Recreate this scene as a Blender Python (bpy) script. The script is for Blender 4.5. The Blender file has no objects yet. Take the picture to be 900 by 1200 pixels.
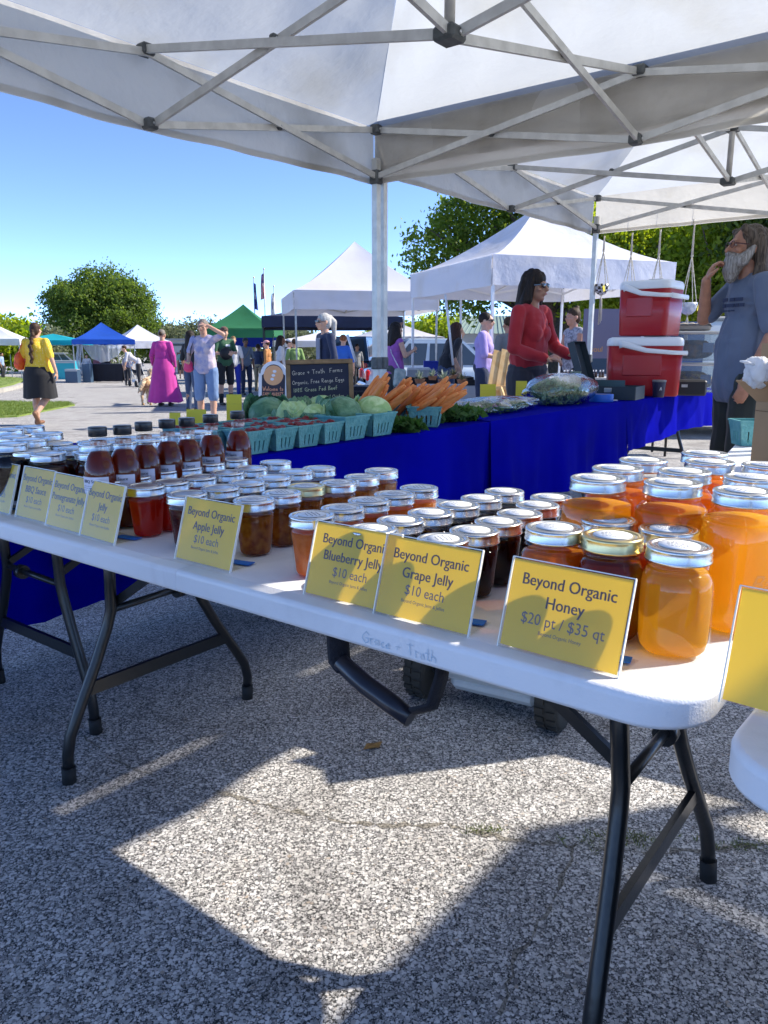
# Farmers' market stall: jam and honey table under a pop-up canopy
import bpy, bmesh, math, random
import numpy as np
from mathutils import Vector, Matrix, Euler

R = math.radians
random.seed(7)
rng = np.random.default_rng(7)
scene = bpy.context.scene
C = scene.collection

# ---------------------------------------------------------------- camera
CAM_H, PITCH, FPX = 1.085, R(12), 901.0
cam_d = bpy.data.cameras.new('camera')
cam = bpy.data.objects.new('camera', cam_d)
C.objects.link(cam)
cam.location = (0, 0, CAM_H)
cam.rotation_euler = (R(90) - PITCH, 0, 0)
cam_d.sensor_fit = 'HORIZONTAL'
cam_d.sensor_width = 36.0
cam_d.lens = 36.0 * FPX / 900.0
cam_d.clip_start = 0.05
cam_d.clip_end = 2000
scene.camera = cam

# ---------------------------------------------------------------- sky and sun
SUN_AZ, SUN_EL = R(77), R(39.5)          # azimuth clockwise from the view direction (+Y)
world = bpy.data.worlds.new('World')
scene.world = world
world.use_nodes = True
wn = world.node_tree
wn.nodes.clear()
sky = wn.nodes.new('ShaderNodeTexSky')
sky.sky_type = 'NISHITA'
sky.sun_disc = False
sky.sun_elevation = SUN_EL
sky.sun_rotation = SUN_AZ
sky.air_density = 0.25
sky.dust_density = 0.0
sky.ozone_density = 3.2
sky.altitude = 0
bg = wn.nodes.new('ShaderNodeBackground')
bg.inputs['Strength'].default_value = 0.145
wo = wn.nodes.new('ShaderNodeOutputWorld')
wn.links.new(sky.outputs[0], bg.inputs[0])
wn.links.new(bg.outputs[0], wo.inputs[0])
sun_d = bpy.data.lights.new('sun', 'SUN')
sun_d.energy = 2.2
sun_d.angle = R(0.7)
sun_d.color = (1.0, 0.93, 0.82)
sun = bpy.data.objects.new('sun', sun_d)
C.objects.link(sun)
sv = Vector((math.sin(SUN_AZ) * math.cos(SUN_EL), math.cos(SUN_AZ) * math.cos(SUN_EL), math.sin(SUN_EL)))
sun.rotation_euler = sv.to_track_quat('Z', 'Y').to_euler()
sun.location = (6, 2, 8)
scene.view_settings.view_transform = 'Standard'
scene.view_settings.look = 'None'
scene.view_settings.gamma = 1.0
scene.view_settings.exposure = 1.9
try:
    scene.cycles.use_denoising = True
    scene.cycles.max_bounces = 10
    scene.cycles.transparent_max_bounces = 16
    scene.cycles.transmission_bounces = 8
    scene.cycles.diffuse_bounces = 5
    scene.cycles.caustics_reflective = False
    scene.cycles.caustics_refractive = False
    scene.cycles.sample_clamp_indirect = 6.0
except Exception:
    pass

# ---------------------------------------------------------------- measuring helpers (photo pixel -> place in the world)
def _ray(px, py):
    u = (px - 450) / FPX
    v = (py - 600) / FPX
    return Vector((u, math.cos(PITCH) - v * math.sin(PITCH), -(math.sin(PITCH) + v * math.cos(PITCH))))
def P(px, py, z):                      # on the level z
    d = _ray(px, py); t = (z - CAM_H) / d.z
    return Vector((d.x * t, d.y * t, z))
def Q(px, py, y):                      # at the distance y
    d = _ray(px, py); t = y / d.y
    return Vector((d.x * t, y, CAM_H + d.z * t))
def gz(y):                             # the car park falls away gently
    return -0.015 * max(0.0, min(y, 90.0) - 5.0)
def G(px, py):                         # on the ground
    d = _ray(px, py)
    t = -CAM_H / d.z
    for _ in range(30):
        t = (gz(d.y * t) - CAM_H) / d.z
    return Vector((d.x * t, d.y * t, gz(d.y * t)))
TS = Vector((-0.333, 1.179, 0))        # table frame: origin at the hinge of the jam table's front edge
TROT = math.atan2(-0.608, 0.793)
AX = Vector((0.793, -0.608, 0)); NX = Vector((0.608, 0.793, 0))
def TF(a, n, z=0.0):
    return TS + AX * a + NX * n + Vector((0, 0, z))
def AN(p):
    q = Vector((p[0], p[1], 0)) - TS
    return q.dot(AX), q.dot(NX)

# ---------------------------------------------------------------- mesh builder
class MB:
    def __init__(s):
        s.v = []; s.f = []; s.m = []; s.sm = []; s.mi = 0; s.smooth = False
    def add(s, vs, fs, smooth=None):
        b = len(s.v)
        s.v.extend([tuple(x) for x in vs])
        for f in fs:
            s.f.append(tuple(i + b for i in f)); s.m.append(s.mi)
            s.sm.append(s.smooth if smooth is None else smooth)
        return s
    def box(s, c, d, rot=None, bev=0.0):
        x, y, z = d[0] / 2, d[1] / 2, d[2] / 2
        M = rot if rot is not None else Matrix.Identity(3)
        c = Vector(c)
        if bev <= 0:
            vs = [c + M @ Vector((sx * x, sy * y, sz * z)) for sx in (-1, 1) for sy in (-1, 1) for sz in (-1, 1)]
            fs = [(0, 1, 3, 2), (4, 6, 7, 5), (0, 4, 5, 1), (2, 3, 7, 6), (0, 2, 6, 4), (1, 5, 7, 3)]
            return s.add(vs, fs)
        b = min(bev, x * .95, y * .95, z * .95)
        vs = []; idx = {}
        for sx in (-1, 1):
            for sy in (-1, 1):
                for sz in (-1, 1):
                    for k in range(3):
                        o = [sx * (x - b), sy * (y - b), sz * (z - b)]
                        o[k] = (sx * x, sy * y, sz * z)[k]
                        idx[(sx, sy, sz, k)] = len(vs); vs.append(c + M @ Vector(o))
        fs = []
        I = idx
        for k in range(3):
            for sg in (-1, 1):
                o = [i for i in range(3) if i != k]
                q = []
                for (a, bb) in ((-1, -1), (1, -1), (1, 1), (-1, 1)):
                    t = [0, 0, 0]; t[k] = sg; t[o[0]] = a; t[o[1]] = bb
                    q.append(I[(t[0], t[1], t[2], k)])
                flip = (sg == 1) == (k == 1)
                fs.append(tuple(reversed(q)) if flip else tuple(q))
        for k in range(3):
            o = [i for i in range(3) if i != k]
            for a in (-1, 1):
                for bb in (-1, 1):
                    t0 = [0, 0, 0]; t0[k] = -1; t0[o[0]] = a; t0[o[1]] = bb
                    t1 = list(t0); t1[k] = 1
                    fs.append((I[(*t0, o[0])], I[(*t1, o[0])], I[(*t1, o[1])], I[(*t0, o[1])]))
        for sx in (-1, 1):
            for sy in (-1, 1):
                for sz in (-1, 1):
                    fs.append(tuple(I[(sx, sy, sz, k)] for k in range(3)))
        return s.add(vs, fs)
    def tube(s, pts, r, n=10, caps=True, smooth=True, flat=None, up=None):
        pts = [Vector(p) for p in pts]
        rs = list(r) if isinstance(r, (list, tuple)) else [r] * len(pts)
        b = len(s.v); prev = None
        for i, p in enumerate(pts):
            t = (pts[min(i + 1, len(pts) - 1)] - pts[max(i - 1, 0)])
            if t.length < 1e-9: t = Vector((0, 0, 1))
            t.normalize()
            if prev is None:
                u = Vector(up) if up is not None else (Vector((0, 0, 1)) if abs(t.z) < .9 else Vector((1, 0, 0)))
                w = t.cross(u).normalized()
            else:
                w = (prev - t * prev.dot(t)).normalized()
            prev = w
            u = w.cross(t).normalized()
            fx, fy = (1, 1) if flat is None else flat
            for k in range(n):
                a = 2 * math.pi * (k + (.5 if n == 4 else 0)) / n
                s.v.append(tuple(p + (w * math.cos(a) * fx + u * math.sin(a) * fy) * rs[i]))
        for i in range(len(pts) - 1):
            for k in range(n):
                k2 = (k + 1) % n
                s.f.append((b + i * n + k, b + i * n + k2, b + (i + 1) * n + k2, b + (i + 1) * n + k)); s.m.append(s.mi); s.sm.append(smooth)
        if caps:
            s.f.append(tuple(b + k for k in reversed(range(n)))); s.m.append(s.mi); s.sm.append(False)
            e = b + (len(pts) - 1) * n
            s.f.append(tuple(e + k for k in range(n))); s.m.append(s.mi); s.sm.append(False)
        return s
    def beam(s, p0, p1, w, h, up=(0, 0, 1)):
        p0 = Vector(p0); p1 = Vector(p1); t = (p1 - p0).normalized(); u = Vector(up)
        if abs(t.dot(u)) > .98: u = Vector((0, 1, 0))
        a = t.cross(u).normalized() * (w / 2); b = a.cross(t).normalized() * (h / 2)
        vs = [p + a * i + b * j for p in (p0, p1) for (i, j) in ((-1, -1), (1, -1), (1, 1), (-1, 1))]
        return s.add(vs, [(3, 2, 1, 0), (4, 5, 6, 7), (0, 1, 5, 4), (1, 2, 6, 5), (2, 3, 7, 6), (3, 0, 4, 7)], False)
    def lathe(s, prof, n=24, c=(0, 0, 0), smooth=True, sq=None, wob=None):
        b = len(s.v); cx, cy, cz = c
        for (r, z) in prof:
            for k in range(n):
                a = 2 * math.pi * k / n
                rr = r * (1 if wob is None else wob(a, z))
                x, y = math.cos(a), math.sin(a)
                if sq:
                    q = (abs(x) ** sq + abs(y) ** sq) ** (-1 / sq); x *= q; y *= q
                s.v.append((cx + rr * x, cy + rr * y, cz + z))
        for i in range(len(prof) - 1):
            for k in range(n):
                k2 = (k + 1) % n
                s.f.append((b + i * n + k, b + i * n + k2, b + (i + 1) * n + k2, b + (i + 1) * n + k)); s.m.append(s.mi); s.sm.append(smooth)
        if prof[0][0] > 1e-6:
            s.f.append(tuple(b + k for k in reversed(range(n)))); s.m.append(s.mi); s.sm.append(False)
        if prof[-1][0] > 1e-6:
            e = b + (len(prof) - 1) * n
            s.f.append(tuple(e + k for k in range(n))); s.m.append(s.mi); s.sm.append(False)
        return s
    def prism(s, poly, z0, z1, M=None):
        n = len(poly); vs = [Vector((x, y, z0)) for x, y in poly] + [Vector((x, y, z1)) for x, y in poly]
        if M is not None: vs = [M @ v for v in vs]
        fs = [tuple(reversed(range(n))), tuple(range(n, 2 * n))] + [(i, (i + 1) % n, n + (i + 1) % n, n + i) for i in range(n)]
        return s.add(vs, fs)
    def grid(s, fn, nu, nv, smooth=True, closed=False):
        vs = [fn(i / nu, j / nv) for j in range(nv + 1) for i in range(nu + 1)]
        fs = [(j * (nu + 1) + i, j * (nu + 1) + i + 1, (j + 1) * (nu + 1) + i + 1, (j + 1) * (nu + 1) + i) for j in range(nv) for i in range(nu)]
        return s.add(vs, fs, smooth)
    def ico(s, c, r, sub=1, sc=(1, 1, 1), rough=0.0):
        bm = bmesh.new(); bmesh.ops.create_icosphere(bm, subdivisions=sub, radius=1)
        c = Vector(c)
        vs = []
        for v in bm.verts:
            k = 1 + random.uniform(-rough, rough)
            vs.append(c + Vector((v.co.x * sc[0], v.co.y * sc[1], v.co.z * sc[2])) * r * k)
        fs = [tuple(v.index for v in f.verts) for f in bm.faces]
        bm.free()
        return s.add(vs, fs, True)
    def xf(s, M, start=0):
        for i in range(start, len(s.v)): s.v[i] = tuple(M @ Vector(s.v[i]))
        return s
    def mesh(s, name, mats):
        me = bpy.data.meshes.new(name)
        me.from_pydata(s.v, [], s.f)
        for m in (mats if isinstance(mats, (list, tuple)) else [mats]): me.materials.append(m)
        me.polygons.foreach_set('material_index', s.m)
        me.polygons.foreach_set('use_smooth', s.sm)
        me.update()
        return me
    def build(s, name, mats, parent=None, loc=None, rot=None):
        return link(name, s.mesh(name, mats), parent, loc, rot)

def link(name, me, parent=None, loc=None, rot=None):
    o = bpy.data.objects.new(name, me)
    C.objects.link(o)
    if parent is not None: o.parent = parent
    if loc is not None: o.location = loc
    if rot is not None: o.rotation_euler = rot
    return o
def tag(o, label=None, cat=None, group=None, kind=None):
    if label: o['label'] = label
    if cat: o['category'] = cat
    if group: o['group'] = group
    if kind: o['kind'] = kind
    return o
def thing(name, label, cat, loc=(0, 0, 0), rz=0.0, group=None):
    o = bpy.data.objects.new(name, None)
    C.objects.link(o); o.location = loc; o.rotation_euler = (0, 0, rz); o.empty_display_size = .1
    return tag(o, label, cat, group)
def copy_tree(src, loc, rz, label, group=None, parent=None, skip=()):
    o = src.copy(); C.objects.link(o); o.location = loc; o.rotation_euler = (0, 0, rz)
    if label: o['label'] = label
    if group: o['group'] = group
    def kids(a, b):
        for ch in a.children:
            c = ch.copy(); C.objects.link(c); c.parent = b
            kids(ch, c)
    kids(src, o)
    return o

# ---------------------------------------------------------------- materials
MATS = {}
def nodes_of(name):
    m = bpy.data.materials.new(name); m.use_nodes = True
    nt = m.node_tree
    b = nt.nodes.get('Principled BSDF')
    return m, nt, b
def mat(name, col, rough=.6, metal=0.0, noise=0.0, nscale=20.0, bump=0.0, bscale=60.0, trans=0.0, alpha=1.0, coat=0.0, sheen=0.0, spec=None, col2=None, ior=1.45, sss=0.0, detail=3.0, ndist=0.0, contrast=None):
    if name in MATS: return MATS[name]
    m, nt, b = nodes_of(name)
    b.inputs['Base Color'].default_value = (*col, 1)
    b.inputs['Roughness'].default_value = rough
    b.inputs['Metallic'].default_value = metal
    b.inputs['IOR'].default_value = ior
    if trans: b.inputs['Transmission Weight'].default_value = trans
    if coat: b.inputs['Coat Weight'].default_value = coat; b.inputs['Coat Roughness'].default_value = .08
    if sheen: b.inputs['Sheen Weight'].default_value = sheen
    if spec is not None: b.inputs['Specular IOR Level'].default_value = spec
    if sss:
        b.inputs['Subsurface Weight'].default_value = sss
        b.inputs['Subsurface Radius'].default_value = (.012, .005, .003)
    if noise > 0 or bump > 0:
        tc = nt.nodes.new('ShaderNodeTexCoord')
    if noise > 0:
        t = nt.nodes.new('ShaderNodeTexNoise'); t.inputs['Scale'].default_value = nscale; t.inputs['Detail'].default_value = detail
        t.inputs['Distortion'].default_value = ndist
        nt.links.new(tc.outputs['Object'], t.inputs['Vector'])
        mx = nt.nodes.new('ShaderNodeMix'); mx.data_type = 'RGBA'
        c2 = col2 if col2 else tuple(max(0, min(1, c * (1 - noise))) for c in col)
        mx.inputs['A'].default_value = (*col, 1); mx.inputs['B'].default_value = (*c2, 1)
        cr = nt.nodes.new('ShaderNodeMapRange')
        lo, hi = contrast if contrast else (.38, .62)
        cr.inputs['From Min'].default_value = lo; cr.inputs['From Max'].default_value = hi
        nt.links.new(t.outputs['Fac'], cr.inputs['Value'])
        nt.links.new(cr.outputs[0], mx.inputs['Factor'])
        nt.links.new(mx.outputs['Result'], b.inputs['Base Color'])
    if bump > 0:
        t2 = nt.nodes.new('ShaderNodeTexNoise'); t2.inputs['Scale'].default_value = bscale; t2.inputs['Detail'].default_value = 4
        nt.links.new(tc.outputs['Object'], t2.inputs['Vector'])
        bp = nt.nodes.new('ShaderNodeBump'); bp.inputs['Strength'].default_value = bump; bp.inputs['Distance'].default_value = .01
        nt.links.new(t2.outputs['Fac'], bp.inputs['Height'])
        nt.links.new(bp.outputs[0], b.inputs['Normal'])
    if alpha < 1: b.inputs['Alpha'].default_value = alpha
    MATS[name] = m
    return m
def fabric_mat(name, col, transl=.35, dirt=.12, bump=.25, bscale=5.0, seam=None, rough=.8, through=0.0):
    """thin cloth that lets some light through"""
    if name in MATS: return MATS[name]
    m = bpy.data.materials.new(name); m.use_nodes = True; nt = m.node_tree; nt.nodes.clear()
    N = nt.nodes.new; L = nt.links.new
    out = N('ShaderNodeOutputMaterial'); tc = N('ShaderNodeTexCoord')
    n1 = N('ShaderNodeTexNoise'); n1.inputs['Scale'].default_value = 1.6; n1.inputs['Detail'].default_value = 7
    L(tc.outputs['Object'], n1.inputs['Vector'])
    mx = N('ShaderNodeMix'); mx.data_type = 'RGBA'
    mx.inputs['A'].default_value = (*col, 1); mx.inputs['B'].default_value = (*[c * (1 - dirt * 1.6) * k for c, k in zip(col, (1.0, .96, .88))], 1)
    mr = N('ShaderNodeMapRange'); mr.inputs['From Min'].default_value = .5; mr.inputs['From Max'].default_value = .72
    L(n1.outputs['Fac'], mr.inputs['Value']); L(mr.outputs[0], mx.inputs['Factor'])
    n2 = N('ShaderNodeTexNoise'); n2.inputs['Scale'].default_value = bscale; n2.inputs['Detail'].default_value = 4; n2.inputs['Distortion'].default_value = .15
    L(tc.outputs['Object'], n2.inputs['Vector'])
    bp = N('ShaderNodeBump'); bp.inputs['Strength'].default_value = bump; bp.inputs['Distance'].default_value = .05
    L(n2.outputs['Fac'], bp.inputs['Height'])
    d = N('ShaderNodeBsdfPrincipled'); d.inputs['Roughness'].default_value = rough; d.inputs['Specular IOR Level'].default_value = .25
    t = N('ShaderNodeBsdfTranslucent')
    L(mx.outputs['Result'], d.inputs['Base Color']); L(mx.outputs['Result'], t.inputs['Color'])
    L(bp.outputs[0], d.inputs['Normal']); L(bp.outputs[0], t.inputs['Normal'])
    ms = N('ShaderNodeMixShader'); ms.inputs[0].default_value = transl
    L(d.outputs[0], ms.inputs[1]); L(t.outputs[0], ms.inputs[2])
    last = ms
    if through > 0:
        tr = N('ShaderNodeBsdfTransparent'); m2 = N('ShaderNodeMixShader'); m2.inputs[0].default_value = through
        L(ms.outputs[0], m2.inputs[1]); L(tr.outputs[0], m2.inputs[2]); last = m2
    L(last.outputs[0], out.inputs[0])
    MATS[name] = m
    return m
def glass_mat(name='clear_glass', tint=(.97, .99, .98), rough=.02, ior=1.5, bump=0.0, boost=1.0):
    if name in MATS: return MATS[name]
    m = bpy.data.materials.new(name); m.use_nodes = True; nt = m.node_tree; nt.nodes.clear()
    N = nt.nodes.new; L = nt.links.new
    out = N('ShaderNodeOutputMaterial'); fr = N('ShaderNodeFresnel'); fr.inputs[0].default_value = ior
    g = N('ShaderNodeBsdfGlossy'); g.inputs['Roughness'].default_value = rough
    t = N('ShaderNodeBsdfTransparent'); t.inputs[0].default_value = (*tint, 1)
    ms = N('ShaderNodeMixShader')
    gm_ = N('ShaderNodeNewGeometry'); inv = N('ShaderNodeMath'); inv.operation = 'SUBTRACT'; inv.inputs[0].default_value = 1; L(gm_.outputs['Backfacing'], inv.inputs[1])
    fm = N('ShaderNodeMath'); fm.operation = 'MULTIPLY'; L(fr.outputs[0], fm.inputs[0]); L(inv.outputs[0], fm.inputs[1]); fac = fm.outputs[0]
    if boost != 1.0:
        mt = N('ShaderNodeMath'); mt.operation = 'MULTIPLY'; mt.inputs[1].default_value = boost; mt.use_clamp = True
        L(fac, mt.inputs[0]); fac = mt.outputs[0]
    if bump > 0:
        tc = N('ShaderNodeTexCoord'); n = N('ShaderNodeTexNoise'); n.inputs['Scale'].default_value = 45
        L(tc.outputs['Object'], n.inputs['Vector'])
        bp = N('ShaderNodeBump'); bp.inputs['Strength'].default_value = bump; bp.inputs['Distance'].default_value = .004
        L(n.outputs['Fac'], bp.inputs['Height']); L(bp.outputs[0], g.inputs['Normal']); L(bp.outputs[0], fr.inputs['Normal'])
    L(fac, ms.inputs[0]); L(t.outputs[0], ms.inputs[1]); L(g.outputs[0], ms.inputs[2])
    L(ms.outputs[0], out.inputs[0])
    MATS[name] = m
    return m
def liquid_mat(name, col, transl=.45, through=.25, deep=None, lumps=0.0, scale=30.0, clear=.5):
    """jelly or honey: part clear, part cloudy, tinting what shines through"""
    if name in MATS: return MATS[name]
    m = bpy.data.materials.new(name); m.use_nodes = True; nt = m.node_tree; nt.nodes.clear()
    N = nt.nodes.new; L = nt.links.new
    out = N('ShaderNodeOutputMaterial'); tc = N('ShaderNodeTexCoord')
    n1 = N('ShaderNodeTexNoise'); n1.inputs['Scale'].default_value = scale; n1.inputs['Detail'].default_value = 4
    L(tc.outputs['Object'], n1.inputs['Vector'])
    mx = N('ShaderNodeMix'); mx.data_type = 'RGBA'
    deep = deep or tuple(c * .6 for c in col)
    mx.inputs['A'].default_value = (*col, 1); mx.inputs['B'].default_value = (*deep, 1)
    mr = N('ShaderNodeMapRange'); mr.inputs['From Min'].default_value = .4; mr.inputs['From Max'].default_value = .65; mr.inputs['To Max'].default_value = lumps
    L(n1.outputs['Fac'], mr.inputs['Value']); L(mr.outputs[0], mx.inputs['Factor'])
    cl = mx.outputs['Result']
    gl = N('ShaderNodeBsdfPrincipled'); gl.inputs['Transmission Weight'].default_value = 1; gl.inputs['Roughness'].default_value = .08; gl.inputs['IOR'].default_value = 1.25
    L(cl, gl.inputs['Base Color'])
    tl = N('ShaderNodeBsdfTranslucent'); L(cl, tl.inputs[0])
    df = N('ShaderNodeBsdfDiffuse'); L(cl, df.inputs[0])
    m1 = N('ShaderNodeMixShader'); m1.inputs[0].default_value = .35; L(tl.outputs[0], m1.inputs[1]); L(df.outputs[0], m1.inputs[2])
    m2 = N('ShaderNodeMixShader'); m2.inputs[0].default_value = 1 - clear; L(gl.outputs[0], m2.inputs[1]); L(m1.outputs[0], m2.inputs[2])
    tr = N('ShaderNodeBsdfTransparent'); L(cl, tr.inputs[0])
    m3 = N('ShaderNodeMixShader'); m3.inputs[0].default_value = through; L(m2.outputs[0], m3.inputs[1]); L(tr.outputs[0], m3.inputs[2])
    L(m3.outputs[0], out.inputs[0])
    MATS[name] = m
    return m
def leaf_mat(name, c1, c2, transl=.45):
    if name in MATS: return MATS[name]
    m = bpy.data.materials.new(name); m.use_nodes = True; nt = m.node_tree; nt.nodes.clear()
    N = nt.nodes.new; L = nt.links.new
    out = N('ShaderNodeOutputMaterial'); ge = N('ShaderNodeNewGeometry')
    mx = N('ShaderNodeMix'); mx.data_type = 'RGBA'
    mx.inputs['A'].default_value = (*c1, 1); mx.inputs['B'].default_value = (*c2, 1)
    L(ge.outputs['Random Per Island'], mx.inputs['Factor'])
    d = N('ShaderNodeBsdfPrincipled'); d.inputs['Roughness'].default_value = .55; d.inputs['Specular IOR Level'].default_value = .3
    L(mx.outputs['Result'], d.inputs['Base Color'])
    t = N('ShaderNodeBsdfTranslucent'); hs = N('ShaderNodeHueSaturation'); hs.inputs['Saturation'].default_value = 1.15; hs.inputs['Value'].default_value = 1.3; hs.inputs['Hue'].default_value = .485
    L(mx.outputs['Result'], hs.inputs['Color']); L(hs.outputs[0], t.inputs[0])
    ms = N('ShaderNodeMixShader'); ms.inputs[0].default_value = transl
    L(d.outputs[0], ms.inputs[1]); L(t.outputs[0], ms.inputs[2]); L(ms.outputs[0], out.inputs[0])
    MATS[name] = m
    return m

# meshes are evaluated in a small scene of their own, so the big one is not updated each time
_lab = bpy.data.scenes.new('lab')
def evaluated_mesh(o):
    _lab.collection.objects.link(o); vl = _lab.view_layers[0]; vl.update()
    me = bpy.data.meshes.new_from_object(o.evaluated_get(vl.depsgraph))
    _lab.collection.objects.unlink(o)
    return me
# ---------------------------------------------------------------- flat lettering
def text_mesh(txt, size, mat_, bold=0.0, align='CENTER', shear=0.0, sx=1.0):
    cu = bpy.data.curves.new('lettering', 'FONT')
    cu.body = txt; cu.size = size; cu.align_x = align; cu.shear = shear
    cu.resolution_u = 3
    o = bpy.data.objects.new('tmp', cu)
    me = evaluated_mesh(o)
    bpy.data.objects.remove(o); bpy.data.curves.remove(cu)
    me.materials.clear(); me.materials.append(mat_)
    if bold > 0:      # a heavier stroke: the same letters struck again, a hair aside and above
        vs = [v.co.copy() for v in me.vertices]; fs = [tuple(p.vertices) for p in me.polygons]; n = len(vs)
        allv = []; allf = []
        for i, k_ in enumerate((-1, 0, 1)):
            allv += [(v.x + k_ * bold, v.y, v.z + i * .00002) for v in vs]; allf += [tuple(j + i * n for j in f) for f in fs]
        me.clear_geometry(); me.from_pydata(allv, [], allf); me.update()
    if sx != 1.0:
        for v in me.vertices: v.co.x *= sx
    return me
GL = {  # single-stroke handwriting, 1 unit tall, (width, strokes)
 'G': (.75, [[(.7,.8),(.4,1),(.1,.7),(.05,.3),(.35,0),(.7,.15),(.7,.45),(.4,.45)]]),
 'r': (.4, [[(.05,.55),(.08,0)],[(.08,.3),(.2,.5),(.38,.5)]]),
 'a': (.5, [[(.42,.45),(.2,.52),(.05,.25),(.2,0),(.4,.15),(.42,.48)],[(.42,.48),(.45,0)]]),
 'c': (.45, [[(.4,.42),(.2,.52),(.05,.25),(.2,0),(.42,.08)]]),
 'e': (.45, [[(.05,.25),(.4,.3),(.25,.52),(.05,.3),(.12,.03),(.4,.05)]]),
 '+': (.6, [[(.05,.4),(.5,.4)],[(.28,.6),(.28,.18)]]),
 'T': (.7, [[(.0,.95),(.68,1)],[(.35,.97),(.3,0)]]),
 'u': (.5, [[(.05,.5),(.08,.08),(.3,.02),(.4,.5)],[(.4,.5),(.45,0)]]),
 't': (.4, [[(.2,.95),(.18,.05),(.35,.0)],[(.02,.6),(.38,.62)]]),
 'h': (.5, [[(.05,1),(.05,0)],[(.05,.35),(.3,.5),(.4,.3),(.42,0)]]),
 'F': (.6, [[(.1,0),(.12,1),(.55,1)],[(.12,.55),(.45,.55)]]),
 'm': (.7, [[(.05,.5),(.05,0)],[(.05,.4),(.25,.5),(.3,0)],[(.3,.4),(.5,.5),(.6,0)]]),
 's': (.4, [[(.35,.45),(.15,.52),(.08,.35),(.32,.2),(.25,0),(.03,.05)]]),
 'O': (.75, [[(.4,1),(.1,.7),(.08,.3),(.35,0),(.65,.3),(.65,.7),(.4,1)]]),
 'g': (.5, [[(.42,.45),(.2,.52),(.05,.28),(.2,.05),(.4,.2),(.42,.5),(.4,-.25),(.1,-.3)]]),
 'n': (.5, [[(.05,.5),(.06,0)],[(.06,.35),(.28,.52),(.4,.35),(.42,0)]]),
 'i': (.2, [[(.1,.5),(.1,0)],[(.1,.7),(.12,.74)]]),
 ',': (.2, [[(.12,.05),(.06,-.12)]]),
 'R': (.65, [[(.08,0),(.1,1),(.45,.95),(.5,.65),(.1,.5),(.55,0)]]),
 'E': (.6, [[(.55,1),(.1,1),(.08,0),(.55,.02)],[(.1,.52),(.45,.52)]]),
 '1': (.25, [[(.12,1),(.1,0)]]),
 '0': (.5, [[(.25,.95),(.05,.5),(.22,0),(.42,.4),(.25,.95)]]),
 '%': (.6, [[(.5,1),(.05,0)],[(.15,.9),(.05,.75),(.18,.65),(.15,.9)],[(.48,.3),(.38,.1),(.5,.02),(.48,.3)]]),
 'B': (.6, [[(.08,0),(.1,1),(.42,.9),(.4,.6),(.1,.52),(.5,.4),(.48,.08),(.08,0)]]),
 'f': (.35, [[(.35,.95),(.2,.9),(.15,0)],[(.02,.5),(.32,.52)]]),
 'P': (.6, [[(.08,0),(.1,1),(.5,.9),(.45,.55),(.1,.45)]]),
 'C': (.65, [[(.6,.85),(.35,1),(.08,.6),(.12,.15),(.4,0),(.6,.12)]]),
 'k': (.45, [[(.05,1),(.05,0)],[(.38,.5),(.07,.25),(.4,0)]]),
 'd': (.5, [[(.42,.4),(.2,.5),(.05,.25),(.2,0),(.42,.15)],[(.42,1),(.43,0)]]),
 'W': (.9, [[(.0,1),(.2,0),(.42,.7),(.62,0),(.85,1)]]),
 'l': (.2, [[(.1,1),(.1,0)]]), 'o': (.45, [[(.2,.5),(.05,.25),(.2,0),(.38,.25),(.2,.5)]]),
 'A': (.65, [[(.02,0),(.32,1),(.6,0)],[(.12,.4),(.5,.4)]]),
 'M': (.8, [[(.05,0),(.1,1),(.38,.4),(.65,1),(.72,0)]]),
 'K': (.6, [[(.08,0),(.1,1)],[(.52,1),(.1,.5),(.55,0)]]),
 ' ': (.4, []),
}
def handwriting(mb, txt, x, y, size, w, jit=.04, slope=0.0, z=0.0):
    rnd = random.Random(sum(ord(c) for c in txt))
    for ch in txt:
        wd, st = GL.get(ch, GL['o'])
        for s_ in st:
            pts = [(x + px_ * size + rnd.uniform(-jit, jit) * size, y + py_ * size + rnd.uniform(-jit, jit) * size) for px_, py_ in s_]
            for (x0, y0), (x1, y1) in zip(pts, pts[1:]):
                dx, dy = x1 - x0, y1 - y0; l = math.hypot(dx, dy) or 1
                ox, oy = -dy / l * w / 2, dx / l * w / 2; ex, ey = dx / l * w / 3, dy / l * w / 3
                mb.add([(x0 - ex - ox, y0 - ey - oy, z), (x1 + ex - ox, y1 + ey - oy, z), (x1 + ex + ox, y1 + ey + oy, z), (x0 - ex + ox, y0 - ey + oy, z)], [(0, 1, 2, 3)])
        x += (wd + .12) * size
        y += slope * size
    return x
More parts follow.
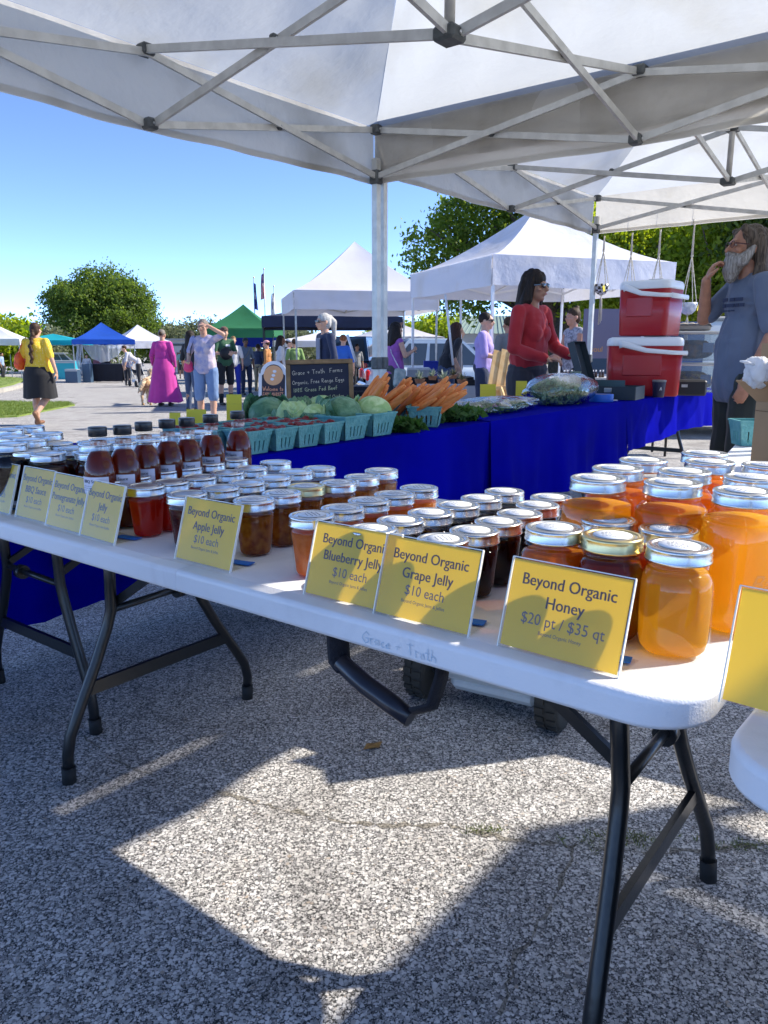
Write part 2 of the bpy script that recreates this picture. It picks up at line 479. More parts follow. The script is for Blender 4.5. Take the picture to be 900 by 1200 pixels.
# ================================================================ THE SETTING
def asphalt_mat():
    m = bpy.data.materials.new('chip_seal_asphalt'); m.use_nodes = True; nt = m.node_tree
    b = nt.nodes['Principled BSDF']; N = nt.nodes.new; L = nt.links.new
    tc = N('ShaderNodeTexCoord')
    wob = N('ShaderNodeTexNoise'); wob.inputs['Scale'].default_value = 190; L(tc.outputs['Object'], wob.inputs['Vector'])
    sc = N('ShaderNodeVectorMath'); sc.operation = 'SCALE'; sc.inputs[3].default_value = .0075; L(wob.outputs['Color'], sc.inputs[0])
    ad = N('ShaderNodeVectorMath'); ad.operation = 'ADD'; L(tc.outputs['Object'], ad.inputs[0]); L(sc.outputs[0], ad.inputs[1])
    def vor(scale, feat='F1'):
        v = N('ShaderNodeTexVoronoi'); v.feature = feat; v.inputs['Scale'].default_value = scale; L(ad.outputs[0], v.inputs['Vector']); return v
    v1 = vor(128); v2 = vor(235); v3 = vor(420)
    def ramp(fac, st):
        r = N('ShaderNodeValToRGB'); L(fac, r.inputs[0])
        while len(r.color_ramp.elements) > 1: r.color_ramp.elements.remove(r.color_ramp.elements[-1])
        r.color_ramp.elements[0].position = st[0][0]; r.color_ramp.elements[0].color = (*st[0][1], 1)
        for p_, c_ in st[1:]:
            e = r.color_ramp.elements.new(p_); e.color = (*c_, 1)
        return r
    def sep(v):
        q = N('ShaderNodeSeparateColor'); L(v.outputs['Color'], q.inputs[0]); return q
    s1, s2, s3 = sep(v1), sep(v2), sep(v3)
    def mask(v, q, lo, hi, keep):
        # each stone gets its own size; some cells stay empty
        rad = N('ShaderNodeMapRange'); rad.inputs['To Min'].default_value = lo; rad.inputs['To Max'].default_value = hi; L(q.outputs[1], rad.inputs['Value'])
        df = N('ShaderNodeMath'); df.operation = 'SUBTRACT'; L(rad.outputs[0], df.inputs[0]); L(v.outputs['Distance'], df.inputs[1])
        sm_ = N('ShaderNodeMapRange'); sm_.inputs['From Min'].default_value = 0; sm_.inputs['From Max'].default_value = .07; L(df.outputs[0], sm_.inputs['Value'])
        pk = N('ShaderNodeMath'); pk.operation = 'LESS_THAN'; pk.inputs[1].default_value = keep; L(q.outputs[2], pk.inputs[0])
        mu = N('ShaderNodeMath'); mu.operation = 'MULTIPLY'; L(sm_.outputs[0], mu.inputs[0]); L(pk.outputs[0], mu.inputs[1]); return mu
    m1_, m2_, m3_ = mask(v1, s1, .36, .66, .72), mask(v2, s2, .38, .68, .85), mask(v3, s3, .4, .7, .8)
    stones = [(0, (.17, .16, .155)), (.12, (.29, .28, .27)), (.3, (.46, .445, .425)), (.55, (.60, .58, .555)), (.78, (.69, .67, .64)), (.93, (.78, .76, .73)), (1, (.42, .35, .28))]
    c1 = ramp(s1.outputs[0], stones); c2 = ramp(s2.outputs[0], stones); c3 = ramp(s3.outputs[0], [(0, (.12, .12, .12)), (.5, (.32, .315, .31)), (1, (.52, .51, .50))])
    def over(a_, b_, f_):
        q = N('ShaderNodeMix'); q.data_type = 'RGBA'
        if isinstance(a_, tuple): q.inputs['A'].default_value = a_
        else: L(a_, q.inputs['A'])
        L(b_, q.inputs['B']); L(f_, q.inputs['Factor']); return q
    l1 = over((.035, .033, .032, 1), c3.outputs[0], m3_.outputs[0]); l2 = over(l1.outputs['Result'], c2.outputs[0], m2_.outputs[0]); st = over(l2.outputs['Result'], c1.outputs[0], m1_.outputs[0])
    # worn and stained patches
    n = N('ShaderNodeTexNoise'); n.inputs['Scale'].default_value = 2.2; n.inputs['Distortion'].default_value = 1.2; n.inputs['Detail'].default_value = 6; L(tc.outputs['Object'], n.inputs['Vector'])
    wr = ramp(n.outputs['Fac'], [(.30, (.62, .61, .60)), (.42, (.88, .87, .86)), (.55, (1, 1, 1)), (.75, (1.0, .985, .96))])
    mm = N('ShaderNodeMix'); mm.data_type = 'RGBA'; mm.blend_type = 'MULTIPLY'; mm.inputs['Factor'].default_value = 1
    L(st.outputs['Result'], mm.inputs['A']); L(wr.outputs[0], mm.inputs['B'])
    # the road beyond is older and paler
    L(mm.outputs['Result'], b.inputs['Base Color'])
    b.inputs['Roughness'].default_value = .82; b.inputs['Specular IOR Level'].default_value = .35
    h = N('ShaderNodeMath'); h.operation = 'MAXIMUM'; L(m1_.outputs[0], h.inputs[0])
    hh = N('ShaderNodeMath'); hh.operation = 'MULTIPLY'; hh.inputs[1].default_value = .6; L(m2_.outputs[0], hh.inputs[0]); L(hh.outputs[0], h.inputs[1])
    tilt = N('ShaderNodeMath'); tilt.operation = 'MULTIPLY_ADD'; L(wob.outputs['Fac'], tilt.inputs[0]); tilt.inputs[1].default_value = .5; L(h.outputs[0], tilt.inputs[2]); h2 = tilt
    bp = N('ShaderNodeBump'); bp.inputs['Strength'].default_value = .55; bp.inputs['Distance'].default_value = .004
    L(h2.outputs[0], bp.inputs['Height']); L(bp.outputs[0], b.inputs['Normal'])
    return m
ASPH = asphalt_mat()
g = MB()
xs = [-400, -120, -60, -30, -15, -8, -4, 0, 4, 8, 15, 30, 60, 120, 400]
ys = [-60, -5, 5, 15, 40, 90, 400]
g.add([(x, y, gz(y)) for y in ys for x in xs], [(j * len(xs) + i, j * len(xs) + i + 1, (j + 1) * len(xs) + i + 1, (j + 1) * len(xs) + i) for j in range(len(ys) - 1) for i in range(len(xs) - 1)])
ground = tag(g.build('car_park', ASPH), kind='structure')

# cracks filled with pale sand, raised a hair above the chips
CRK = mat('crack_sand', (.34, .31, .26), .95, noise=.85, nscale=170, bump=.4, bscale=200)
def crack(pts, w):
    mb = MB(); rnd = random.Random(len(pts) + int(w * 1e4))
    P3 = [G(*p) for p in pts]; path = []
    for a, b in zip(P3, P3[1:]):
        k = max(3, int((b - a).length / .02))
        for i in range(k): path.append(a.lerp(b, i / k) + Vector((rnd.uniform(-1, 1), rnd.uniform(-1, 1), 0)) * .008)
    path.append(P3[-1])
    vs = []; fs = []
    for i, p in enumerate(path):
        t = (path[min(i + 1, len(path) - 1)] - path[max(0, i - 1)]).normalized(); s_ = Vector((-t.y, t.x, 0)) * w * rnd.choice((.03, .3, .5, .8))
        vs += [p + s_ + Vector((0, 0, .0009)), p - s_ + Vector((0, 0, .0009))]
        if i: fs.append((2 * i - 2, 2 * i - 1, 2 * i + 1, 2 * i))
    mb.add(vs, fs)
    return mb.build('crack', CRK, ground)
crack([(255, 930), (330, 948), (400, 962), (450, 968), (520, 966), (600, 985), (680, 992), (760, 1000), (900, 990)], .013)
crack([(678, 990), (650, 1050), (622, 1100), (600, 1130), (585, 1190)], .008)
crack([(60, 830), (130, 890), (230, 930)], .004)
SEAMDIRT = mat('grass_soil', (.10, .085, .055), .95)

# grass tufts in the crack
GRS = leaf_mat('grass_blade', (.09, .13, .035), (.20, .22, .07), .35)
GRL = leaf_mat('lawn_blade', (.13, .21, .04), (.24, .30, .08), .4)
def grass_mesh(points, h, w, per):
    vs = []; fs = []
    for p in points:
        for _ in range(per):
            a = random.uniform(0, 6.28); r = random.uniform(0, .02) * (h / .03)
            b = Vector((p[0] + math.cos(a) * r, p[1] + math.sin(a) * r, p[2]))
            d = Vector((math.cos(a), math.sin(a), 0)) * random.uniform(.2, 1.0) * h; u = Vector((-math.sin(a), math.cos(a), 0)) * w * .5
            hh = h * random.uniform(.4, 1)
            k = len(vs)
            vs += [b - u, b + u, b + d * .5 + Vector((0, 0, hh * .7)), b + d + Vector((0, 0, hh))]
            fs += [(k, k + 1, k + 2), (k + 1, k + 3, k + 2)]
    return vs, fs
for (px, py, n, sp, lab) in [(572, 975, 14, .03, 'small green tuft growing in the crack left of the near table leg'),
                             (728, 985, 60, .07, 'longest strip of grass growing in the crack between the two near table legs'),
                             (870, 993, 22, .05, 'grass tuft growing in the crack beside the rear table leg')]:
    c = G(px, py); mb = MB()
    pts = [(random.gauss(0, sp), random.gauss(0, sp * .25), .002) for _ in range(n)]
    mb.add(*grass_mesh(pts, .014, .0022, 6))
    tag(mb.build('grass_tuft', GRS, loc=c), lab, 'grass', kind='stuff')
# a dead leaf
DL = mat('dry_leaf', (.35, .20, .06), .7, noise=.4, nscale=60)
mb = MB(); mb.add([(-.03, 0, .004), (-.012, .014, .012), (.012, .016, .006), (.032, .004, .012), (.014, -.012, .005), (-.01, -.014, .013)], [(0, 1, 2, 3), (0, 3, 4, 5)])
tag(mb.build('dry_leaf', DL, loc=G(437, 877), rot=(0, 0, .5)), 'small dry brown leaf lying on the asphalt below the hanging handle', 'leaf')

# lawns at the left with kerbs
LAWN = mat('lawn_turf', (.13, .21, .035), .95, noise=.35, nscale=14, bump=.5, bscale=120, col2=(.22, .27, .06))
KERB = mat('kerb_concrete', (.46, .43, .38), .9, noise=.2, nscale=6)
def lawn(pxs, h, blades):
    pts = [G(*p) for p in pxs]
    poly = [(p.x, p.y) for p in pts]
    mb = MB(); z0 = min(p.z for p in pts) - .1
    n = len(poly); vs = [(x, y, gz(y) + h) for x, y in poly] + [(x, y, z0) for x, y in poly]
    mb.add(vs, [tuple(range(n))] + [(i, (i + 1) % n, n + (i + 1) % n, n + i) for i in range(n)])
    o = tag(mb.build('lawn', LAWN), kind='structure')
    xs_ = [p[0] for p in poly]; ys_ = [p[1] for p in poly]
    def inside(x, y):
        c = False; j = n - 1
        for i in range(n):
            if (poly[i][1] > y) != (poly[j][1] > y) and x < (poly[j][0] - poly[i][0]) * (y - poly[i][1]) / (poly[j][1] - poly[i][1]) + poly[i][0]: c = not c
            j = i
        return c
    bl = []
    while len(bl) < blades:
        x = random.uniform(min(xs_), max(xs_)); y = random.uniform(min(ys_), max(ys_))
        if inside(x, y): bl.append((x, y, gz(y) + h))
    m2 = MB(); m2.add(*grass_mesh(bl, .06, .012, 4))
    tag(m2.build('grass', GRL), 'short green grass covering the lawn beside the road at the left', 'grass', kind='stuff')
lawn([(-260, 500), (20, 489), (60, 481), (88, 475.5), (80, 472.5), (0, 472), (-260, 474)], .03, 5200)
lawn([(-260, 462), (0, 457), (22, 450.5), (30, 446), (0, 443), (-260, 443)], .12, 2500)
kb = MB()
kp = [G(*p) for p in [(-60, 465), (0, 460), (20, 455), (26, 452)]]
for a, b in zip(kp, kp[1:]): kb.beam(a + Vector((0, 0, .05)), b + Vector((0, 0, .05)), .2, .14)
tag(kb.build('kerb', KERB), kind='structure')

# ---------------------------------------------------------------- trees
BARK = mat('bark', (.12, .095, .07), .9, noise=.4, nscale=12, bump=.6, bscale=20)
def leaf_cloud(blobs, n, size, seed, shell=.55, clump=.0, nclump=0):
    r = np.random.default_rng(seed)
    vols = np.array([b[1][0] * b[1][1] * b[1][2] for b in blobs]) ** .67
    pick = r.choice(len(blobs), size=n, p=vols / vols.sum())
    d = r.normal(size=(n, 3)); d /= np.linalg.norm(d, axis=1)[:, None]
    rad = (shell + (1 - shell) * r.random(n) ** .6)
    cs = np.array([b[0] for b in blobs]); rs = np.array([b[1] for b in blobs])
    if nclump:   # leaves gather in twig ends, leaving gaps
        kd = r.normal(size=(nclump, 3)); kd /= np.linalg.norm(kd, axis=1)[:, None]
        kp_ = r.choice(len(blobs), size=nclump, p=vols / vols.sum())
        kc = cs[kp_] + kd * rs[kp_] * (shell + (1 - shell) * r.random(nclump) ** .5)[:, None]
        w = r.integers(0, nclump, n)
        pos = kc[w] + r.normal(size=(n, 3)) * clump * (0.6 + .8 * r.random(nclump))[w][:, None]
    else:
        pos = cs[pick] + d * rs[pick] * rad[:, None]
    nrm = r.normal(size=(n, 3)); nrm[:, 2] = np.abs(nrm[:, 2]) * .7 + .2
    nrm /= np.linalg.norm(nrm, axis=1)[:, None]
    t = np.cross(nrm, r.normal(size=(n, 3))); t /= np.linalg.norm(t, axis=1)[:, None]
    b = np.cross(nrm, t)
    s = (size * (.6 + .8 * r.random(n)))[:, None]
    v = np.stack([pos - t * s, pos - b * s * .55, pos + t * s, pos + b * s * .55], axis=1).reshape(-1, 3)
    return v
def quads_mesh(name, v, m):
    n = len(v) // 4
    me = bpy.data.meshes.new(name)
    me.vertices.add(len(v)); me.vertices.foreach_set('co', v.astype(np.float32).ravel())
    me.loops.add(4 * n); me.loops.foreach_set('vertex_index', np.arange(4 * n, dtype=np.int32))
    me.polygons.add(n); me.polygons.foreach_set('loop_start', np.arange(0, 4 * n, 4, dtype=np.int32))
    try: me.polygons.foreach_set('loop_total', np.full(n, 4, dtype=np.int32))
    except Exception: pass
    me.materials.append(m); me.update(calc_edges=True)
    return me
def tree(name, label, base, trunk_h, trunk_r, blobs, n, size, m, seed, group=None, nclump=0, clump=.3, shell=.55, limbs=9):
    t = thing(name, label, 'tree', base, 0, group)
    mb = MB(); rnd = random.Random(seed)
    top = Vector((rnd.uniform(-.2, .2), rnd.uniform(-.2, .2), trunk_h))
    mb.tube([(0, 0, -.1), (0.02, 0, trunk_h * .5), top], [trunk_r * 1.25, trunk_r, trunk_r * .75], 8)
    order = list(range(len(blobs))); rnd.shuffle(order)
    for k in range(limbs):
        c, rr = blobs[order[k % len(blobs)]]
        e = Vector(c) + Vector((rnd.uniform(-.7, .7) * rr[0], rnd.uniform(-.7, .7) * rr[1], rnd.uniform(-.2, .7) * rr[2]))
        s0 = top * rnd.uniform(.75, 1.0); mid = s0.lerp(e, .5) + Vector((0, 0, rr[2] * .1))
        mb.tube([s0, mid, e], [trunk_r * .5, trunk_r * .28, trunk_r * .07], 6)
    mb.build('trunk', BARK, t)
    link('crown', quads_mesh('crown', leaf_cloud(blobs, n, size, seed, shell, clump, nclump), m), t)
    return t
def rblobs(c, r, k, seed, br=.45):
    """an uneven crown: k lobes set about the ellipsoid c, r"""
    rnd = random.Random(seed); out = [(c, (r[0] * .75, r[1] * .75, r[2] * .75))]
    for _ in range(k):
        a = rnd.uniform(0, 6.28); z = rnd.uniform(-.8, .9); q = math.sqrt(1 - z * z)
        f = rnd.uniform(.5, .72); s = rnd.uniform(br * .65, br * 1.1)
        out.append(((c[0] + math.cos(a) * q * r[0] * f, c[1] + math.sin(a) * q * r[1] * f, c[2] + z * r[2] * f), (r[0] * s, r[1] * s, r[2] * s * .9)))
    return out
LF_DARK = leaf_mat('leaf_oak', (.04, .08, .02), (.16, .21, .05), .45)
LF_OAK2 = leaf_mat('leaf_shade_tree', (.07, .13, .03), (.19, .27, .06), .6)
LF_MID = leaf_mat('leaf_ash', (.09, .16, .03), (.25, .33, .065), .65)
LF_LIME = leaf_mat('leaf_lime', (.17, .26, .035), (.36, .44, .07), .65)
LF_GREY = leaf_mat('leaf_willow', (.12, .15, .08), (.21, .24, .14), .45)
def at(px, d):
    p = Q(px, 411, d); return Vector((p.x, d, gz(d)))
def zt(py, d): return Q(450, py, d).z
# the round dark tree at the left
b0 = at(122, 72)
tree('shade_tree', 'big round dark green tree behind the blue canopy at the left', b0, 3.0, .5,
     rblobs((0, 0, 4.7), (5.9, 5.3, 3.6), 24, 3, .42) + [((.5, 0, 7.4), (3.0, 3, 2.0)), ((-1.8, 0, 6.6), (2.4, 2.4, 1.6)), ((2.6, 0, 6.5), (2.2, 2.2, 1.6))], 92000, .125, LF_OAK2, 11, nclump=4200, clump=.25, shell=.45)
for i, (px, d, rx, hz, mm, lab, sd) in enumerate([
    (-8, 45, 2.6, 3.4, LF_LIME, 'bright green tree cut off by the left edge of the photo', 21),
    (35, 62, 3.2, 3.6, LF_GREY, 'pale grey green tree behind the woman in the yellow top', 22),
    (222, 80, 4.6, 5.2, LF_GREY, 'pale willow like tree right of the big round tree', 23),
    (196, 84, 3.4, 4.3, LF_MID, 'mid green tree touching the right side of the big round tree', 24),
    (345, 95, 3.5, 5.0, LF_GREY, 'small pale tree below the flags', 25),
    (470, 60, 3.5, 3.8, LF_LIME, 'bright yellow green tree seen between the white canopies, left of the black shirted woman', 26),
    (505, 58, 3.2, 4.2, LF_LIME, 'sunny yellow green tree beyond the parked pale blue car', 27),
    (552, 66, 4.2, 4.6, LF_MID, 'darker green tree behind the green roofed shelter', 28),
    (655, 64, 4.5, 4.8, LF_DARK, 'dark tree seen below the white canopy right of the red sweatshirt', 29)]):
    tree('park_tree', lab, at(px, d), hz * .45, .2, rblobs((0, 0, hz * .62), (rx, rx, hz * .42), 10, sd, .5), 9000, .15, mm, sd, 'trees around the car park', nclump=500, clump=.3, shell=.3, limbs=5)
# the spreading ash above the white canopies
tree('ash_tree', 'tall loose green tree with sky showing through, above the white canopies', at(655, 30), 2.6, .38,
     [((-4.4, 0, 5.0), (1.5, 1.8, 1.6)), ((-2.9, .5, 6.2), (1.9, 2, 1.6)), ((-3.6, 0, 3.6), (1.6, 1.8, 1.1)), ((-1.3, 0, 5.2), (2.2, 2, 1.7)), ((-1.5, 0, 7.4), (2.4, 2.2, 1.6)), ((1, 0, 6), (2.5, 2.2, 2.2)), ((1.0, .5, 4.0), (2.3, 2, 1.4)), ((3.3, 0, 5.0), (2.2, 2, 2.2))],
     42000, .085, LF_MID, 41, nclump=1150, clump=.24, shell=.25, limbs=22)
for i, (px, d, rx, zc, rz_, n, mm, lab, sd) in enumerate([
    (745, 26, 2.6, 3.7, 2.5, 26000, LF_LIME, 'sunlit yellow green tree behind the hanging planters', 51),
    (838, 24, 2.5, 4.0, 2.7, 26000, LF_LIME, 'brightest lime green tree, beside the bearded man', 52),
    (925, 22, 2.3, 4.0, 3.2, 20000, LF_DARK, 'dark green tree behind the bearded man at the right edge', 53),
    (790, 34, 4.5, 4.4, 4.4, 22000, LF_DARK, 'dark tree showing between the two lime green trees', 54)]):
    tree('roadside_tree', lab, at(px, d), zc * .5, .22, rblobs((0, 0, zc), (rx, rx, rz_), 12, sd, .48), n, .09 if d < 30 else .13, mm, sd, 'trees along the right of the car park', nclump=900, clump=.26, shell=.3, limbs=8)
# the far tree line reads as one mass
v = []
rl = np.random.default_rng(5)
bl = []
for i in range(70):
    x = -140 + i * 4.2; h_ = rl.uniform(3.0, 6.2)
    bl.append(((x, 125 + rl.uniform(-6, 6), h_ * .45 - 1.3), (3.6, 3.5, h_ * .62)))
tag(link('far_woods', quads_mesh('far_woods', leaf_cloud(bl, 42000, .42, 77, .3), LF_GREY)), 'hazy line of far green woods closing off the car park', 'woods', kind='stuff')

# ---------------------------------------------------------------- pop-up canopies
ALU = mat('painted_steel', (.62, .62, .58), .42, metal=.25, noise=.18, nscale=14, bump=.08, bscale=40)
ALU2 = mat('grey_steel', (.45, .46, .46), .4, metal=.5, noise=.15, nscale=14)
BLKM = mat('black_steel', (.03, .03, .035), .4, metal=.3)
BRK = mat('bracket_plastic', (.10, .11, .11), .55, noise=.3, nscale=40)
BOLT = mat('bolt_zinc', (.55, .55, .53), .3, metal=.9)
def canopy(name, label, c, yaw, side, he, hp, dv, roofm, valm, barm, group=None, near=False, legs_to=None, sag=.10, skip_legs=(), frame=True, cat='canopy', curve=1.15):
    t = thing(name, label, cat, c, yaw, group); H = side / 2
    cor = [Vector((-H, -H, 0)), Vector((H, -H, 0)), Vector((H, H, 0)), Vector((-H, H, 0))]
    nu, nv = (44, 26) if near else (12, 8)
    rnd = random.Random(int(c[0] * 100))
    for k in range(4):
        a, b = cor[k], cor[(k + 1) % 4]
        def fn(u, v, a=a, b=b, k=k):
            e = a.lerp(b, u); x, y = e.x * (1 - v), e.y * (1 - v)
            z = he + (hp - he) * (v ** curve)
            mid = 4 * u * (1 - u)
            z -= sag * mid * math.sin(math.pi * min(1, v * 1.0)) * .55
            if near: z += .006 * math.sin(u * 37 + v * 9 + k) * math.sin(v * math.pi) + .008 * math.sin(u * 13 - v * 21)* math.sin(v * math.pi)
            return (x, y, z)
        m_ = MB(); m_.grid(fn, nu, nv); m_.build('roof_panel', roofm, t)
    for k in range(4):
        a, b = cor[k], cor[(k + 1) % 4]; out = Vector(((a + b).x, (a + b).y, 0)).normalized()
        ph = rnd.uniform(0, 6)
        def fv(u, v, a=a, b=b, out=out, ph=ph):
            e = a.lerp(b, u)
            w = (.010 * math.sin(u * 21 + ph) + .007 * math.sin(u * 47 + ph * 2)) * v + .012
            z = he + .004 - dv * v - .012 * v * math.sin(u * math.pi) - .006 * math.sin(u * 9 + ph) * v
            p = e + out * w
            return (p.x, p.y, z)
        m_ = MB(); m_.grid(fv, 60 if near else 16, 6 if near else 3)
        vo = m_.build('valance', valm, t)
        if near:   # the doubled hem
            m2 = MB(); m2.grid(lambda u, v: tuple(Vector(fv(u, 1.0)) + Vector((out.x * .003, out.y * .003, .03 * (1 - v) - .004))), 60, 1); m2.build('hem', valm, vo)
    if not frame: return t
    zt_, zb = he - .02, he - .27
    leg_r = .021
    for k in range(4):
        if k in skip_legs: continue
        p = cor[k] * (1 - .03 / H)
        zf = gz((Matrix.Rotation(yaw, 3, 'Z') @ p).y + c[1]) - c[2]
        l = MB(); l.box((p.x, p.y, (zb + .1 + 1.0) / 2 + .0), (.036, .036, zb + .1 - 1.0)); lo = l.build('leg', barm, t)
        l2 = MB(); l2.box((p.x, p.y, (1.05 + zf) / 2), (.029, .029, 1.05 - zf)); l2.build('inner_leg', barm, lo)
        l3 = MB(); l3.box((p.x, p.y, zf + .006), (.085, .085, .012)); l3.build('foot_plate', barm, lo)
        if near:
            l4 = MB(); l4.box((p.x, p.y, 1.0), (.05, .05, .07), bev=.006); l4.build('leg_slider', BRK, lo)
    def mid(k): return (cor[k] + cor[(k + 1) % 4]) / 2 * (1 - .03 / H)
    bars = []; brs = []
    Z = Vector((0, 0, 1))
    for k in range(4):
        cA, cB, m_ = cor[k] * (1 - .03 / H), cor[(k + 1) % 4] * (1 - .03 / H), mid(k)
        out = Vector((m_.x, m_.y, 0)).normalized() * .011
        for cc in (cA, cB):
            bars.append((cc + Z * zt_ + out, m_ + Z * (zb - .03) + out)); bars.append((cc + Z * zb - out, m_ + Z * (zt_ - .01) - out))
        brs += [(cA + Z * zt_, .055, .05), (cA + Z * zb, .06, .075), (m_ + Z * zt_, .06, .045), (m_ + Z * (zb - .03), .055, .045)]
        q = (Matrix.Rotation(R(90), 3, 'Z') @ out)
        hb, ht = Vector((0, 0, zb - .03)), Vector((0, 0, zt_ + .02))
        bars.append((m_ + Z * zt_ + q, hb + q)); bars.append((m_ + Z * (zb - .03) - q, ht - q))
        x_ = cA.lerp(m_, .5) + Z * ((zt_ + zb) / 2 - .01); brs.append((x_, .03, .035)); x_ = cB.lerp(m_, .5) + Z * ((zt_ + zb) / 2 - .01); brs.append((x_, .03, .035))
        brs.append((m_ * .5 + Z * ((zt_ + zb) / 2), .03, .035))
    brs += [(Vector((0, 0, zb - .03)), .078, .042), (Vector((0, 0, zt_ + .02)), .075, .045)]
    if near:
        for a, b in bars:
            m_ = MB(); m_.beam(a, b, .014, .030); m_.build('truss_bar', barm, t)
        for p, s_, h_ in brs:
            m_ = MB(); m_.box(p, (s_, s_, h_), Matrix.Rotation(R(rnd.choice((0, 0, 45)) if s_ == .03 else 0), 3, 'Z'), bev=.008)
            ob = m_.build('bracket', BRK, t)
            m_ = MB(); m_.box(p, (s_ + .012, .011, .011), bev=.003); m_.build('bolt', BOLT, ob)
        m_ = MB(); m_.tube([(0, 0, zb), (0, 0, hp - .02)], .017, 10); m_.build('centre_pole', barm, t)
    else:
        m_ = MB()
        for a, b in bars: m_.beam(a, b, .02, .032)
        m_.tube([(0, 0, zb), (0, 0, hp - .02)], .02, 6)
        m_.build('truss', BLKM if barm is BLKM else barm, t)
    return t
FAB_OLD = fabric_mat('old_white_canopy', (.62, .66, .70), .50, .08, .22, 5)
FAB_VAL = fabric_mat('old_white_valance', (.68, .66, .61), .50, .25, .3, 7)
FAB_WHITE = fabric_mat('white_canopy', (.72, .73, .80), .25, .05, .6, 3.2)
near1 = canopy('pop_up_canopy', 'old white canopy directly overhead, its grey trusses crossing the top of the photo', (.195, 2.54, 0), R(-38.5), 3.05, 2.30, 3.12, .30, FAB_OLD, FAB_VAL, ALU, 'pop up canopies over the jam stall', near=True)
near2 = canopy('pop_up_canopy', 'second old white canopy, with planters hanging from its far edge', (2.075, 4.95, 0), R(-38.5), 3.02, 2.37, 3.18, .30, FAB_OLD, FAB_VAL, ALU, 'pop up canopies over the jam stall', near=True)

canopy('pop_up_canopy', 'unseen canopy added out of view on the right to shade the near asphalt', (.195 + .783 * 3.97, 2.54 - .6225 * 3.97, 0), R(-38.5), 3.05, 2.30, 3.12, .30, FAB_OLD, FAB_VAL, ALU, 'pop up canopies over the jam stall')  # added out of view to keep the sun off the near asphalt
# ================================================================ TABLES
HDPE = mat('table_plastic', (.80, .80, .82), .42, noise=.12, nscale=7, contrast=(.5, .75), detail=8, ndist=1.5, bump=.12, bscale=320, spec=.4)
LEGM = mat('table_leg_paint', (.012, .013, .014), .28, spec=.6, bump=.05, bscale=90)
FOOT = mat('rubber_foot', (.015, .015, .015), .75)
T = .74
def rrect(x0, x1, y0, y1, r, corners, ins=0.0, n=9):
    """outline with rounded corners where asked: order (x1,y0),(x1,y1),(x0,y1),(x0,y0)"""
    x0 += ins if corners[2] or corners[3] else 0; x1 -= ins if corners[0] or corners[1] else 0; y0 += ins; y1 -= ins
    r = max(.002, r - ins); out = []
    for (cx, cy, a0, on) in ((x1, y0, -90, corners[0]), (x1, y1, 0, corners[1]), (x0, y1, 90, corners[2]), (x0, y0, 180, corners[3])):
        sx = -1 if cx == x1 else 1; sy = 1 if cy == y0 else -1
        if not on: out.append((cx, cy)); continue
        for k in range(n + 1):
            a = R(a0 + 90 * k / n); out.append((cx + sx * r + r * math.cos(a), cy + sy * r + r * math.sin(a)))
    return out
def slab(x0, x1, W, top, th, corners, r=.075):
    mb = MB(); levels = [(.016, top - .0002), (.0155, top - .0), (.006, top - .001), (.0015, top - .005), (0, top - .012), (0, top - th + .006), (.003, top - th), (.02, top - th)]
    levels = [(.03, top), (.0075, top), (.0055, top - .0004), (.0016, top - .003), (.0, top - .0075), (.0, top - .0085), (.0, top - th + .0055), (.0, top - th + .0045), (.0025, top - th), (.02, top - th)]
    rings = [[(x, y, z) for x, y in rrect(x0, x1, 0, W, r, corners, i)] for i, z in levels]
    n = len(rings[0]); vs = [p for q in rings for p in q]; fs = []
    for k in range(len(rings) - 1):
        for i in range(n): fs.append((k * n + i, (k + 1) * n + i, (k + 1) * n + (i + 1) % n, k * n + (i + 1) % n))
    fs.append(tuple(range(n))); e = (len(rings) - 1) * n; fs.append(tuple(e + i for i in reversed(range(n))))
    mb.add(vs, fs, True); mb.sm[-1] = mb.sm[-2] = False
    return mb
def leg_set(t, xt, xf, xm, W, nt=(.33, .60), nf=(.19, .80), zt_=.695):
    """one end's pair of bowed legs; xt at the top, xf at the feet, xm where the folding arms meet the top"""
    for a, b in zip(nt, nf):
        mb = MB(); x = lambda z: xf + (xt - xf) * z / zt_
        pts = [(a, zt_), (a, .50), (a, .43), (a + (b - a) * .10, .385), (a + (b - a) * .35, .30), (a + (b - a) * .72, .19), (a + (b - a) * .93, .125), (b, .075), (b, .03)]
        mb.tube([(x(z), n_, z) for n_, z in pts], .0145, 12)
        lg = mb.build('leg', LEGM, t)
        f = MB(); f.tube([(x(.04), b, .045), (x(0), b, .0)], .0175, 12); f.build('rubber_foot', FOOT, lg)
    x = lambda z: xf + (xt - xf) * z / zt_
    mb = MB(); mb.tube([(x(.43), nt[0], .43), (x(.43), nt[1], .435)], .0095, 10)
    mb.tube([(x(.43), nt[0] + .2, .43), (x(.43), nt[0] + .225, .43)], .021, 12); mb.build('crossbar', LEGM, t)
    mb = MB(); mb.beam((x(.235), nt[0] + (nf[0] - nt[0]) * .57, .235), (x(.235), nt[1] + (nf[1] - nt[1]) * .57, .235), .012, .034); mb.build('lower_brace', LEGM, t)
    s_ = 1 if xm > xt else -1
    for n_ in (nt[0] + .02, nt[1] - .02):
        mb = MB(); mb.beam((x(.45), n_, .45), (xm, n_, zt_ - .02), .012, .02); mb.box((xm, n_, zt_ - .025), (.03, .024, .03), bev=.004); mb.build('folding_arm', LEGM, t)
    mb = MB(); mb.box((xt, W / 2, zt_ + .0), (.05, W * .82, .022)); mb.build('end_rail', LEGM, t)
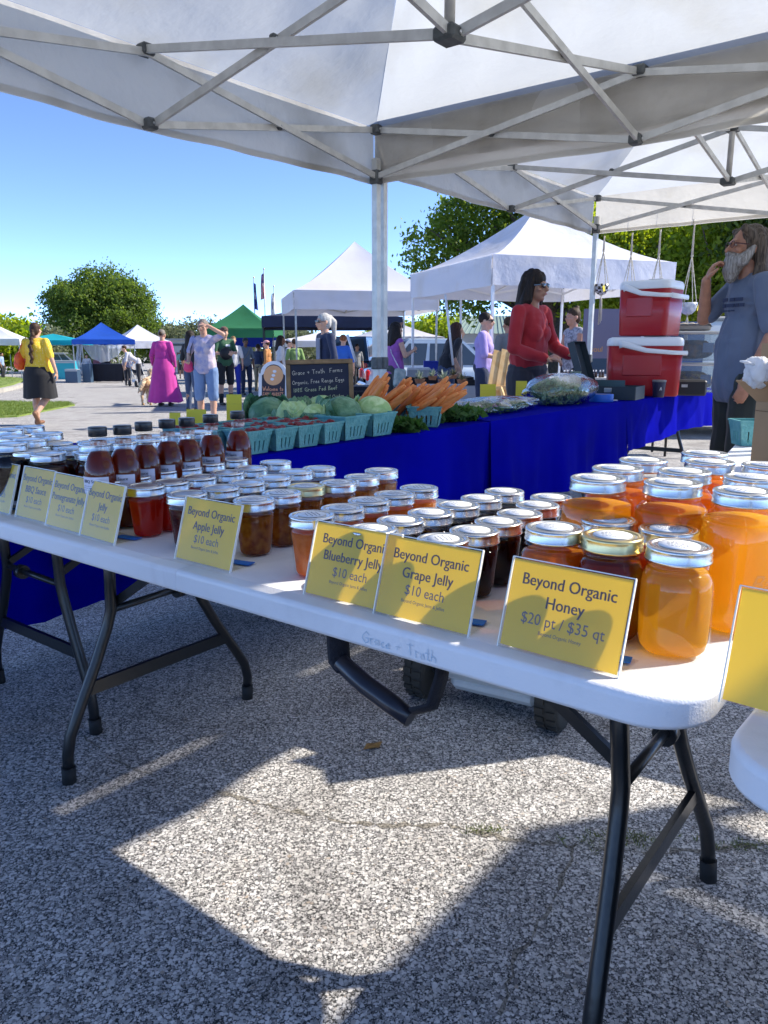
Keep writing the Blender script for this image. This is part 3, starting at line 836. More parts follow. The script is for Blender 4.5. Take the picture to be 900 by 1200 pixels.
def folding_table(name, label, loc, rz, x0, x1, W, top, group, legs=((-.70, -.74, -.35), (.60, .66, .28)), seam=True):
    t = thing(name, label, 'table', loc, rz, group)
    if seam:
        slab(x0, -.0012, W, top, .036, (False, False, True, True)).build('tabletop', HDPE, t)
        slab(.0012, x1, W, top, .036, (True, True, False, False)).build('tabletop', HDPE, t)
        mb = MB(); mb.box((0, .07, top - .05), (.09, .045, .016), bev=.003); mb.box((0, W - .07, top - .05), (.09, .045, .016), bev=.003); mb.build('hinge', BLKM, t)
    else:
        slab(x0, x1, W, top, .036, (True, True, True, True)).build('tabletop', HDPE, t)
    mb = MB()
    for n_ in (.10, W - .10): mb.box(((x0 + x1) / 2, n_, top - .0545), ((x1 - x0) * .9, .025, .018))
    mb.build('side_rail', BLKM, t)
    for (a, b, m_) in legs: leg_set(t, a, b, m_, W)
    return t
jam_table = folding_table('folding_table', 'long white folding table in front, covered with jars and yellow signs', (TS.x, TS.y, 0), TROT, -.86, .805, .76, T, 'white plastic folding tables')
# handwriting in faded blue marker on the rim
MARK = mat('blue_marker', (.45, .57, .68), .6, noise=.5, nscale=60, col2=(.66, .70, .74))
mb = MB(); handwriting(mb, 'Grace + Truth', 0, 0, .0145, .0013, .07)
w = mb.build('marker_writing', MARK, jam_table)
w.location = (.385, -.0012, T - .028); w.rotation_euler = (R(90), 0, 0)
# carrying handle hanging under the rim
STRAP = mat('nylon_strap', (.012, .012, .018), .75, bump=.3, bscale=200)
GRIP = mat('handle_grip', (.014, .014, .022), .35, coat=.3)
hd = MB()
p0, p1 = Vector((.29, .06, T - .046)), Vector((.475, .055, T - .046))
hl = Vector((.340, .02, T - .086)); hr = Vector((.452, .02, T - .114))
hd.tube([p0, Vector((.298, .05, T - .065)), Vector((.318, .03, T - .082)), hl], .016, 8, flat=(1, .25))
ho = hd.build('carry_strap', STRAP, jam_table); hd = MB(); hd.tube([p1, Vector((.478, .045, T - .07)), Vector((.474, .03, T - .105)), hr], .018, 8, flat=(1, .25))
hd.build('carry_strap', STRAP, jam_table)
hd = MB(); hd.tube([hl + Vector((-.012, 0, .008)), Vector((.372, .02, T - .100)), Vector((.412, .02, T - .113)), hr + Vector((-.004, 0, -.012))], [.0125, .014, .014, .012], 12); hd.build('grip', GRIP, ho)

# table 4: the next white table to the right, its rounded corner poking in
t4 = folding_table('folding_table', 'white folding table at the right edge with only its rounded corner in view', TF(.835, -.075), TROT - R(3), 0, 1.5, .5, .735, 'white plastic folding tables', legs=((1.2, 1.25, .9),), seam=False)
# table 3: behind the honey, carrying the cardboard box
p = P(837, 545, .74)
t3 = folding_table('folding_table', 'white table behind the honey jars carrying the cardboard box', p + Vector((0, 0, -.74)), TROT + R(8), 0, 1.4, .72, .74, 'white plastic folding tables', legs=((1.1, 1.15, .8),), seam=False)
# black crate below table 4
BLKP = mat('black_plastic', (.012, .012, .014), .5, bump=.1, bscale=60)
t = thing('storage_tote', 'black plastic tote in the shade under the right hand white table', 'tote', TF(1.02, .13), TROT)
mb = MB(); mb.box((.14, .16, .27), (.46, .42, .52), bev=.02)
mb.build('bin', BLKP, t); mb = MB(); mb.box((.14, .16, .545), (.49, .45, .035), bev=.012); mb.build('lid', BLKP, t)

# blue cloth tables: a run at right angles to the jam table
BLUE = mat('blue_tablecloth', (.0008, .0016, .30), .85, noise=.25, nscale=2.5, bump=.35, bscale=6, spec=.03)
def cloth(name, label, n0, n1, zf, zb_, group, seed, front_from=None, end0=True, end1=True, da=0.0):
    """plastic-lined cloth over trestles from n0 to n1 (table frame), front drop to zf, back drop to zb_"""
    mb = MB(); rnd = random.Random(seed); a0, a1 = -.80 + da, -1.56 - da; top = .755 + da
    ph = [rnd.uniform(0, 6) for _ in range(6)]
    def fold(s, d): return (.022 * math.sin(s * 9 + ph[0]) + .014 * math.sin(s * 19 + ph[1]) + .008 * math.sin(s * 41 + ph[2])) * min(1, d * 2.2)
    L = n1 - n0; nu = max(8, int(L * 22))
    def front(u, v):
        n_ = n0 + L * u; z = top - (top - zf - .02 * math.sin(n_ * 3 + ph[3])) * v; d = top - z
        q = TF(a0 + .010 + .02 * v + fold(n_, d), n_, z); return tuple(q)
    def back(u, v):
        n_ = n0 + L * u; z = top - (top - zb_ - .05 * math.sin(n_ * 2 + ph[4])) * v; d = top - z
        return tuple(TF(a1 - .010 - .02 * v + fold(n_, d), n_, z))
    def topf(u, v):
        n_ = n0 + L * u; a = a0 + .01 + (a1 - a0 - .02) * v
        return tuple(TF(a, n_, top + .0015 * math.sin(n_ * 14 + ph[5]) * math.sin(v * 9)))
    if front_from is None: mb.grid(front, nu, 14)
    else:
        f0 = (front_from - n0) / L; mb.grid(lambda u, v: front(f0 + (1 - f0) * u, v), nu, 14)
    mb.grid(topf, nu, 10); mb.grid(lambda u, v: back(1 - u, v), nu, 12)
    for on, nn, sg in ((end0, n0, -1), (end1, n1, 1)):
        if on:
            mb.grid(lambda u, v, nn=nn, sg=sg: tuple(TF(a1 - .01 + (a0 - a1 + .02) * (u if sg < 0 else 1 - u), nn + sg * (.004 + abs(fold(u * 2, v))), top - (top - zf) * v)), 16, 10)
    o = mb.build(name, BLUE)
    return tag(o, label, 'tablecloth', group)
GB = 'blue tablecloths over the row of tables'
cloth('tablecloth', 'blue cloth at the left, hanging navy dark below the stacked jars', .05, 2.42, .33, .18, GB, 3, front_from=.83, end0=False, end1=False)
cloth('tablecloth', 'blue cloth under the cabbages and carrots', 2.38, 4.13, .31, .3, GB, 5, end0=False, end1=False, da=.003)
cloth('tablecloth', 'shorter blue cloth at the far end, under the red coolers', 4.10, 6.25, .46, .4, GB, 8, end0=False)
for (n0, n1, lab) in ((.06, 2.40, 'folding table hidden under the left blue cloth, one bowed black leg showing'), (2.45, 4.1, 'folding table under the cabbage and carrot display'), (4.15, 6.2, 'folding table under the red coolers, a black leg showing below its cloth')):
    t = thing('trestle_table', lab, 'table', TF(-.82, n0), TROT + R(90), 'folding tables under the blue cloths')
    L = n1 - n0
    slab(0, L, .72, .748, .04, (True,) * 4, .04).build('tabletop', HDPE, t)
    leg_set(t, .30, .32, .8, .72, nt=(.2, .5), nf=(.10, .66)); leg_set(t, L - .25, L - .22, L - .75, .72, nt=(.2, .5), nf=(.10, .66))
# ================================================================ JARS
GLASS = glass_mat('jar_glass', (.985, .99, .985), .03, 1.5, boost=1.0)
LIDM = mat('tin_lid', (.72, .73, .74), .30, metal=1.0, noise=.12, nscale=40, bump=.05, bscale=80)
BANDM = mat('tin_band', (.74, .74, .73), .26, metal=1.0, noise=.15, nscale=60)
GOLDB = mat('gold_band', (.72, .60, .30), .28, metal=1.0, noise=.1, nscale=60)
STICK = mat('white_sticker', (.80, .81, .83), .6)
INK = mat('black_ink', (.03, .03, .035), .6)
GREYINK = mat('grey_ink', (.30, .32, .36), .6)
def lid_meshes(r, h, z, bandm):
    """screw band with rolled threads, and the flat lid inside it"""
    b = MB(); n = 40
    def kn(a, zz): return 1 + (.006 * math.cos(a * 40) if zz > z + h - .006 else 0)
    b.lathe([(r - .002, z), (r + .0006, z + .001), (r + .0008, z + .003), (r - .0008, z + .0048), (r + .0004, z + h * .5), (r - .0012, z + h * .62), (r - .0002, z + h - .004), (r - .0004, z + h - .0012), (r - .002, z + h), (r - .0065, z + h), (r - .0068, z + h - .0012)], n, wob=kn)
    l = MB(); l.lathe([(r - .0068, z + h - .0016), (r - .0085, z + h - .001), (r - .0125, z + h - .0016), (r - .013, z + h - .0008), (r * .5, z + h - .0006), (1e-5, z + h - .0004)], n)
    return b.mesh('band', bandm), l.mesh('lid', LIDM)
def inner(prof, off, top):
    out = [(1e-5, prof[1][1] + .004)]
    for r, z in prof[1:]:
        if z > top: break
        out.append((max(.001, r - off), max(z, prof[1][1] + .004)))
    out.append((out[-1][0], top)); out.append((1e-5, top))
    return out
JP = {  # outer glass profiles, lid radius, lid height, height
 'jelly': dict(prof=[(1e-5, .003), (.022, .0), (.0265, .002), (.0285, .008), (.0295, .02), (.0335, .060), (.0345, .070), (.0345, .0745), (.0325, .077), (.0325, .094)], r=.0355, lz=.0785, lh=.0175, fill=.070, sq=None),
 'pint': dict(prof=[(1e-5, .004), (.027, .0), (.034, .002), (.0385, .009), (.0405, .020), (.041, .05), (.0405, .078), (.0395, .088), (.036, .096), (.0325, .1005), (.0325, .1035), (.0345, .1045), (.0335, .106), (.0325, .125)], r=.0362, lz=.109, lh=.018, fill=.097, sq=3.2),
 'quart': dict(prof=[(1e-5, .004), (.032, .0), (.040, .002), (.0445, .010), (.046, .022), (.0468, .07), (.046, .115), (.0445, .13), (.040, .143), (.034, .1495), (.0325, .152), (.0345, .1535), (.0335, .155), (.0325, .174)], r=.0365, lz=.158, lh=.018, fill=.140, sq=3.2),
 'wide': dict(prof=[(1e-5, .004), (.033, .0), (.0385, .003), (.0405, .012), (.041, .05), (.041, .095), (.040, .102), (.0405, .104), (.0395, .125)], r=.0432, lz=.108, lh=.019, fill=.093, sq=None)}
PROTO = {}
def jar_proto(kind, liquid, band=None, sticker=True, emboss=False):
    key = (kind, liquid.name, (band or BANDM).name, sticker, emboss)
    if key in PROTO: return PROTO[key]
    p = JP[kind]; n = 40
    gm = MB(); gm.lathe(p['prof'], n, sq=p['sq'] and p['sq'] * .8)
    # faint raised panels of the glass
    g_ = gm.mesh('glass', GLASS)
    cm = MB(); cm.lathe(inner(p['prof'], .0026, p['fill']), n, sq=p['sq'] and p['sq'] * .8)
    c_ = cm.mesh('contents', liquid)
    bkey = ('lid', kind, (band or BANDM).name)
    if bkey not in PROTO: PROTO[bkey] = lid_meshes(p['r'], p['lh'], p['lz'], band or BANDM)
    b_, l_ = PROTO[bkey]
    skey = ('stick', kind)
    if skey not in PROTO:
        m = MB(); zt = p['lz'] + p['lh'] - .0002; rr = p['r'] - .0135
        m.lathe([(rr, zt), (rr, zt + .0004), (1e-5, zt + .0005)], 28)
        sm = m.mesh('sticker', STICK)
        m = MB()
        for q, (yy, ww) in enumerate([(.009, .022), (.003, .030), (-.003, .026), (-.009, .018)]):
            x = -ww / 2
            rnd = random.Random(q + len(kind))
            while x < ww / 2:
                w_ = rnd.uniform(.0015, .004); m.box((x + w_ / 2, yy + rnd.uniform(-.0004, .0004), zt + .0008), (w_, .0016, .0002)); x += w_ + .0012
        PROTO[skey] = (sm, m.mesh('print', GREYINK))
    em = None
    if emboss:
        em = text_mesh('Ball', .030, GLASS, .0006, shear=.4)
        rr = (p['prof'][5][0]) * 1.0
        bm = bmesh.new(); bm.from_mesh(em)
        r_ = bmesh.ops.extrude_face_region(bm, geom=bm.faces[:]); 
        for v in [v for v in r_['geom'] if isinstance(v, bmesh.types.BMVert)]: v.co.z += .0009
        for v in bm.verts:
            a = v.co.x / rr; y = v.co.y; o = v.co.z
            x_, y_ = math.sin(a), -math.cos(a); k = (abs(x_) ** (p['sq'] * .8) + abs(y_) ** (p['sq'] * .8)) ** (-1 / (p['sq'] * .8)) if p['sq'] else 1
            v.co = Vector((x_ * (rr * k + o), y_ * (rr * k + o), p['prof'][5][1] - .01 + y))
        bm.to_mesh(em); bm.free()
    PROTO[key] = (g_, c_, b_, l_, sticker and PROTO[skey], em)
    return PROTO[key]
def jar(kind, liquid, loc, label, group, name=None, band=None, sticker=True, emboss=False, turn=None):
    g_, c_, b_, l_, st, em = jar_proto(kind, liquid, band, sticker, emboss)
    t = thing(name or {'jelly': 'jelly_jar', 'pint': 'pint_jar', 'quart': 'quart_jar', 'wide': 'sauce_jar'}[kind], label, 'jar', loc, TROT + random.uniform(-.5, .5) if turn is None else turn, group)
    link('glass', g_, t); link('contents', c_, t); link('screw_band', b_, t)
    l = link('lid', l_, t); l.rotation_euler.z = random.uniform(-.6, .6)
    if st:
        s = link('sticker', st[0], l); link('print', st[1], l)
    if em: link('embossed_name', em, t)
    return t
HONEY = liquid_mat('honey', (1.0, .54, .06), .45, .32, (.95, .36, .025), .35, 14, clear=.30)
HONEY_B = liquid_mat('light_honey', (1.0, .66, .09), .45, .36, (1.0, .54, .05), .3, 12, clear=.32)
HONEY_D = liquid_mat('dark_honey', (.95, .36, .035), .4, .28, (.75, .20, .018), .5, 14, clear=.40)
HONEY_R = liquid_mat('red_honey', (.52, .065, .012), .4, .18, (.32, .03, .006), .5, 14, clear=.5)
REDJ = liquid_mat('red_jelly', (.95, .045, .015), .45, .25, (.75, .02, .008), .6, 40, clear=.25)
MAROON = liquid_mat('maroon_jelly', (.26, .030, .012), .3, .12, (.13, .010, .006), .7, 40, clear=.45)
BROWNJ = liquid_mat('apple_jelly', (.72, .30, .05), .4, .22, (.34, .08, .015), .9, 70, clear=.3)
PEACH = liquid_mat('peach_jelly', (.82, .34, .09), .4, .2, (.60, .20, .045), .8, 60, clear=.15)
BLACKJ = liquid_mat('blueberry_jelly', (.012, .004, .010), .3, .03, (.006, .002, .006), .5, 40, clear=.3)
SAUCE = liquid_mat('stew_sauce', (.20, .022, .010), .3, .06, (.10, .012, .008), .8, 55, clear=.3)
PALE = liquid_mat('pale_butter', (.36, .30, .17), .3, .05, (.28, .22, .12), .8, 55, clear=.15)

ORD = ['first', 'second', 'third', 'fourth', 'fifth', 'sixth', 'seventh', 'eighth']
def jar_rows(rows, kind, h):
    for (liq, band, desc, grp, pts) in rows:
        pts = sorted(pts, key=lambda q: AN(P(*q, T + h))[1])
        for i, q in enumerate(pts):
            w = P(*q, T + h) + NX * (.014 if q in ((120, 563), (163, 570)) else 0); w.z = T
            bnd = band[i] if isinstance(band, dict) and i in band else None
            lq = liq[i] if isinstance(liq, list) else liq
            dd = desc if not isinstance(desc, dict) else desc.get(i)
            lab = dd if isinstance(desc, dict) and dd else '%s jar from the front in %s' % (ORD[i], desc if isinstance(desc, str) else desc['row'])
            jar(kind, lq, w, lab, grp, band=bnd, sticker=grp.split()[-2] in ('apple', 'orange', 'blueberry', 'grape'))
H_J = .0955
jar_rows([
    (MAROON, None, 'the dark red row beside the sauce bottles', 'small jars of dark red jelly by the bottles', [(120, 563), (156, 558), (188, 551), (217, 547), (245, 542), (273, 537.5)]),
    ([REDJ, REDJ, REDJ, MAROON, MAROON, MAROON], None, {'row': 'the bright red jelly row', 3: 'red jar coloured darker for shade, fourth back in the bright red row', 4: 'red jar coloured darker for shade, fifth back in the bright red row', 5: 'red jar coloured darker for shade at the far end of the bright red row'}, 'small jars of bright red jelly', [(163, 570), (199.5, 564), (232.5, 558.5), (266, 553), (294, 548), (323, 541)]),  # same red jelly; shade on the rear three is coloured in as maroon
    (MAROON, None, 'the maroon row behind the apple jelly sign', 'small jars of maroon jelly', [(219, 578), (258, 571), (289, 565), (320, 559), (347, 552), (374, 548)]),
    (BROWNJ, {2: GOLDB}, {'row': 'the lumpy brown apple jelly row', 2: 'brown apple jelly jar with the gold coloured lid band'}, 'small jars of brown apple jelly', [(297.5, 585), (330, 577), (359, 569), (396, 565), (424, 558), (447, 550.6)]),
    (PEACH, None, 'the tan orange jelly row', 'small jars of tan orange jelly', [(365.5, 603), (401.5, 594.7), (432, 586), (462, 578.5), (491, 571)]),
    (BLACKJ, None, 'the left of the two black jelly rows', 'small jars of black blueberry jelly', [(436, 619), (469, 609), (504, 600), (537, 591), (564, 583), (591, 575)]),
    (BLACKJ, None, 'the right of the two black jelly rows', 'small jars of black grape jelly', [(519, 631), (556, 621), (584, 610.5), (609, 601), (630, 591), (646, 582)]),
], 'jelly', H_J)
# honey: pints in front, quarts behind
for (px, py, liq, band, lab) in [
    (650, 617, HONEY_D, None, 'pint of amber honey just behind the honey sign, beside the black jelly'),
    (714, 608, HONEY_D, None, 'pint of amber honey half hidden behind the gold lidded pint'),
    (718, 626.5, HONEY_R, GOLDB, 'pint of dark red honey with a gold coloured lid band'),
    (784, 619, HONEY_D, None, 'pint of honey directly behind the nearest bright orange pint'),
    (796, 638.5, HONEY_B, None, 'nearest pint of bright orange honey at the sunny table corner')]:
    w = P(px, py, T + .127); w.z = T
    jar('pint', liq, w, lab, 'pint jars of honey', band=band)
for (px, py, liq, lab) in [
    (701, 559, HONEY, 'front quart of the left quart row, pinkish amber honey'),
    (724, 547.5, HONEY_D, 'second quart in the left row of amber quarts'),
    (754, 538, HONEY_D, 'rear quart in the left row of amber quarts'),
    (789, 564, HONEY, 'front quart of the middle row, above the nearest pint'),
    (802, 551, HONEY_D, 'second quart in the middle row of amber quarts'),
    (832, 540, HONEY_D, 'third quart in the middle row of amber quarts'),
    (826, 530, HONEY_D, 'rearmost quart, its lid farthest from the camera'),
    (873, 574, HONEY_B, 'large bright orange quart with a raised name in the glass, at the right'),
    (882, 558, HONEY, 'quart behind the large bright orange quart'),
    (900, 544, HONEY_D, 'quart with its lid cut by the right edge of the photo')]:
    w = P(px, py, T + .176); w.z = T
    big = px == 873
    jar('quart', liq, w, lab, 'quart jars of honey', emboss=big, turn=(R(16) if big else None))
# tall sauce jars at the left end
for (px, py, h, liq, base, lab) in [
    (12, 529, .127, PALE, T, 'jar of pale grey butter at the left edge'),
    (32, 533, .127, SAUCE, T, 'dark red sauce jar behind the second yellow sign from the left'),
    (85, 531, .127, SAUCE, T, 'dark red sauce jar above the pomegranate sign, left of the bottles'),
    (66, 526, .127, SAUCE, T, 'dark sauce jar half hidden between the two front sauce jars'),
    (45, 521, .127, SAUCE, T, 'sauce jar with only its lid showing behind the front sauce jars'),
    (88, 519, .127, SAUCE, T, 'sauce jar whose lid shows just left of the first bottle')]:
    w = P(px, py, base + h) + NX * .045; w.z = base
    jar('pint', liq, w, lab, 'jars of sauce at the left end of the table', sticker=False)
TB = .7575
for (px, py, lab) in [(10, 502, 'upper stacked jar nearest the left edge of the photo'), (35, 499, 'highest jar of the stacked group at the far left'), (55, 507, 'rightmost jar of the stacked group, over dark purple contents'),
                      (14, 511, 'middle jar of the stacked group at the far left'), (11, 519, 'lowest jar of the stacked group at the far left'), (36, 514, 'jar between the stacked lids above the second sign')]:
    w = P(px, py, TB + .127); w.z = TB
    jar('pint', BLACKJ, w, lab, 'dark jars stacked on the blue cloth at the far left', sticker=False)
for i, (px, py) in enumerate([(124, 514), (152, 512), (180, 510), (206, 508), (232, 505), (112, 519), (142, 517), (170, 515)]):
    w = P(px, py, TB + .127); w.z = TB
    jar('pint', MAROON, w, ['jar lid glimpsed between bottles %s' % s for s in ('one and two from the left, rear row', 'two and three, rear row', 'three and four, rear row', 'four and five, rear row', 'five and six, rear row', 'one and two, nearer row', 'two and three, nearer row', 'three and four, nearer row')][i], 'jars standing behind the sauce bottles', sticker=False)

# ---------------------------------------------------------------- sauce bottles
CAPM = mat('black_cap', (.02, .022, .026), .35, coat=.2)
BSAUCE = liquid_mat('bottle_sauce', (.42, .055, .014), .3, .16, (.24, .022, .007), .5, 30, clear=.4)
BLABEL = mat('bottle_label', (.72, .70, .80), .6)
bprof = [(1e-5, .003), (.024, .0), (.029, .002), (.031, .008), (.031, .108), (.0305, .116), (.0285, .128), (.023, .145), (.0165, .156), (.0150, .161), (.0150, .178), (.0155, .180), (.0155, .184)]
mb = MB(); mb.lathe(bprof, 32); B_G = mb.mesh('glass', GLASS)
mb = MB(); mb.lathe([(1e-5, .004), (.027, .004), (.0288, .009), (.0290, .108), (.0285, .116), (.0265, .128), (.021, .145), (.0150, .153), (1e-5, .1535)], 32); B_C = mb.mesh('contents', BSAUCE)
mb = MB(); mb.lathe([(.0160, .182), (.0172, .183), (.0173, .198), (.0166, .2), (1e-5, .2)], 32, wob=lambda a, z: 1 + .01 * math.cos(a * 24)); B_K = mb.mesh('cap', CAPM)
mb = MB(); mb.grid(lambda u, v: (.0314 * math.sin(-1.05 + 2.1 * u), -.0314 * math.cos(-1.05 + 2.1 * u), .064 + .044 * v), 14, 1); B_L = mb.mesh('label', BLABEL)
def bend(me, r, z, sc=1.0):
    for v in me.vertices:
        a = v.co.x / r; v.co = Vector((math.sin(a) * r, -math.cos(a) * r, z + v.co.y))
    return me
B_T1 = bend(text_mesh('BBQ Sauce', .0085, INK, .0002), .0317, .097)
mb = MB()
for yy in (.090, .086, .082, .076, .071):
    x = -.022
    while x < .018:
        w_ = random.uniform(.002, .005); mb.add([(x, yy, 0), (x + w_, yy, 0), (x + w_, yy + .0013, 0), (x, yy + .0013, 0)], [(0, 1, 2, 3)]); x += w_ + .0012
B_T2 = bend(mb.mesh('print', GREYINK), .0317, 0)
mb = MB(); mb.grid(lambda u, v: (.0154 * math.sin(6.283 * u), -.0154 * math.cos(6.283 * u), .166 + .008 * v), 20, 1); B_N = mb.mesh('neck_reflection', mat('reflection_specks', (.42, .18, .12), .5, noise=.9, nscale=160, col2=(.75, .72, .70)))  # pale and brown specks painted as reflections in the clear neck
for i, (px, py) in enumerate([(110.7, 503), (140, 501), (165, 497), (192.7, 494), (216, 492), (244, 488), (276, 484)]):
    w = P(px, py, T + .196) + NX * .006; w.z = T
    t = thing('sauce_bottle', '%s dark red sauce bottle with a black cap%s' % (['leftmost', 'second from left', 'third from left', 'middle', 'fifth from left', 'sixth from left', 'rightmost'][i], ''), 'bottle', w, [-.1, .0, -.05, -.25, .2, -.1, -.45][i] * 1.0 - .15, 'sauce bottles with black caps')
    link('glass', B_G, t); link('contents', B_C, t); link('cap', B_K, t); l = link('label', B_L, t); link('print', B_T1, l); link('print', B_T2, l); link('neck_reflection', B_N, t)

# ---------------------------------------------------------------- yellow signs in clear holders
YEL = fabric_mat('yellow_paper', (1.0, .80, .10), .55, .03, .02, 3, rough=.7)
ACR = glass_mat('acrylic', (.98, .98, .97), .04, 1.49, boost=1.0)
ACRE = mat('acrylic_edge', (.86, .85, .78), .3)
TAPE = mat('painters_tape', (.02, .16, .62), .55, bump=.2, bscale=80)
INKD = mat('sign_ink', (.17, .15, .15), .7)
SW, SH, LEAN = .143, .108, R(17)
def sign(l0, lines, label, w=SW, h=SH, yaw=0.0, back=False, a0=None, n0=.03, base=T, z0=0.0):
    t = thing('price_sign', label, 'sign', TF(a0, n0, base), TROT + yaw, 'yellow price signs in clear holders')
    Mx = Matrix.Rotation(-LEAN, 4, 'X')
    def pl(mb): return mb.xf(Mx)
    pp = MB(); pp.box((w / 2, .0016, h / 2 + .001), (w - .004, .0005, h - .005)); pl(pp); pp.build('paper', YEL, t)
    ho = MB(); ho.box((w / 2, .0, h / 2), (w, .0012, h)); pl(ho)
    ho.box((w / 2, .03, .0012), (w, .058, .0016)); hob = ho.build('holder', ACR, t)
    ed = MB(); ed.box((w / 2, .0017, h + .0004), (w + .001, .0042, .0012)); ed.box((-.0004, .0017, h / 2), (.0012, .0042, h)); ed.box((w + .0004, .0017, h / 2), (.0012, .0042, h)); pl(ed); ed.build('edge', ACRE, t)
    y = h * .73
    for (txt, sz, bold, dy) in lines:
        me = text_mesh(txt, sz, INKD, bold, sx=.96)
        xs_ = [v.co.x for v in me.vertices]; 
        wd = max(xs_) - min(xs_); k = min(1, (w * .93) / wd)
        for v in me.vertices:
            v.co = Mx @ Vector((v.co.x * k * (-1 if back else 1) + w / 2, (.0025 if back else .0009), v.co.y * 1.06 + y))
        link('lettering', me, t)
        y -= dy
    if not back:
        tp = MB(); tp.box((w * .80, .045, .003), (.05, .018, .0012), Matrix.Rotation(.25, 3, 'Z')); tp.build('tape', TAPE, t)
    return t
def lines(second, price='$10 each', small='Beyond Organic Jams & Jellies', s2=.0185):
    return [('Beyond Organic', .0185, .00035, .023), (second, s2, .00035, .021), (price, .0175, -.0001, .0105), (small, .0058, 0, .01)]
sign(0, lines('Butter'), 'yellow sign cut by the left edge of the photo', w=.125, a0=-.74, n0=.045)
sign(0, lines('BBQ Sauce'), 'yellow BBQ sauce sign, second from the left', w=.12, a0=-.596, n0=.048)
sign(0, lines('Pomegranate Jelly'), 'yellow pomegranate jelly sign, third from the left', w=.128, a0=-.466, n0=.042, yaw=-.03)
sign(0, lines('Jelly'), 'yellow jelly sign with a pale glare across it, touching the pomegranate sign', w=.118, a0=-.333, n0=.036, yaw=-.04)
sign(0, lines('Apple Jelly'), 'yellow apple jelly sign standing alone near the table hinge', w=.137, a0=-.055, n0=.041)
sign(0, lines('Blueberry Jelly'), 'yellow blueberry jelly sign, partly covered by the grape jelly sign', w=.150, a0=.248, n0=.034, yaw=.02)
sign(0, lines('Grape Jelly'), 'yellow grape jelly sign overlapping the blueberry sign', w=.146, a0=.378, n0=.031)
sign(0, lines('Honey', '$20 pt / $35 qt', 'Beyond Organic Honey'), 'yellow honey sign with two prices, in front of the amber jars', w=.148, a0=.566, n0=.031, yaw=-.03)
sign(0, [('Beyond', .0185, .0003, .028), ('Y o', .0185, 0, .021), ('$10', .0175, 0, .0175), ('to', .0175, 0, .01)], 'yellow sign seen from its blank back at the right edge of the photo', w=.148, h=.118, a0=.815, n0=.035, yaw=-.05, back=True, base=.74)

# ================================================================ PRODUCE ON THE BLUE CLOTH
PULP = mat('green_pulp', (.10, .31, .31), .85, noise=.25, nscale=30, bump=.5, bscale=90, col2=(.15, .38, .37))
def basket_mesh(w, h, n_slots=3, name='basket'):
    """moulded pulp berry basket: tapered walls with slots cut near the foot, thick rim"""
    mb = MB(); wb = w * .78
    for s in range(4):
        Rz = Matrix.Rotation(s * math.pi / 2, 3, 'Z')
        def pt(u, z, o=0.0):
            hw = (wb + (w - wb) * z / h) / 2
            return Rz @ Vector((u * hw, -hw - o, z))
        slots = [(-.62 + 1.24 * (k + .5) / n_slots - .055, -.62 + 1.24 * (k + .5) / n_slots + .055) for k in range(n_slots)]
        us = sorted([-1, 1] + [x for q in slots for x in q]); zs = [0, h * .12, h * .58, h * .8, h]
        for a, b in zip(us, us[1:]):
            hole = any(abs(a - q[0]) < 1e-6 for q in slots)
            for j in range(4):
                if hole and j == 1: continue
                z0, z1 = zs[j], zs[j + 1]
                o = 0 if j < 3 else w * .012
                mb.add([pt(a, z0, o), pt(b, z0, o), pt(b, z1, o), pt(a, z1, o), pt(a, z0, -w * .025), pt(b, z0, -w * .025), pt(b, z1, -w * .025), pt(a, z1, -w * .025)],
                       [(0, 1, 2, 3), (5, 4, 7, 6), (3, 2, 6, 7), (0, 4, 5, 1), (0, 3, 7, 4), (1, 5, 6, 2)], False)
        mb.box(Rz @ Vector((0, -w / 2, h)), (w * 1.04, w * .06, h * .07), Rz)
    mb.box((0, 0, .003), (wb * .97, wb * .97, .004))
    return mb.mesh(name, PULP)
BK_S = basket_mesh(.108, .072, 3); BK_B = basket_mesh(.145, .085, 4)
BERRY = mat('berry_red', (.30, .012, .014), .38, noise=.5, nscale=60, bump=.5, bscale=220)
GREENLEAF = mat('berry_leaf', (.09, .20, .04), .6)
def berry_pile(t, w, h, n, r, seed, m=BERRY, leafy=True):
    rnd = random.Random(seed); base = h * .8
    ms = MB(); ms.ico((0, 0, 0), 1, 2, (1, 1, .9), .05); me = ms.mesh('berry', m)
    for k in range(n):
        x, y = rnd.uniform(-.36, .36) * w, rnd.uniform(-.36, .36) * w
        s_ = r * rnd.uniform(.75, 1.15); o = link('berry', me, t, (x, y, base + rnd.uniform(-.2, .6) * r), (rnd.uniform(0, 3), rnd.uniform(0, 3), 0)); o.scale = (s_, s_, s_)
zt2 = .7575
sp = [(300, 533), (327, 528.5), (352, 523.5), (378, 519)]
ROW = []
a_, n_a, n_b = -.86, .95, 1.335
k = 0
for row, da in ((0, 0), (1, -.118), (2, -.236)):
    for i in range(5 if row else 4):
        n_ = 0.955 + i * .118 - (.118 * 0 if row == 0 else .06)
        lab = 'teal pulp basket of %s, %s, %s' % ('red berries' if (i + row) % 4 != 3 else 'a few berries', ['front row', 'middle row', 'back row'][row], ['leftmost', 'second from left', 'third from left', 'fourth from left', 'fifth from left'][i])
        t = thing('berry_basket', lab, 'basket', TF(a_ + da, n_, zt2), TROT + random.uniform(-.06, .06), 'teal pulp baskets of berries')
        link('basket', BK_S, t); berry_pile(t, .108, .078, 16 if (i + row) % 4 != 3 else 9, .013, 10 * row + i)
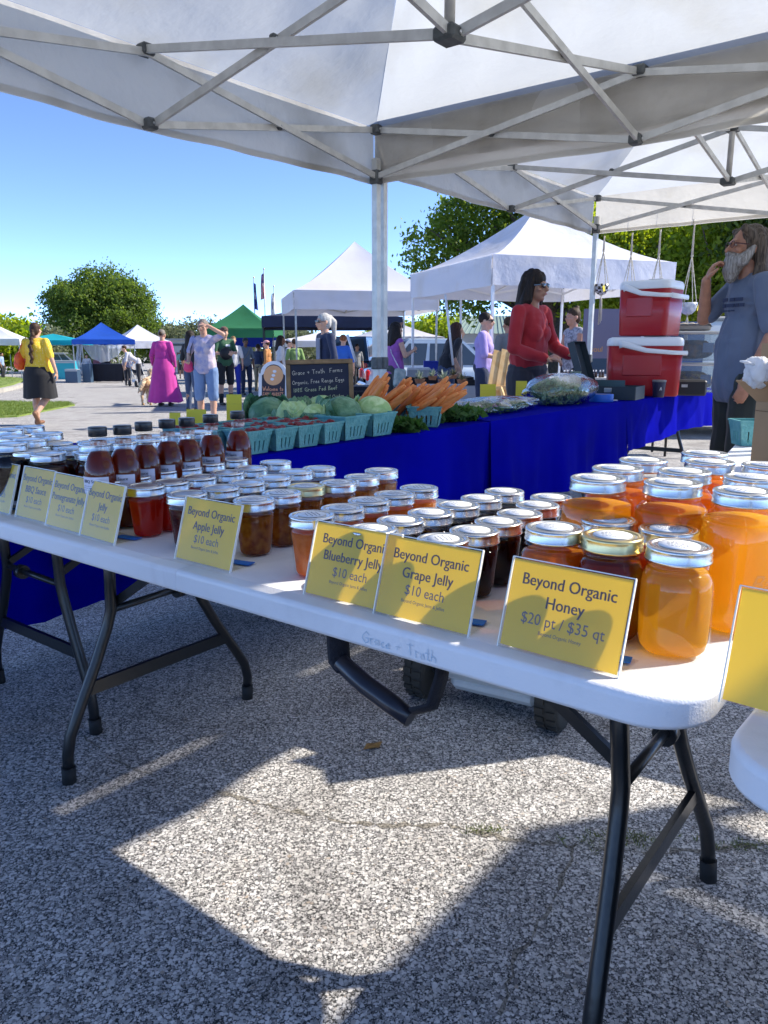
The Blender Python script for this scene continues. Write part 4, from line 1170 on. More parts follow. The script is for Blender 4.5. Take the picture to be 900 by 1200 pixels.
# cabbages
CAB = mat('cabbage_leaf', (.27, .44, .15), .5, noise=.5, nscale=11, bump=.8, bscale=30, col2=(.50, .64, .32), ndist=2.5)
CABD = mat('cabbage_outer_leaf', (.06, .17, .08), .48, noise=.4, nscale=12, bump=1.0, bscale=34, col2=(.14, .28, .15), ndist=2.5)
VEIN = mat('cabbage_vein', (.46, .60, .36), .5)
def cabbage(px, py, d, r, label, outer, rot, pale=True):
    c = Q(px, py + (9 if d > 3.3 else 5), d); r *= .96
    t = thing('cabbage', label, 'cabbage', c, rot, 'green cabbages heaped behind the baskets')
    mb = MB(); rnd = random.Random(int(px))
    mb.grid(lambda u, v: tuple(Vector((math.cos(6.283 * u) * math.sin(math.pi * v), math.sin(6.283 * u) * math.sin(math.pi * v), -math.cos(math.pi * v) * .88)) * r * (1 + .02 * math.sin(u * 19 + v * 8))), 36, 20)
    mb.build('head', CAB if pale else CABD, t); outer = max(outer, 2)
    for k in range(outer):
        a0 = -1.57 + rnd.uniform(-1.6, 1.6) if k < 3 else rnd.uniform(0, 6.28); tilt = rnd.uniform(.0, .9); s_ = rnd.uniform(.85, 1.15)
        mb = MB()
        Mr = Matrix.Rotation(a0, 3, 'Z') @ Matrix.Rotation(tilt, 3, 'Y')
        def lf(u, v):
            x = (u - .5) * 2; rr = 1.06 + .05 * k * .3 + .13 * abs(x) ** 3 + .16 * max(0, v - .75)
            th = x * 1.05 * math.sin(math.pi * min(1, .15 + v * .7)); ph = -1.4 + v * 2.5
            w_ = .05 * math.sin(x * 13 + k + v * 5) * (abs(x) ** 2 + max(0, v - .4) * 1.2)
            return tuple(Mr @ (Vector((math.cos(ph) * math.cos(th), math.sin(th), math.sin(ph) * .95)) * r * (rr + w_) * s_ ** .15))
        mb.grid(lf, 18, 18)
        lo = mb.build('outer_leaf', CABD if (k % 2 == 0 or not pale) else CAB, t)
        vn = MB()
        vn.tube([Vector(lf(.5, .05 + v_ * .9)) * 1.004 for v_ in (0, .2, .4, .6, .8, 1)], [r * .045, r * .038, r * .03, r * .022, r * .014, r * .006], 6)
        for q in range(7):
            for sd_ in (-1, 1):
                v0 = .12 + q * .11
                pts = [Vector(lf(.5 + sd_ * .40 * f_, v0 + .22 * f_)) * 1.004 for f_ in (0, .3, .6, 1)]
                vn.tube(pts, [r * .020, r * .015, r * .010, r * .004], 5)
        vn.build('vein', VEIN, lo)
    return t
for (px, py, d, r, lab, o, ro, pl) in [
    (315, 481, 3.15, .085, 'dark leafy cabbage at the left end of the heap', 4, 2.2, False), (343, 483, 2.98, .068, 'small round pale cabbage in front of the chalkboard', 0, .3, True),
    (370, 484, 2.95, .060, 'small pale cabbage between the round one and the big dark one', 1, 1.0, True), (400, 483, 2.98, .090, 'big cabbage wrapped in dark blue green leaves', 5, 4.0, False),
    (436, 480, 3.08, .084, 'pale veined cabbage at the right end of the heap', 1, 3.6, True), (345, 474, 3.45, .075, 'cabbage at the back left, under the chalkboard', 2, 0, False),
    (378, 472, 3.5, .08, 'pale cabbage at the back, touching the chalkboard', 2, 5, True), (425, 472, 3.5, .075, 'cabbage at the back right beside the canopy pole', 2, 2, False), (318, 492, 3.1, .06, 'cabbage leaf bundle low at the left behind the berries', 2, 1, False)]:
    cabbage(px, py, d, r, lab, o, ro, pl)
for i, (n_, lab) in enumerate([(1.45, 'large teal basket under the big dark cabbage'), (1.615, 'large teal basket under the pale veined cabbage')]):
    t = thing('produce_basket', lab, 'basket', TF(-.885, n_, zt2), TROT, 'large teal pulp baskets')
    link('basket', BK_B, t)
# carrots in their baskets
CARR = mat('carrot', (.66, .19, .035), .5, noise=.5, nscale=22, bump=.4, bscale=50, col2=(.72, .26, .07))
cm_ = MB(); cm_.lathe([(1e-5, -.002), (.0045, 0), (.0078, .018), (.0095, .07), (.0118, .12), (.0125, .145), (.008, .152), (1e-5, .153)], 12, wob=lambda a, z: 1 + .05 * math.sin(z * 300))
cm_.v = [(x, y, .153 - z) for x, y, z in cm_.v]; cm_.f = [tuple(reversed(f)) for f in cm_.f]
CM = cm_.mesh('carrot', CARR)
STEM = mat('carrot_stem', (.10, .16, .04), .7)
sm_ = MB(); sm_.tube([(0, 0, .15), (.002, 0, .162)], [.006, .004], 6); CS = sm_.mesh('stem', STEM)
def carrots(t, n, seed, w, h, fan=1.0):
    rnd = random.Random(seed)
    for k in range(n):
        x = rnd.uniform(-.50, .30) * w; y = rnd.uniform(-.35, .35) * w
        o = link('carrot', CM, t, (x, y, h * rnd.uniform(.25, .8)), (rnd.uniform(-.35, .35), rnd.uniform(.65, 1.2) * fan, rnd.uniform(-.45, .45)))
        s_ = rnd.uniform(.75, 1.12); o.scale = (s_ * 1.35, s_ * 1.35, s_ * 1.25)
for i, (n_, da, n, fan, lab) in enumerate([(2.03, 0, 30, 1, 'front teal basket heaped with orange carrots leaning right'), (1.84, -.17, 20, .8, 'rear teal basket of carrots beside the canopy pole'), (2.04, -.19, 20, 1, 'teal basket of carrots behind the front carrot basket')]):
    t = thing('carrot_basket', lab, 'basket', TF(-.91 + da, n_, zt2), TROT + .5, 'teal baskets of carrots')
    link('basket', BK_B, t); carrots(t, n, 60 + i, .15, .098, fan)
# bundles of greens lying on the cloth
GREENS = leaf_mat('salad_leaf', (.035, .10, .022), (.09, .19, .05), .35)
def leaf_heap(name, label, c, r, n, size, m, seed, cat, rz=0):
    bl_ = [((0, 0, r[2] * .55), (r[0], r[1], r[2] * .6))]
    o = link(name, quads_mesh(name, leaf_cloud(bl_, n, size, seed, .1), m), loc=c, rot=(0, 0, rz))
    return tag(o, label, cat)
leaf_heap('green_onions', 'dark green onion tops between the cabbages and carrots', TF(-.87, 1.78, zt2), (.10, .06, .04), 260, .035, GREENS, 5, 'greens', TROT + .4)
leaf_heap('kale_bunch', 'bunch of dark kale on the blue cloth right of the carrots', TF(-.93, 2.30, zt2), (.16, .07, .06), 420, .03, GREENS, 6, 'greens', TROT + 1.2)
BAG = glass_mat('clear_bag', (.90, .94, .96), .18, 1.45, bump=1.0, boost=2.4)
HERB = leaf_mat('herb_leaf', (.14, .24, .11), (.27, .36, .20), .45)
def crumpled(mb, c, r, seed, amp=.18, nu=26, nv=16, f=5):
    rr = random.Random(seed); ph = [rr.uniform(0, 6) for _ in range(6)]
    def fn(u, v):
        a, b = 6.2832 * u, math.pi * v
        k = 1 + amp * (math.sin(f * a + ph[0] + 2 * b) * math.sin(b * 3 + ph[1]) + .6 * math.sin(2 * f * a + ph[2]) * math.sin(b * 5 + ph[3]) + .35 * math.sin(7 * b + ph[4] + 3 * f * a)) * math.sin(b)
        return (c[0] + r[0] * k * math.cos(a) * math.sin(b), c[1] + r[1] * k * math.sin(a) * math.sin(b), c[2] - r[2] * k * math.cos(b))
    mb.grid(fn, nu, nv); return mb
t = thing('bagged_greens', 'clear plastic bag of feathery green herbs left of the open cash box', 'bag', TF(-1.02, 3.62, zt2), TROT + R(90))
crumpled(MB(), (.02, 0, .085), (.36, .17, .10), 3, .10).build('bag', BAG, t)
link('greens', quads_mesh('greens', leaf_cloud([((0, 0, .06), (.27, .14, .07)), ((-.12, .02, .10), (.12, .1, .06))], 2200, .018, 8, .2), HERB), t)
t = thing('bagged_greens', 'flat plastic bags of dark greens and purple leaves right of the carrots', 'bag', TF(-1.05, 2.85, zt2), TROT + R(90))
crumpled(MB(), (0, 0, .035), (.42, .15, .045), 9, .2, 36, 14, 9).build('bag', BAG, t)
link('greens', quads_mesh('greens', leaf_cloud([((0, 0, .03), (.34, .12, .028))], 900, .022, 9, .2), GREENS), t)
PURP = mat('purple_leaf', (.25, .08, .20), .6)
mb = MB(); mb.tube([TF(-.99, 2.6, .79) - TF(-1.05, 2.85, zt2), TF(-1.0, 2.9, .80) - TF(-1.05, 2.85, zt2)], [.02, .03], 8, flat=(1, .4)); o = mb.build('purple_leaves', PURP, t); o.rotation_euler.z = -(TROT + R(90))
# yellow cards among the goods
YC = mat('yellow_card', (.72, .62, .05), .7)
for (px, py, d, w_, lab) in [(230, 488, 3.3, .09, 'small yellow card left of the berries, between two bottles'), (274, 470, 3.5, .07, 'small yellow card at the left of the cabbages'), (572, 456, 4.75, .10, 'yellow card standing by the canopy pole behind the greens'), (611, 452, 5.0, .07, 'yellow card half hidden by the bag of herbs'), (205, 492, 3.25, .05, 'narrow yellow card behind the fourth bottle')]:
    c = Q(px, py, d); t = thing('price_card', lab, 'card', (c.x, c.y, .757), random.uniform(-.3, .2), 'small yellow cards on the blue cloth')
    hh = max(.05, c.z - .757 + .03)
    mb = MB(); mb.box((0, 0, hh / 2), (w_, .002, hh), Matrix.Rotation(-.1, 3, 'X')); mb.build('card', YC, t)
    mb = MB(); mb.box((0, .015, hh * .35), (w_ * .9, .002, hh * .7), Matrix.Rotation(.35, 3, 'X')); mb.build('stand', ACR, t)

# ---------------------------------------------------------------- chalkboard and A-frame sign
WOODF = mat('board_frame_wood', (.28, .17, .075), .6, noise=.35, nscale=18, bump=.2, bscale=60)
SLATE = mat('slate_board', (.006, .008, .030), .5, noise=.3, nscale=8)
CHALK = mat('chalk', (.62, .56, .44), .9)
CHALKY = mat('chalk_yellow', (.55, .60, .34), .9)
d = 3.75
bl_, br_, tl_, tr_ = Q(343, 472, d), Q(418, 470, d), Q(334, 422, d), Q(410, 419, d)
W_ = .325; Hh = .245
zb0 = .757
t = thing('chalkboard', 'dark chalkboard in a wooden frame with handwritten farm offers, behind the cabbages', 'chalkboard', ((tl_.x + tr_.x) / 2 + .012, d, zb0), R(2))
top = tl_.z - zb0 + .005
Mb = Matrix.Rotation(R(-9), 4, 'X') @ Matrix.Rotation(R(-1.2), 4, 'Y')
def bb(mb): return mb.xf(Mb)
mb = MB(); mb.box((0, 0, top - .13 + .0), (W_ - .03, .008, .24)); bb(mb); mb.build('slate', SLATE, t)
for (c_, s_) in (((0, -.003, top - .011), (W_, .02, .022)), ((0, -.003, top - .26), (W_, .02, .022)), ((-W_ / 2 + .011, -.0031, top - .1355), (.022, .0195, .2265)), ((W_ / 2 - .011, -.0031, top - .1355), (.022, .0195, .2265))):
    mb = MB(); mb.box(c_, s_, bev=.002); bb(mb); mb.build('frame_rail', WOODF, t)
mb = MB(); mb.beam((0, .075, top - .05), (0, .20, .01), .02, .012); mb.build('rear_leg', WOODF, t)
for (txt, x, y, sz, m_, sl) in [('Grace + Truth  Farms', -.133, top - .072, .020, CHALK, .05), ('Organic, Free Range Eggs', -.133, top - .118, .018, CHALK, .05), ('100% Grass Fed Beef', -.128, top - .155, .019, CHALKY, .05), ('Organic Pasture Raised Chicken', -.133, top - .195, .0145, CHALKY, .05)]:
    mb = MB(); ex = handwriting(mb, txt, 0, 0, sz, .0019, .06, sl * .6)
    k = min(1, .268 / ex)
    mb.v = [(x + vx * k, -.0046, y + vy) for vx, vy, vz in mb.v]
    mb.f = [tuple(reversed(f)) for f in mb.f]
    bb(mb); mb.build('writing', m_, t)
# A-frame pavement sign
d = 12.0
gzz = gz(d)
WPL = mat('white_plastic', (.80, .80, .80), .45)
DGREY = mat('sign_black', (.035, .03, .045), .6)
PEACHC = mat('sign_peach', (.80, .42, .20), .7)
c = Q(318, 440, d)
t = thing('a_frame_sign', 'white A frame sign with a round peach emblem on a dark panel', 'sign', (c.x, d, gzz), R(-6))
def zz(py): return Q(318, py, d).z - gzz
ztop, zsh, zbot = zz(422), zz(437), zz(490)
hw = .235
outl = [(-hw, .05), (hw, .05), (hw, zsh)] + [(hw * .88 * math.cos(a), zsh + (ztop - zsh) * math.sin(a)) for a in [i * math.pi / 12 for i in range(13)]] + [(-hw, zsh)]
M4 = Matrix.Rotation(R(90), 4, 'X') 
Mt = Matrix.Rotation(R(-10), 4, 'X')
mb = MB(); mb.prism(outl, 0, .035, Mt @ Matrix(((1, 0, 0, 0), (0, 0, 1, 0), (0, 1, 0, 0), (0, 0, 0, 1)))); mb.build('front_panel', WPL, t)
inn = [(-hw * .78, .12), (hw * .78, .12), (hw * .78, zsh - .03)] + [(hw * .62 * math.cos(a), zsh - .0 + (ztop - zsh) * .72 * math.sin(a)) for a in [i * math.pi / 12 for i in range(13)]] + [(-hw * .78, zsh - .03)]
mb = MB(); mb.prism(inn, -.006, .001, Mt @ Matrix(((1, 0, 0, 0), (0, 0, 1, 0), (0, 1, 0, 0), (0, 0, 0, 1)))); dp = mb.build('dark_panel', DGREY, t)
mb = MB(); mb.prism([(.155 * math.cos(a), zsh - .03 + .155 * math.sin(a)) for a in [i * math.pi / 12 for i in range(24)]], -.010, -.006, Mt @ Matrix(((1, 0, 0, 0), (0, 0, 1, 0), (0, 1, 0, 0), (0, 0, 0, 1)))); mb.build('emblem_disc', PEACHC, t)
mb = MB()
for q in (-.06, .0, .06): mb.prism([(.03 * math.cos(a) + q * .3, zsh - .03 + q + .022 * math.sin(a)) for a in [i * math.pi / 6 for i in range(12)]], -.013, -.0101, Mt @ Matrix(((1, 0, 0, 0), (0, 0, 1, 0), (0, 1, 0, 0), (0, 0, 0, 1))))
mb.build('emblem', WPL, t)
SP = mat('sign_peach_ink', (.85, .40, .22), .8); SY = mat('sign_yellow_ink', (.72, .70, .25), .8)
for (txt, yy, sz, m_) in [('Welcome to', zsh - .27, .062, SP), ('FARM MARKET', zsh - .35, .052, SP)]:
    mb = MB(); ex = handwriting(mb, txt, 0, 0, sz, .009, .04)
    k = .33 / ex; mb.v = [tuple(Mt @ Vector((-.165 + vx * k, -.011, yy + vy))) for vx, vy, vz in mb.v]; mb.f = [tuple(reversed(f)) for f in mb.f]; mb.build('writing', m_, t)
for q, (yy, m_) in enumerate([(-.44, SP), (-.52, SY), (-.59, SY), (-.66, SY)]):
    mb = MB(); rnd = random.Random(q); x = -.16
    while x < .15:
        w_ = rnd.uniform(.012, .03); mb.beam((x, 0, rnd.uniform(0, .012)), (x + w_, 0, rnd.uniform(0, .03)), .004, .010); x += w_ + .006
    mb.v = [tuple(Mt @ (Vector(v_) + Vector((0, -.011, zsh + yy)))) for v_ in mb.v]; mb.build('scribble', m_, t)
mb = MB(); yb = .62
for s_ in (-1, 1): mb.beam((s_ * hw * .9, .30, zsh * .98), (s_ * hw * .95, yb + .02, 0), .04, .03)
mb.beam((-hw * .9, yb - .1, .25), (hw * .9, yb - .1, .25), .03, .04); mb.build('rear_frame', WPL, t)

# ---------------------------------------------------------------- cash box, tape, coolers, bins
t = thing('cash_box', 'open dark grey metal cash box on the blue cloth', 'cash box', TF(-.97, 4.34, zt2), TROT + R(6))
CBM = mat('cash_box_metal', (.022, .035, .045), .45, bump=.1, bscale=90)
mb = MB(); L_, D_, H_ = .35, .25, .085
mb.box((0, 0, .003), (L_, D_, .006)); 
for (c_, s_) in (((0, -D_ / 2, H_ / 2), (L_, .005, H_)), ((0, D_ / 2, H_ / 2), (L_, .005, H_)), ((-L_ / 2, 0, H_ / 2), (.005, D_ - .006, H_)), ((L_ / 2, 0, H_ / 2), (.005, D_ - .006, H_))): mb.box(c_, s_)
mb.build('box_body', CBM, t)
mb = MB(); mb.box((-.03, 0, H_ - .012), (L_ * .6, D_ * .86, .004)); mb.box((-.03, 0, H_ + .014), (L_ * .6, .004, .045)); mb.box((-.12, 0, H_ + .012), (.004, D_ * .8, .04)); mb.build('coin_tray', mat('tray_grey', (.05, .10, .12), .5), t)
Ml = Matrix.Translation((-L_ / 2, 0, H_)) @ Matrix.Rotation(R(-108), 4, 'Y') @ Matrix.Diagonal((.85, 1, 1, 1))
mb = MB(); mb.box((L_ / 2, 0, .022), (L_, D_, .006))
for (c_, s_) in (((L_ / 2, -D_ / 2, .0), (L_, .005, .045)), ((L_ / 2, D_ / 2, .0), (L_, .005, .045)), ((L_, 0, 0), (.005, D_ - .006, .045))): mb.box(c_, s_)
mb.xf(Ml); lo = mb.build('lid', CBM, t)
mb = MB(); mb.box((L_ * .55, -.03, .017), (.10, .07, .003)); mb.xf(Ml); mb.build('paper_slip', mat('slip_blue_grey', (.42, .52, .60), .6), lo)
mb = MB(); mb.box((0, -D_ / 2 - .005, .06), (.05, .008, .03), bev=.002); mb.build('latch', BOLT, t)
t = thing('tape_roll', 'roll of bright blue tape lying beside the cash box', 'tape', TF(-.905, 3.98, zt2))
mb = MB(); mb.lathe([(.042, 0), (.072, 0), (.074, .004), (.074, .044), (.072, .048), (.042, .048), (.042, 0)], 32); mb.build('tape', mat('tape_blue', (.015, .12, .55), .45), t)
mb = MB(); mb.lathe([(.038, .001), (.0419, .001), (.0419, .047), (.038, .047), (.038, .001)], 28); mb.build('core', mat('card_core', (.35, .25, .15), .8), t)
mb = MB(); mb.box((0, 0, .003), (.05, .02, .006)); tag(mb.build('paper_scrap', STICK, loc=TF(-.87, 4.09, zt2 + .002)), 'scrap of white paper right of the tape roll', 'paper')

RED = mat('cooler_red', (.36, .006, .012), .38, bump=.06, bscale=120, coat=.15)
CWH = mat('cooler_white', (.74, .76, .78), .42)
def cooler(label, loc, rz, L, D, Hb, hand=-1):
    t = thing('cooler', label, 'cooler', loc, rz, 'red picnic coolers with white lids')
    mb = MB(); zs = [(0, .93), (.01, .955), (Hb * .5, .985), (Hb, 1.0)]
    def ring(k, z, r=.045):
        return [(x * 1.0, y, z) for x, y in rrect(-L / 2 * k, L / 2 * k, -D / 2 * k + D / 2 - D / 2, D / 2 * k, r, (1, 1, 1, 1), 0, 6)]
    rings = [[(x, y, z) for x, y in [(px_ * k, py_ * k) for px_, py_ in rrect(-L / 2, L / 2, -D / 2, D / 2, .045, (1, 1, 1, 1), 0, 6)]] for z, k in zs]
    # rrect pins y at both ends, so shrink about the centre by hand
    n = len(rings[0]); vs = [p for q in rings for p in q]
    fs = [(j * n + i, j * n + (i + 1) % n, (j + 1) * n + (i + 1) % n, (j + 1) * n + i) for j in range(len(rings) - 1) for i in range(n)] + [tuple(reversed(range(n))), tuple((len(rings) - 1) * n + i for i in range(n))]
    mb.add(vs, fs, True); mb.build('body', RED, t)
    mb = MB(); mb.box((-.02, -D / 2 * .99, Hb * .62), (L * .52, .012, Hb * .42), bev=.006); mb.build('side_panel', RED, t)
    lid = [[(px_ * k, py_ * k, z) for px_, py_ in rrect(-L / 2, L / 2, -D / 2, D / 2, .05, (1, 1, 1, 1), 0, 6)] for z, k in ((Hb, 1.01), (Hb + .010, 1.02), (Hb + .040, 1.01), (Hb + .054, .97), (Hb + .060, .90))]
    vs = [p for q in lid for p in q]
    fs = [(j * n + i, j * n + (i + 1) % n, (j + 1) * n + (i + 1) % n, (j + 1) * n + i) for j in range(4) for i in range(n)] + [tuple(reversed(range(n))), tuple(4 * n + i for i in range(n))]
    mb = MB(); mb.add(vs, fs, True); lo = mb.build('lid', CWH, t)
    mb = MB(); mb.box((L * .14, 0, Hb + .064), (L * .28, D * .5, .012), bev=.004); mb.build('lid_recess', mat('recess_grey', (.35, .38, .42), .5), lo)
    # the bail handle swung down along the side
    mb = MB(); y = -D / 2 - .022
    for s_ in (-1, 1):
        pass
    mb.tube([(-L * .36, y, Hb + .008), (-L * .30, y - .004, Hb + .012), (0, y - .010, Hb - .03), (L * .36, y - .006, Hb - .045), (L / 2 + .022, y + .03, Hb - .048)], [.025, .022, .016, .014, .014], 12, flat=(.45, 1))
    mb.tube([(L / 2 + .022, y + .03, Hb - .048), (L / 2 + .026, 0, Hb - .05), (L / 2 + .022, D / 2, Hb - .05)], .017, 12, flat=(.45, 1))
    mb.build('handle', CWH, t)
    return t
cy = 5.62
c1 = Q(748, 459, cy)
cooler('lower red cooler with a white lid, standing on the blue cloth', (c1.x + .02, cy, zt2 + .0), R(-14), .50, .33, .345)
c2 = Q(762, 392, cy)
cooler('upper red cooler balanced on top of the lower one', (c2.x, cy + .03, zt2 + .345 + .071), R(-40), .36, .32, .315)
CLEARP = glass_mat('bin_plastic', (.86, .88, .88), .25, 1.5, bump=.5, boost=2.2)
for (z0, lab, fill) in ((0, 'lower clear plastic bin on the blue cloth right of the coolers', (.30, .24, .10)), (.235, 'upper clear plastic bin with cables and a blue card inside', (.16, .10, .09))):
    c = Q(812, 452, 6.05); t = thing('plastic_bin', lab, 'bin', (c.x, 6.05, zt2 + z0), R(-12), 'clear plastic storage bins')
    L_, D_, H_ = .44, .34, .20
    mb = MB(); mb.box((0, 0, .004), (L_ * .9, D_ * .9, .006))
    for s_ in range(4):
        Rz = Matrix.Rotation(s_ * math.pi / 2, 3, 'Z'); w_, d_ = (L_, D_) if s_ % 2 == 0 else (D_, L_)
        mb.box(Rz @ Vector((0, -d_ / 2 * .96, H_ / 2)), (w_ * .94, .004, H_), Rz)
    mb.build('bin', CLEARP, t)
    mb = MB(); mb.box((0, 0, H_ + .010), (L_ * 1.04, D_ * 1.05, .02), bev=.006); mb.build('lid', mat('frosted_lid', (.55, .58, .58), .35, trans=.4), t)
    mb = MB(); crumpled(mb, (-.02, .02, .085), (L_ * .36, D_ * .34, .07), int(z0 * 100) + 2, .2); mb.build('contents', mat('bin_contents%d' % int(z0 * 10), fill, .8, noise=.8, nscale=14, col2=(.05, .06, .12)), t)
    mb = MB(); mb.box((.06, -D_ / 2 * .90, .10), (.075, .003, .07)); mb.build('card', mat('blue_card', (.10, .16, .32), .6), t)
c = Q(806, 409, 6.0); t = thing('egg_cartons', 'stack of grey egg cartons on top of the clear bins', 'carton', (c.x - .02, 6.0, zt2 + .235 + .222), R(-12))
mb = MB()
def egg(u, v):
    x, y = (u - .5) * .34, (v - .5) * .13
    return (x, y, .05 + .014 * abs(math.sin(u * math.pi * 6)) * min(1, 6 * min(v, 1 - v) + .2) - .04 * max(0, abs(u - .5) - .45) * 10)
mb.grid(egg, 48, 8); mb.box((0, 0, .025), (.33, .12, .045), bev=.012); mb.build('carton', mat('pulp_grey', (.30, .28, .25), .9), t)
# black tumbler and small things between cash box and bins
t = thing('tumbler', 'dark drinking cup with a small white mark, in front of the lower cooler', 'cup', Q(769, 447, 5.3) * Vector((1, 1, 0)) if False else Vector((Q(772, 455, 5.35).x, 5.35, zt2)))
mb = MB(); mb.lathe([(1e-5, 0), (.036, 0), (.038, .01), (.046, .10), (.046, .103), (.043, .104), (1e-5, .104)], 24); mb.build('cup', mat('cup_navy', (.015, .015, .045), .4), t)
mb = MB(); mb.lathe([(.044, .104), (.047, .105), (.047, .115), (.04, .118), (1e-5, .118)], 24); mb.build('lid', mat('cup_lid', (.2, .2, .2), .4), t)
mb = MB(); handwriting(mb, 'A', -.008, .05, .02, .004); mb.v = [(x, -.0455, y) for x, y, z in mb.v]; mb.f = [tuple(reversed(f)) for f in mb.f]; mb.build('mark', STICK, t)
t = thing('card_reader_case', 'low black case right of the cash box, catching one glint', 'case', Vector((Q(800, 452, 5.6).x, 5.6, zt2)), R(-14))
mb = MB(); mb.box((0, 0, .055), (.30, .2, .11), bev=.012); mb.build('case', BLKP, t); mb = MB(); mb.box((0, -.103, .07), (.04, .006, .02)); mb.build('clasp', BOLT, t)
# papers, cups and cartons between herbs and cash box
t = thing('paper_cup_stack', 'stack of pale paper cups behind the herbs', 'cups', Vector((Q(674, 452, 5.1).x, 5.1, zt2)))
mb = MB()
for k in range(4): mb.lathe([(.026, .03 * k), (.036, .03 * k + .09), (.038, .03 * k + .092), (.035, .03 * k + .09)], 16)
mb.build('cups', mat('paper_cup', (.32, .40, .30), .7, noise=.4, nscale=20), t)
for (px, dd, s_, lab, col) in [(662, 5.3, (.08, .07, .075), 'crumpled white paper bag behind the herbs', (.68, .68, .66)), (683, 5.55, (.07, .06, .11), 'white paper bag with a brown cut out, left of the cash box', (.70, .68, .64)), (700, 5.5, (.07, .05, .06), 'small white carton behind the open cash box', (.66, .66, .64))]:
    t = thing('paper_bag', lab, 'bag', Vector((Q(px, 450, dd).x, dd, zt2)), R(15), 'paper bags and cartons by the cash box')
    crumpled(MB(), (0, 0, s_[2] * .95), s_, int(px), .16).build('bag', mat('bag_paper%d' % px, col, .8, bump=.3, bscale=30), t)

# cardboard box with a white bag, and a basket, on table three
CARD = mat('cardboard', (.40, .25, .13), .85, noise=.12, nscale=5, bump=.05, bscale=90)
base3 = P(888, 540, .74)
cb = P(912, 552, .74)
t = thing('cardboard_box', 'brown cardboard box with an open flap at the right edge', 'box', (cb.x + .082, cb.y + .01, .742), TROT + R(52))
hB = Q(885, 402, cb.y).z - .742
W2, D2 = .19, .22
mb = MB()
for (c_, s_) in (((0, -D2 / 2, hB / 2), (W2, .004, hB)), ((0, D2 / 2, hB / 2), (W2, .004, hB)), ((-W2 / 2, 0, hB / 2), (.004, D2 - .005, hB)), ((W2 / 2, 0, hB / 2), (.004, D2 - .005, hB))): mb.box(c_, s_)
mb.box((0, 0, .003), (W2, D2, .004)); mb.build('carton', CARD, t)
mb = MB(); mb.box((0, 0, 0), (.10, D2, .004)); mb.xf(Matrix.Translation((-W2 / 2 - .038, 0, hB * .62)) @ Matrix.Rotation(R(38), 4, 'Y')); mb.build('flap', CARD, t)
mb = MB(); mb.box((-W2 / 2 - .0035, 0, hB * .46), (.0015, D2 * .98, .002)); mb.build('crease', mat('crease_dark', (.18, .10, .05), .9), t)
WB = fabric_mat('white_bag', (.80, .81, .84), .3, 0, .15, 12, rough=.35)
t = thing('plastic_bag', 'knotted white plastic bag spilling over the cardboard box', 'bag', Q(878, 425, cb.y - .02), 0)
mb = MB(); crumpled(mb, (.026, 0, -.026), (.034, .026, .042), 4, .34, 30, 20, 3)
for (ax_, az_) in ((-.026, .004),): mb.tube([(.008, 0, -.006), (.5 * ax_, -.004, az_ * .6), (ax_, 0, az_)], [.013, .012, .007], 7, flat=(1, .35))
mb.build('bag', WB, t)
t = thing('plastic_bag', 'white bag mounded on top of the cardboard box', 'bag', (cb.x + .07, cb.y, .742 + hB), 0)
crumpled(MB(), (0, 0, .0), (.085, .07, .035), 14, .2).build('bag', WB, t)
bp_ = P(876, 521, .742)
t = thing('berry_basket', 'teal pulp basket on the white table beside the cardboard box', 'basket', bp_, TROT + R(35), 'teal pulp baskets of berries')
link('basket', basket_mesh(.108, .088, 3), t)
# grey lidded cooler on the ground behind the honey
t = thing('ground_cooler', 'grey lidded red cooler on the ground behind the honey jars', 'cooler', (Q(790, 540, 3.3).x, 3.3, 0), R(-20))
mb = MB(); mb.box((0, 0, .23), (.52, .40, .44), bev=.03); mb.build('body', RED, t)
mb = MB(); mb.box((0, 0, .475), (.55, .43, .06), bev=.02); mb.build('lid', mat('lid_grey', (.42, .46, .50), .5), t)
mb = MB(); mb.tube([(-.29, -.12, .36), (-.30, -.1, .40), (-.30, .1, .40), (-.29, .12, .36)], .014, 8); mb.build('handle', CWH, t)

# big wheeled white cooler beneath the table
WH1, WH2 = G(652, 866), G(497, 826)
mid = (WH1 + WH2) / 2; dv = (WH1 - WH2).normalized(); yaw = math.atan2(dv.y, dv.x)
t = thing('wheeled_cooler', 'white wheeled cooler on the ground beneath the jam table', 'cooler', (mid.x, mid.y + .06, 0), yaw)
WPC = mat('cooler_cream', (.66, .66, .63), .5, noise=.06, nscale=10, bump=.08, bscale=150)
hwid = (WH1 - WH2).length / 2
mb = MB(); mb.box((0, .165, .28), (2 * hwid - .085, .39, .39), bev=.03); mb.box((.02, .165, .072), (2 * hwid - .14, .34, .05), bev=.018); mb.build('body', WPC, t)
mb = MB(); mb.box((0, .17, .497), (2 * hwid - .06, .42, .05), bev=.02); mb.build('lid', WPC, t)
TYRE = mat('tyre_rubber', (.035, .032, .026), .8); RIM = mat('wheel_rim', (.30, .36, .44), .45, metal=.2)
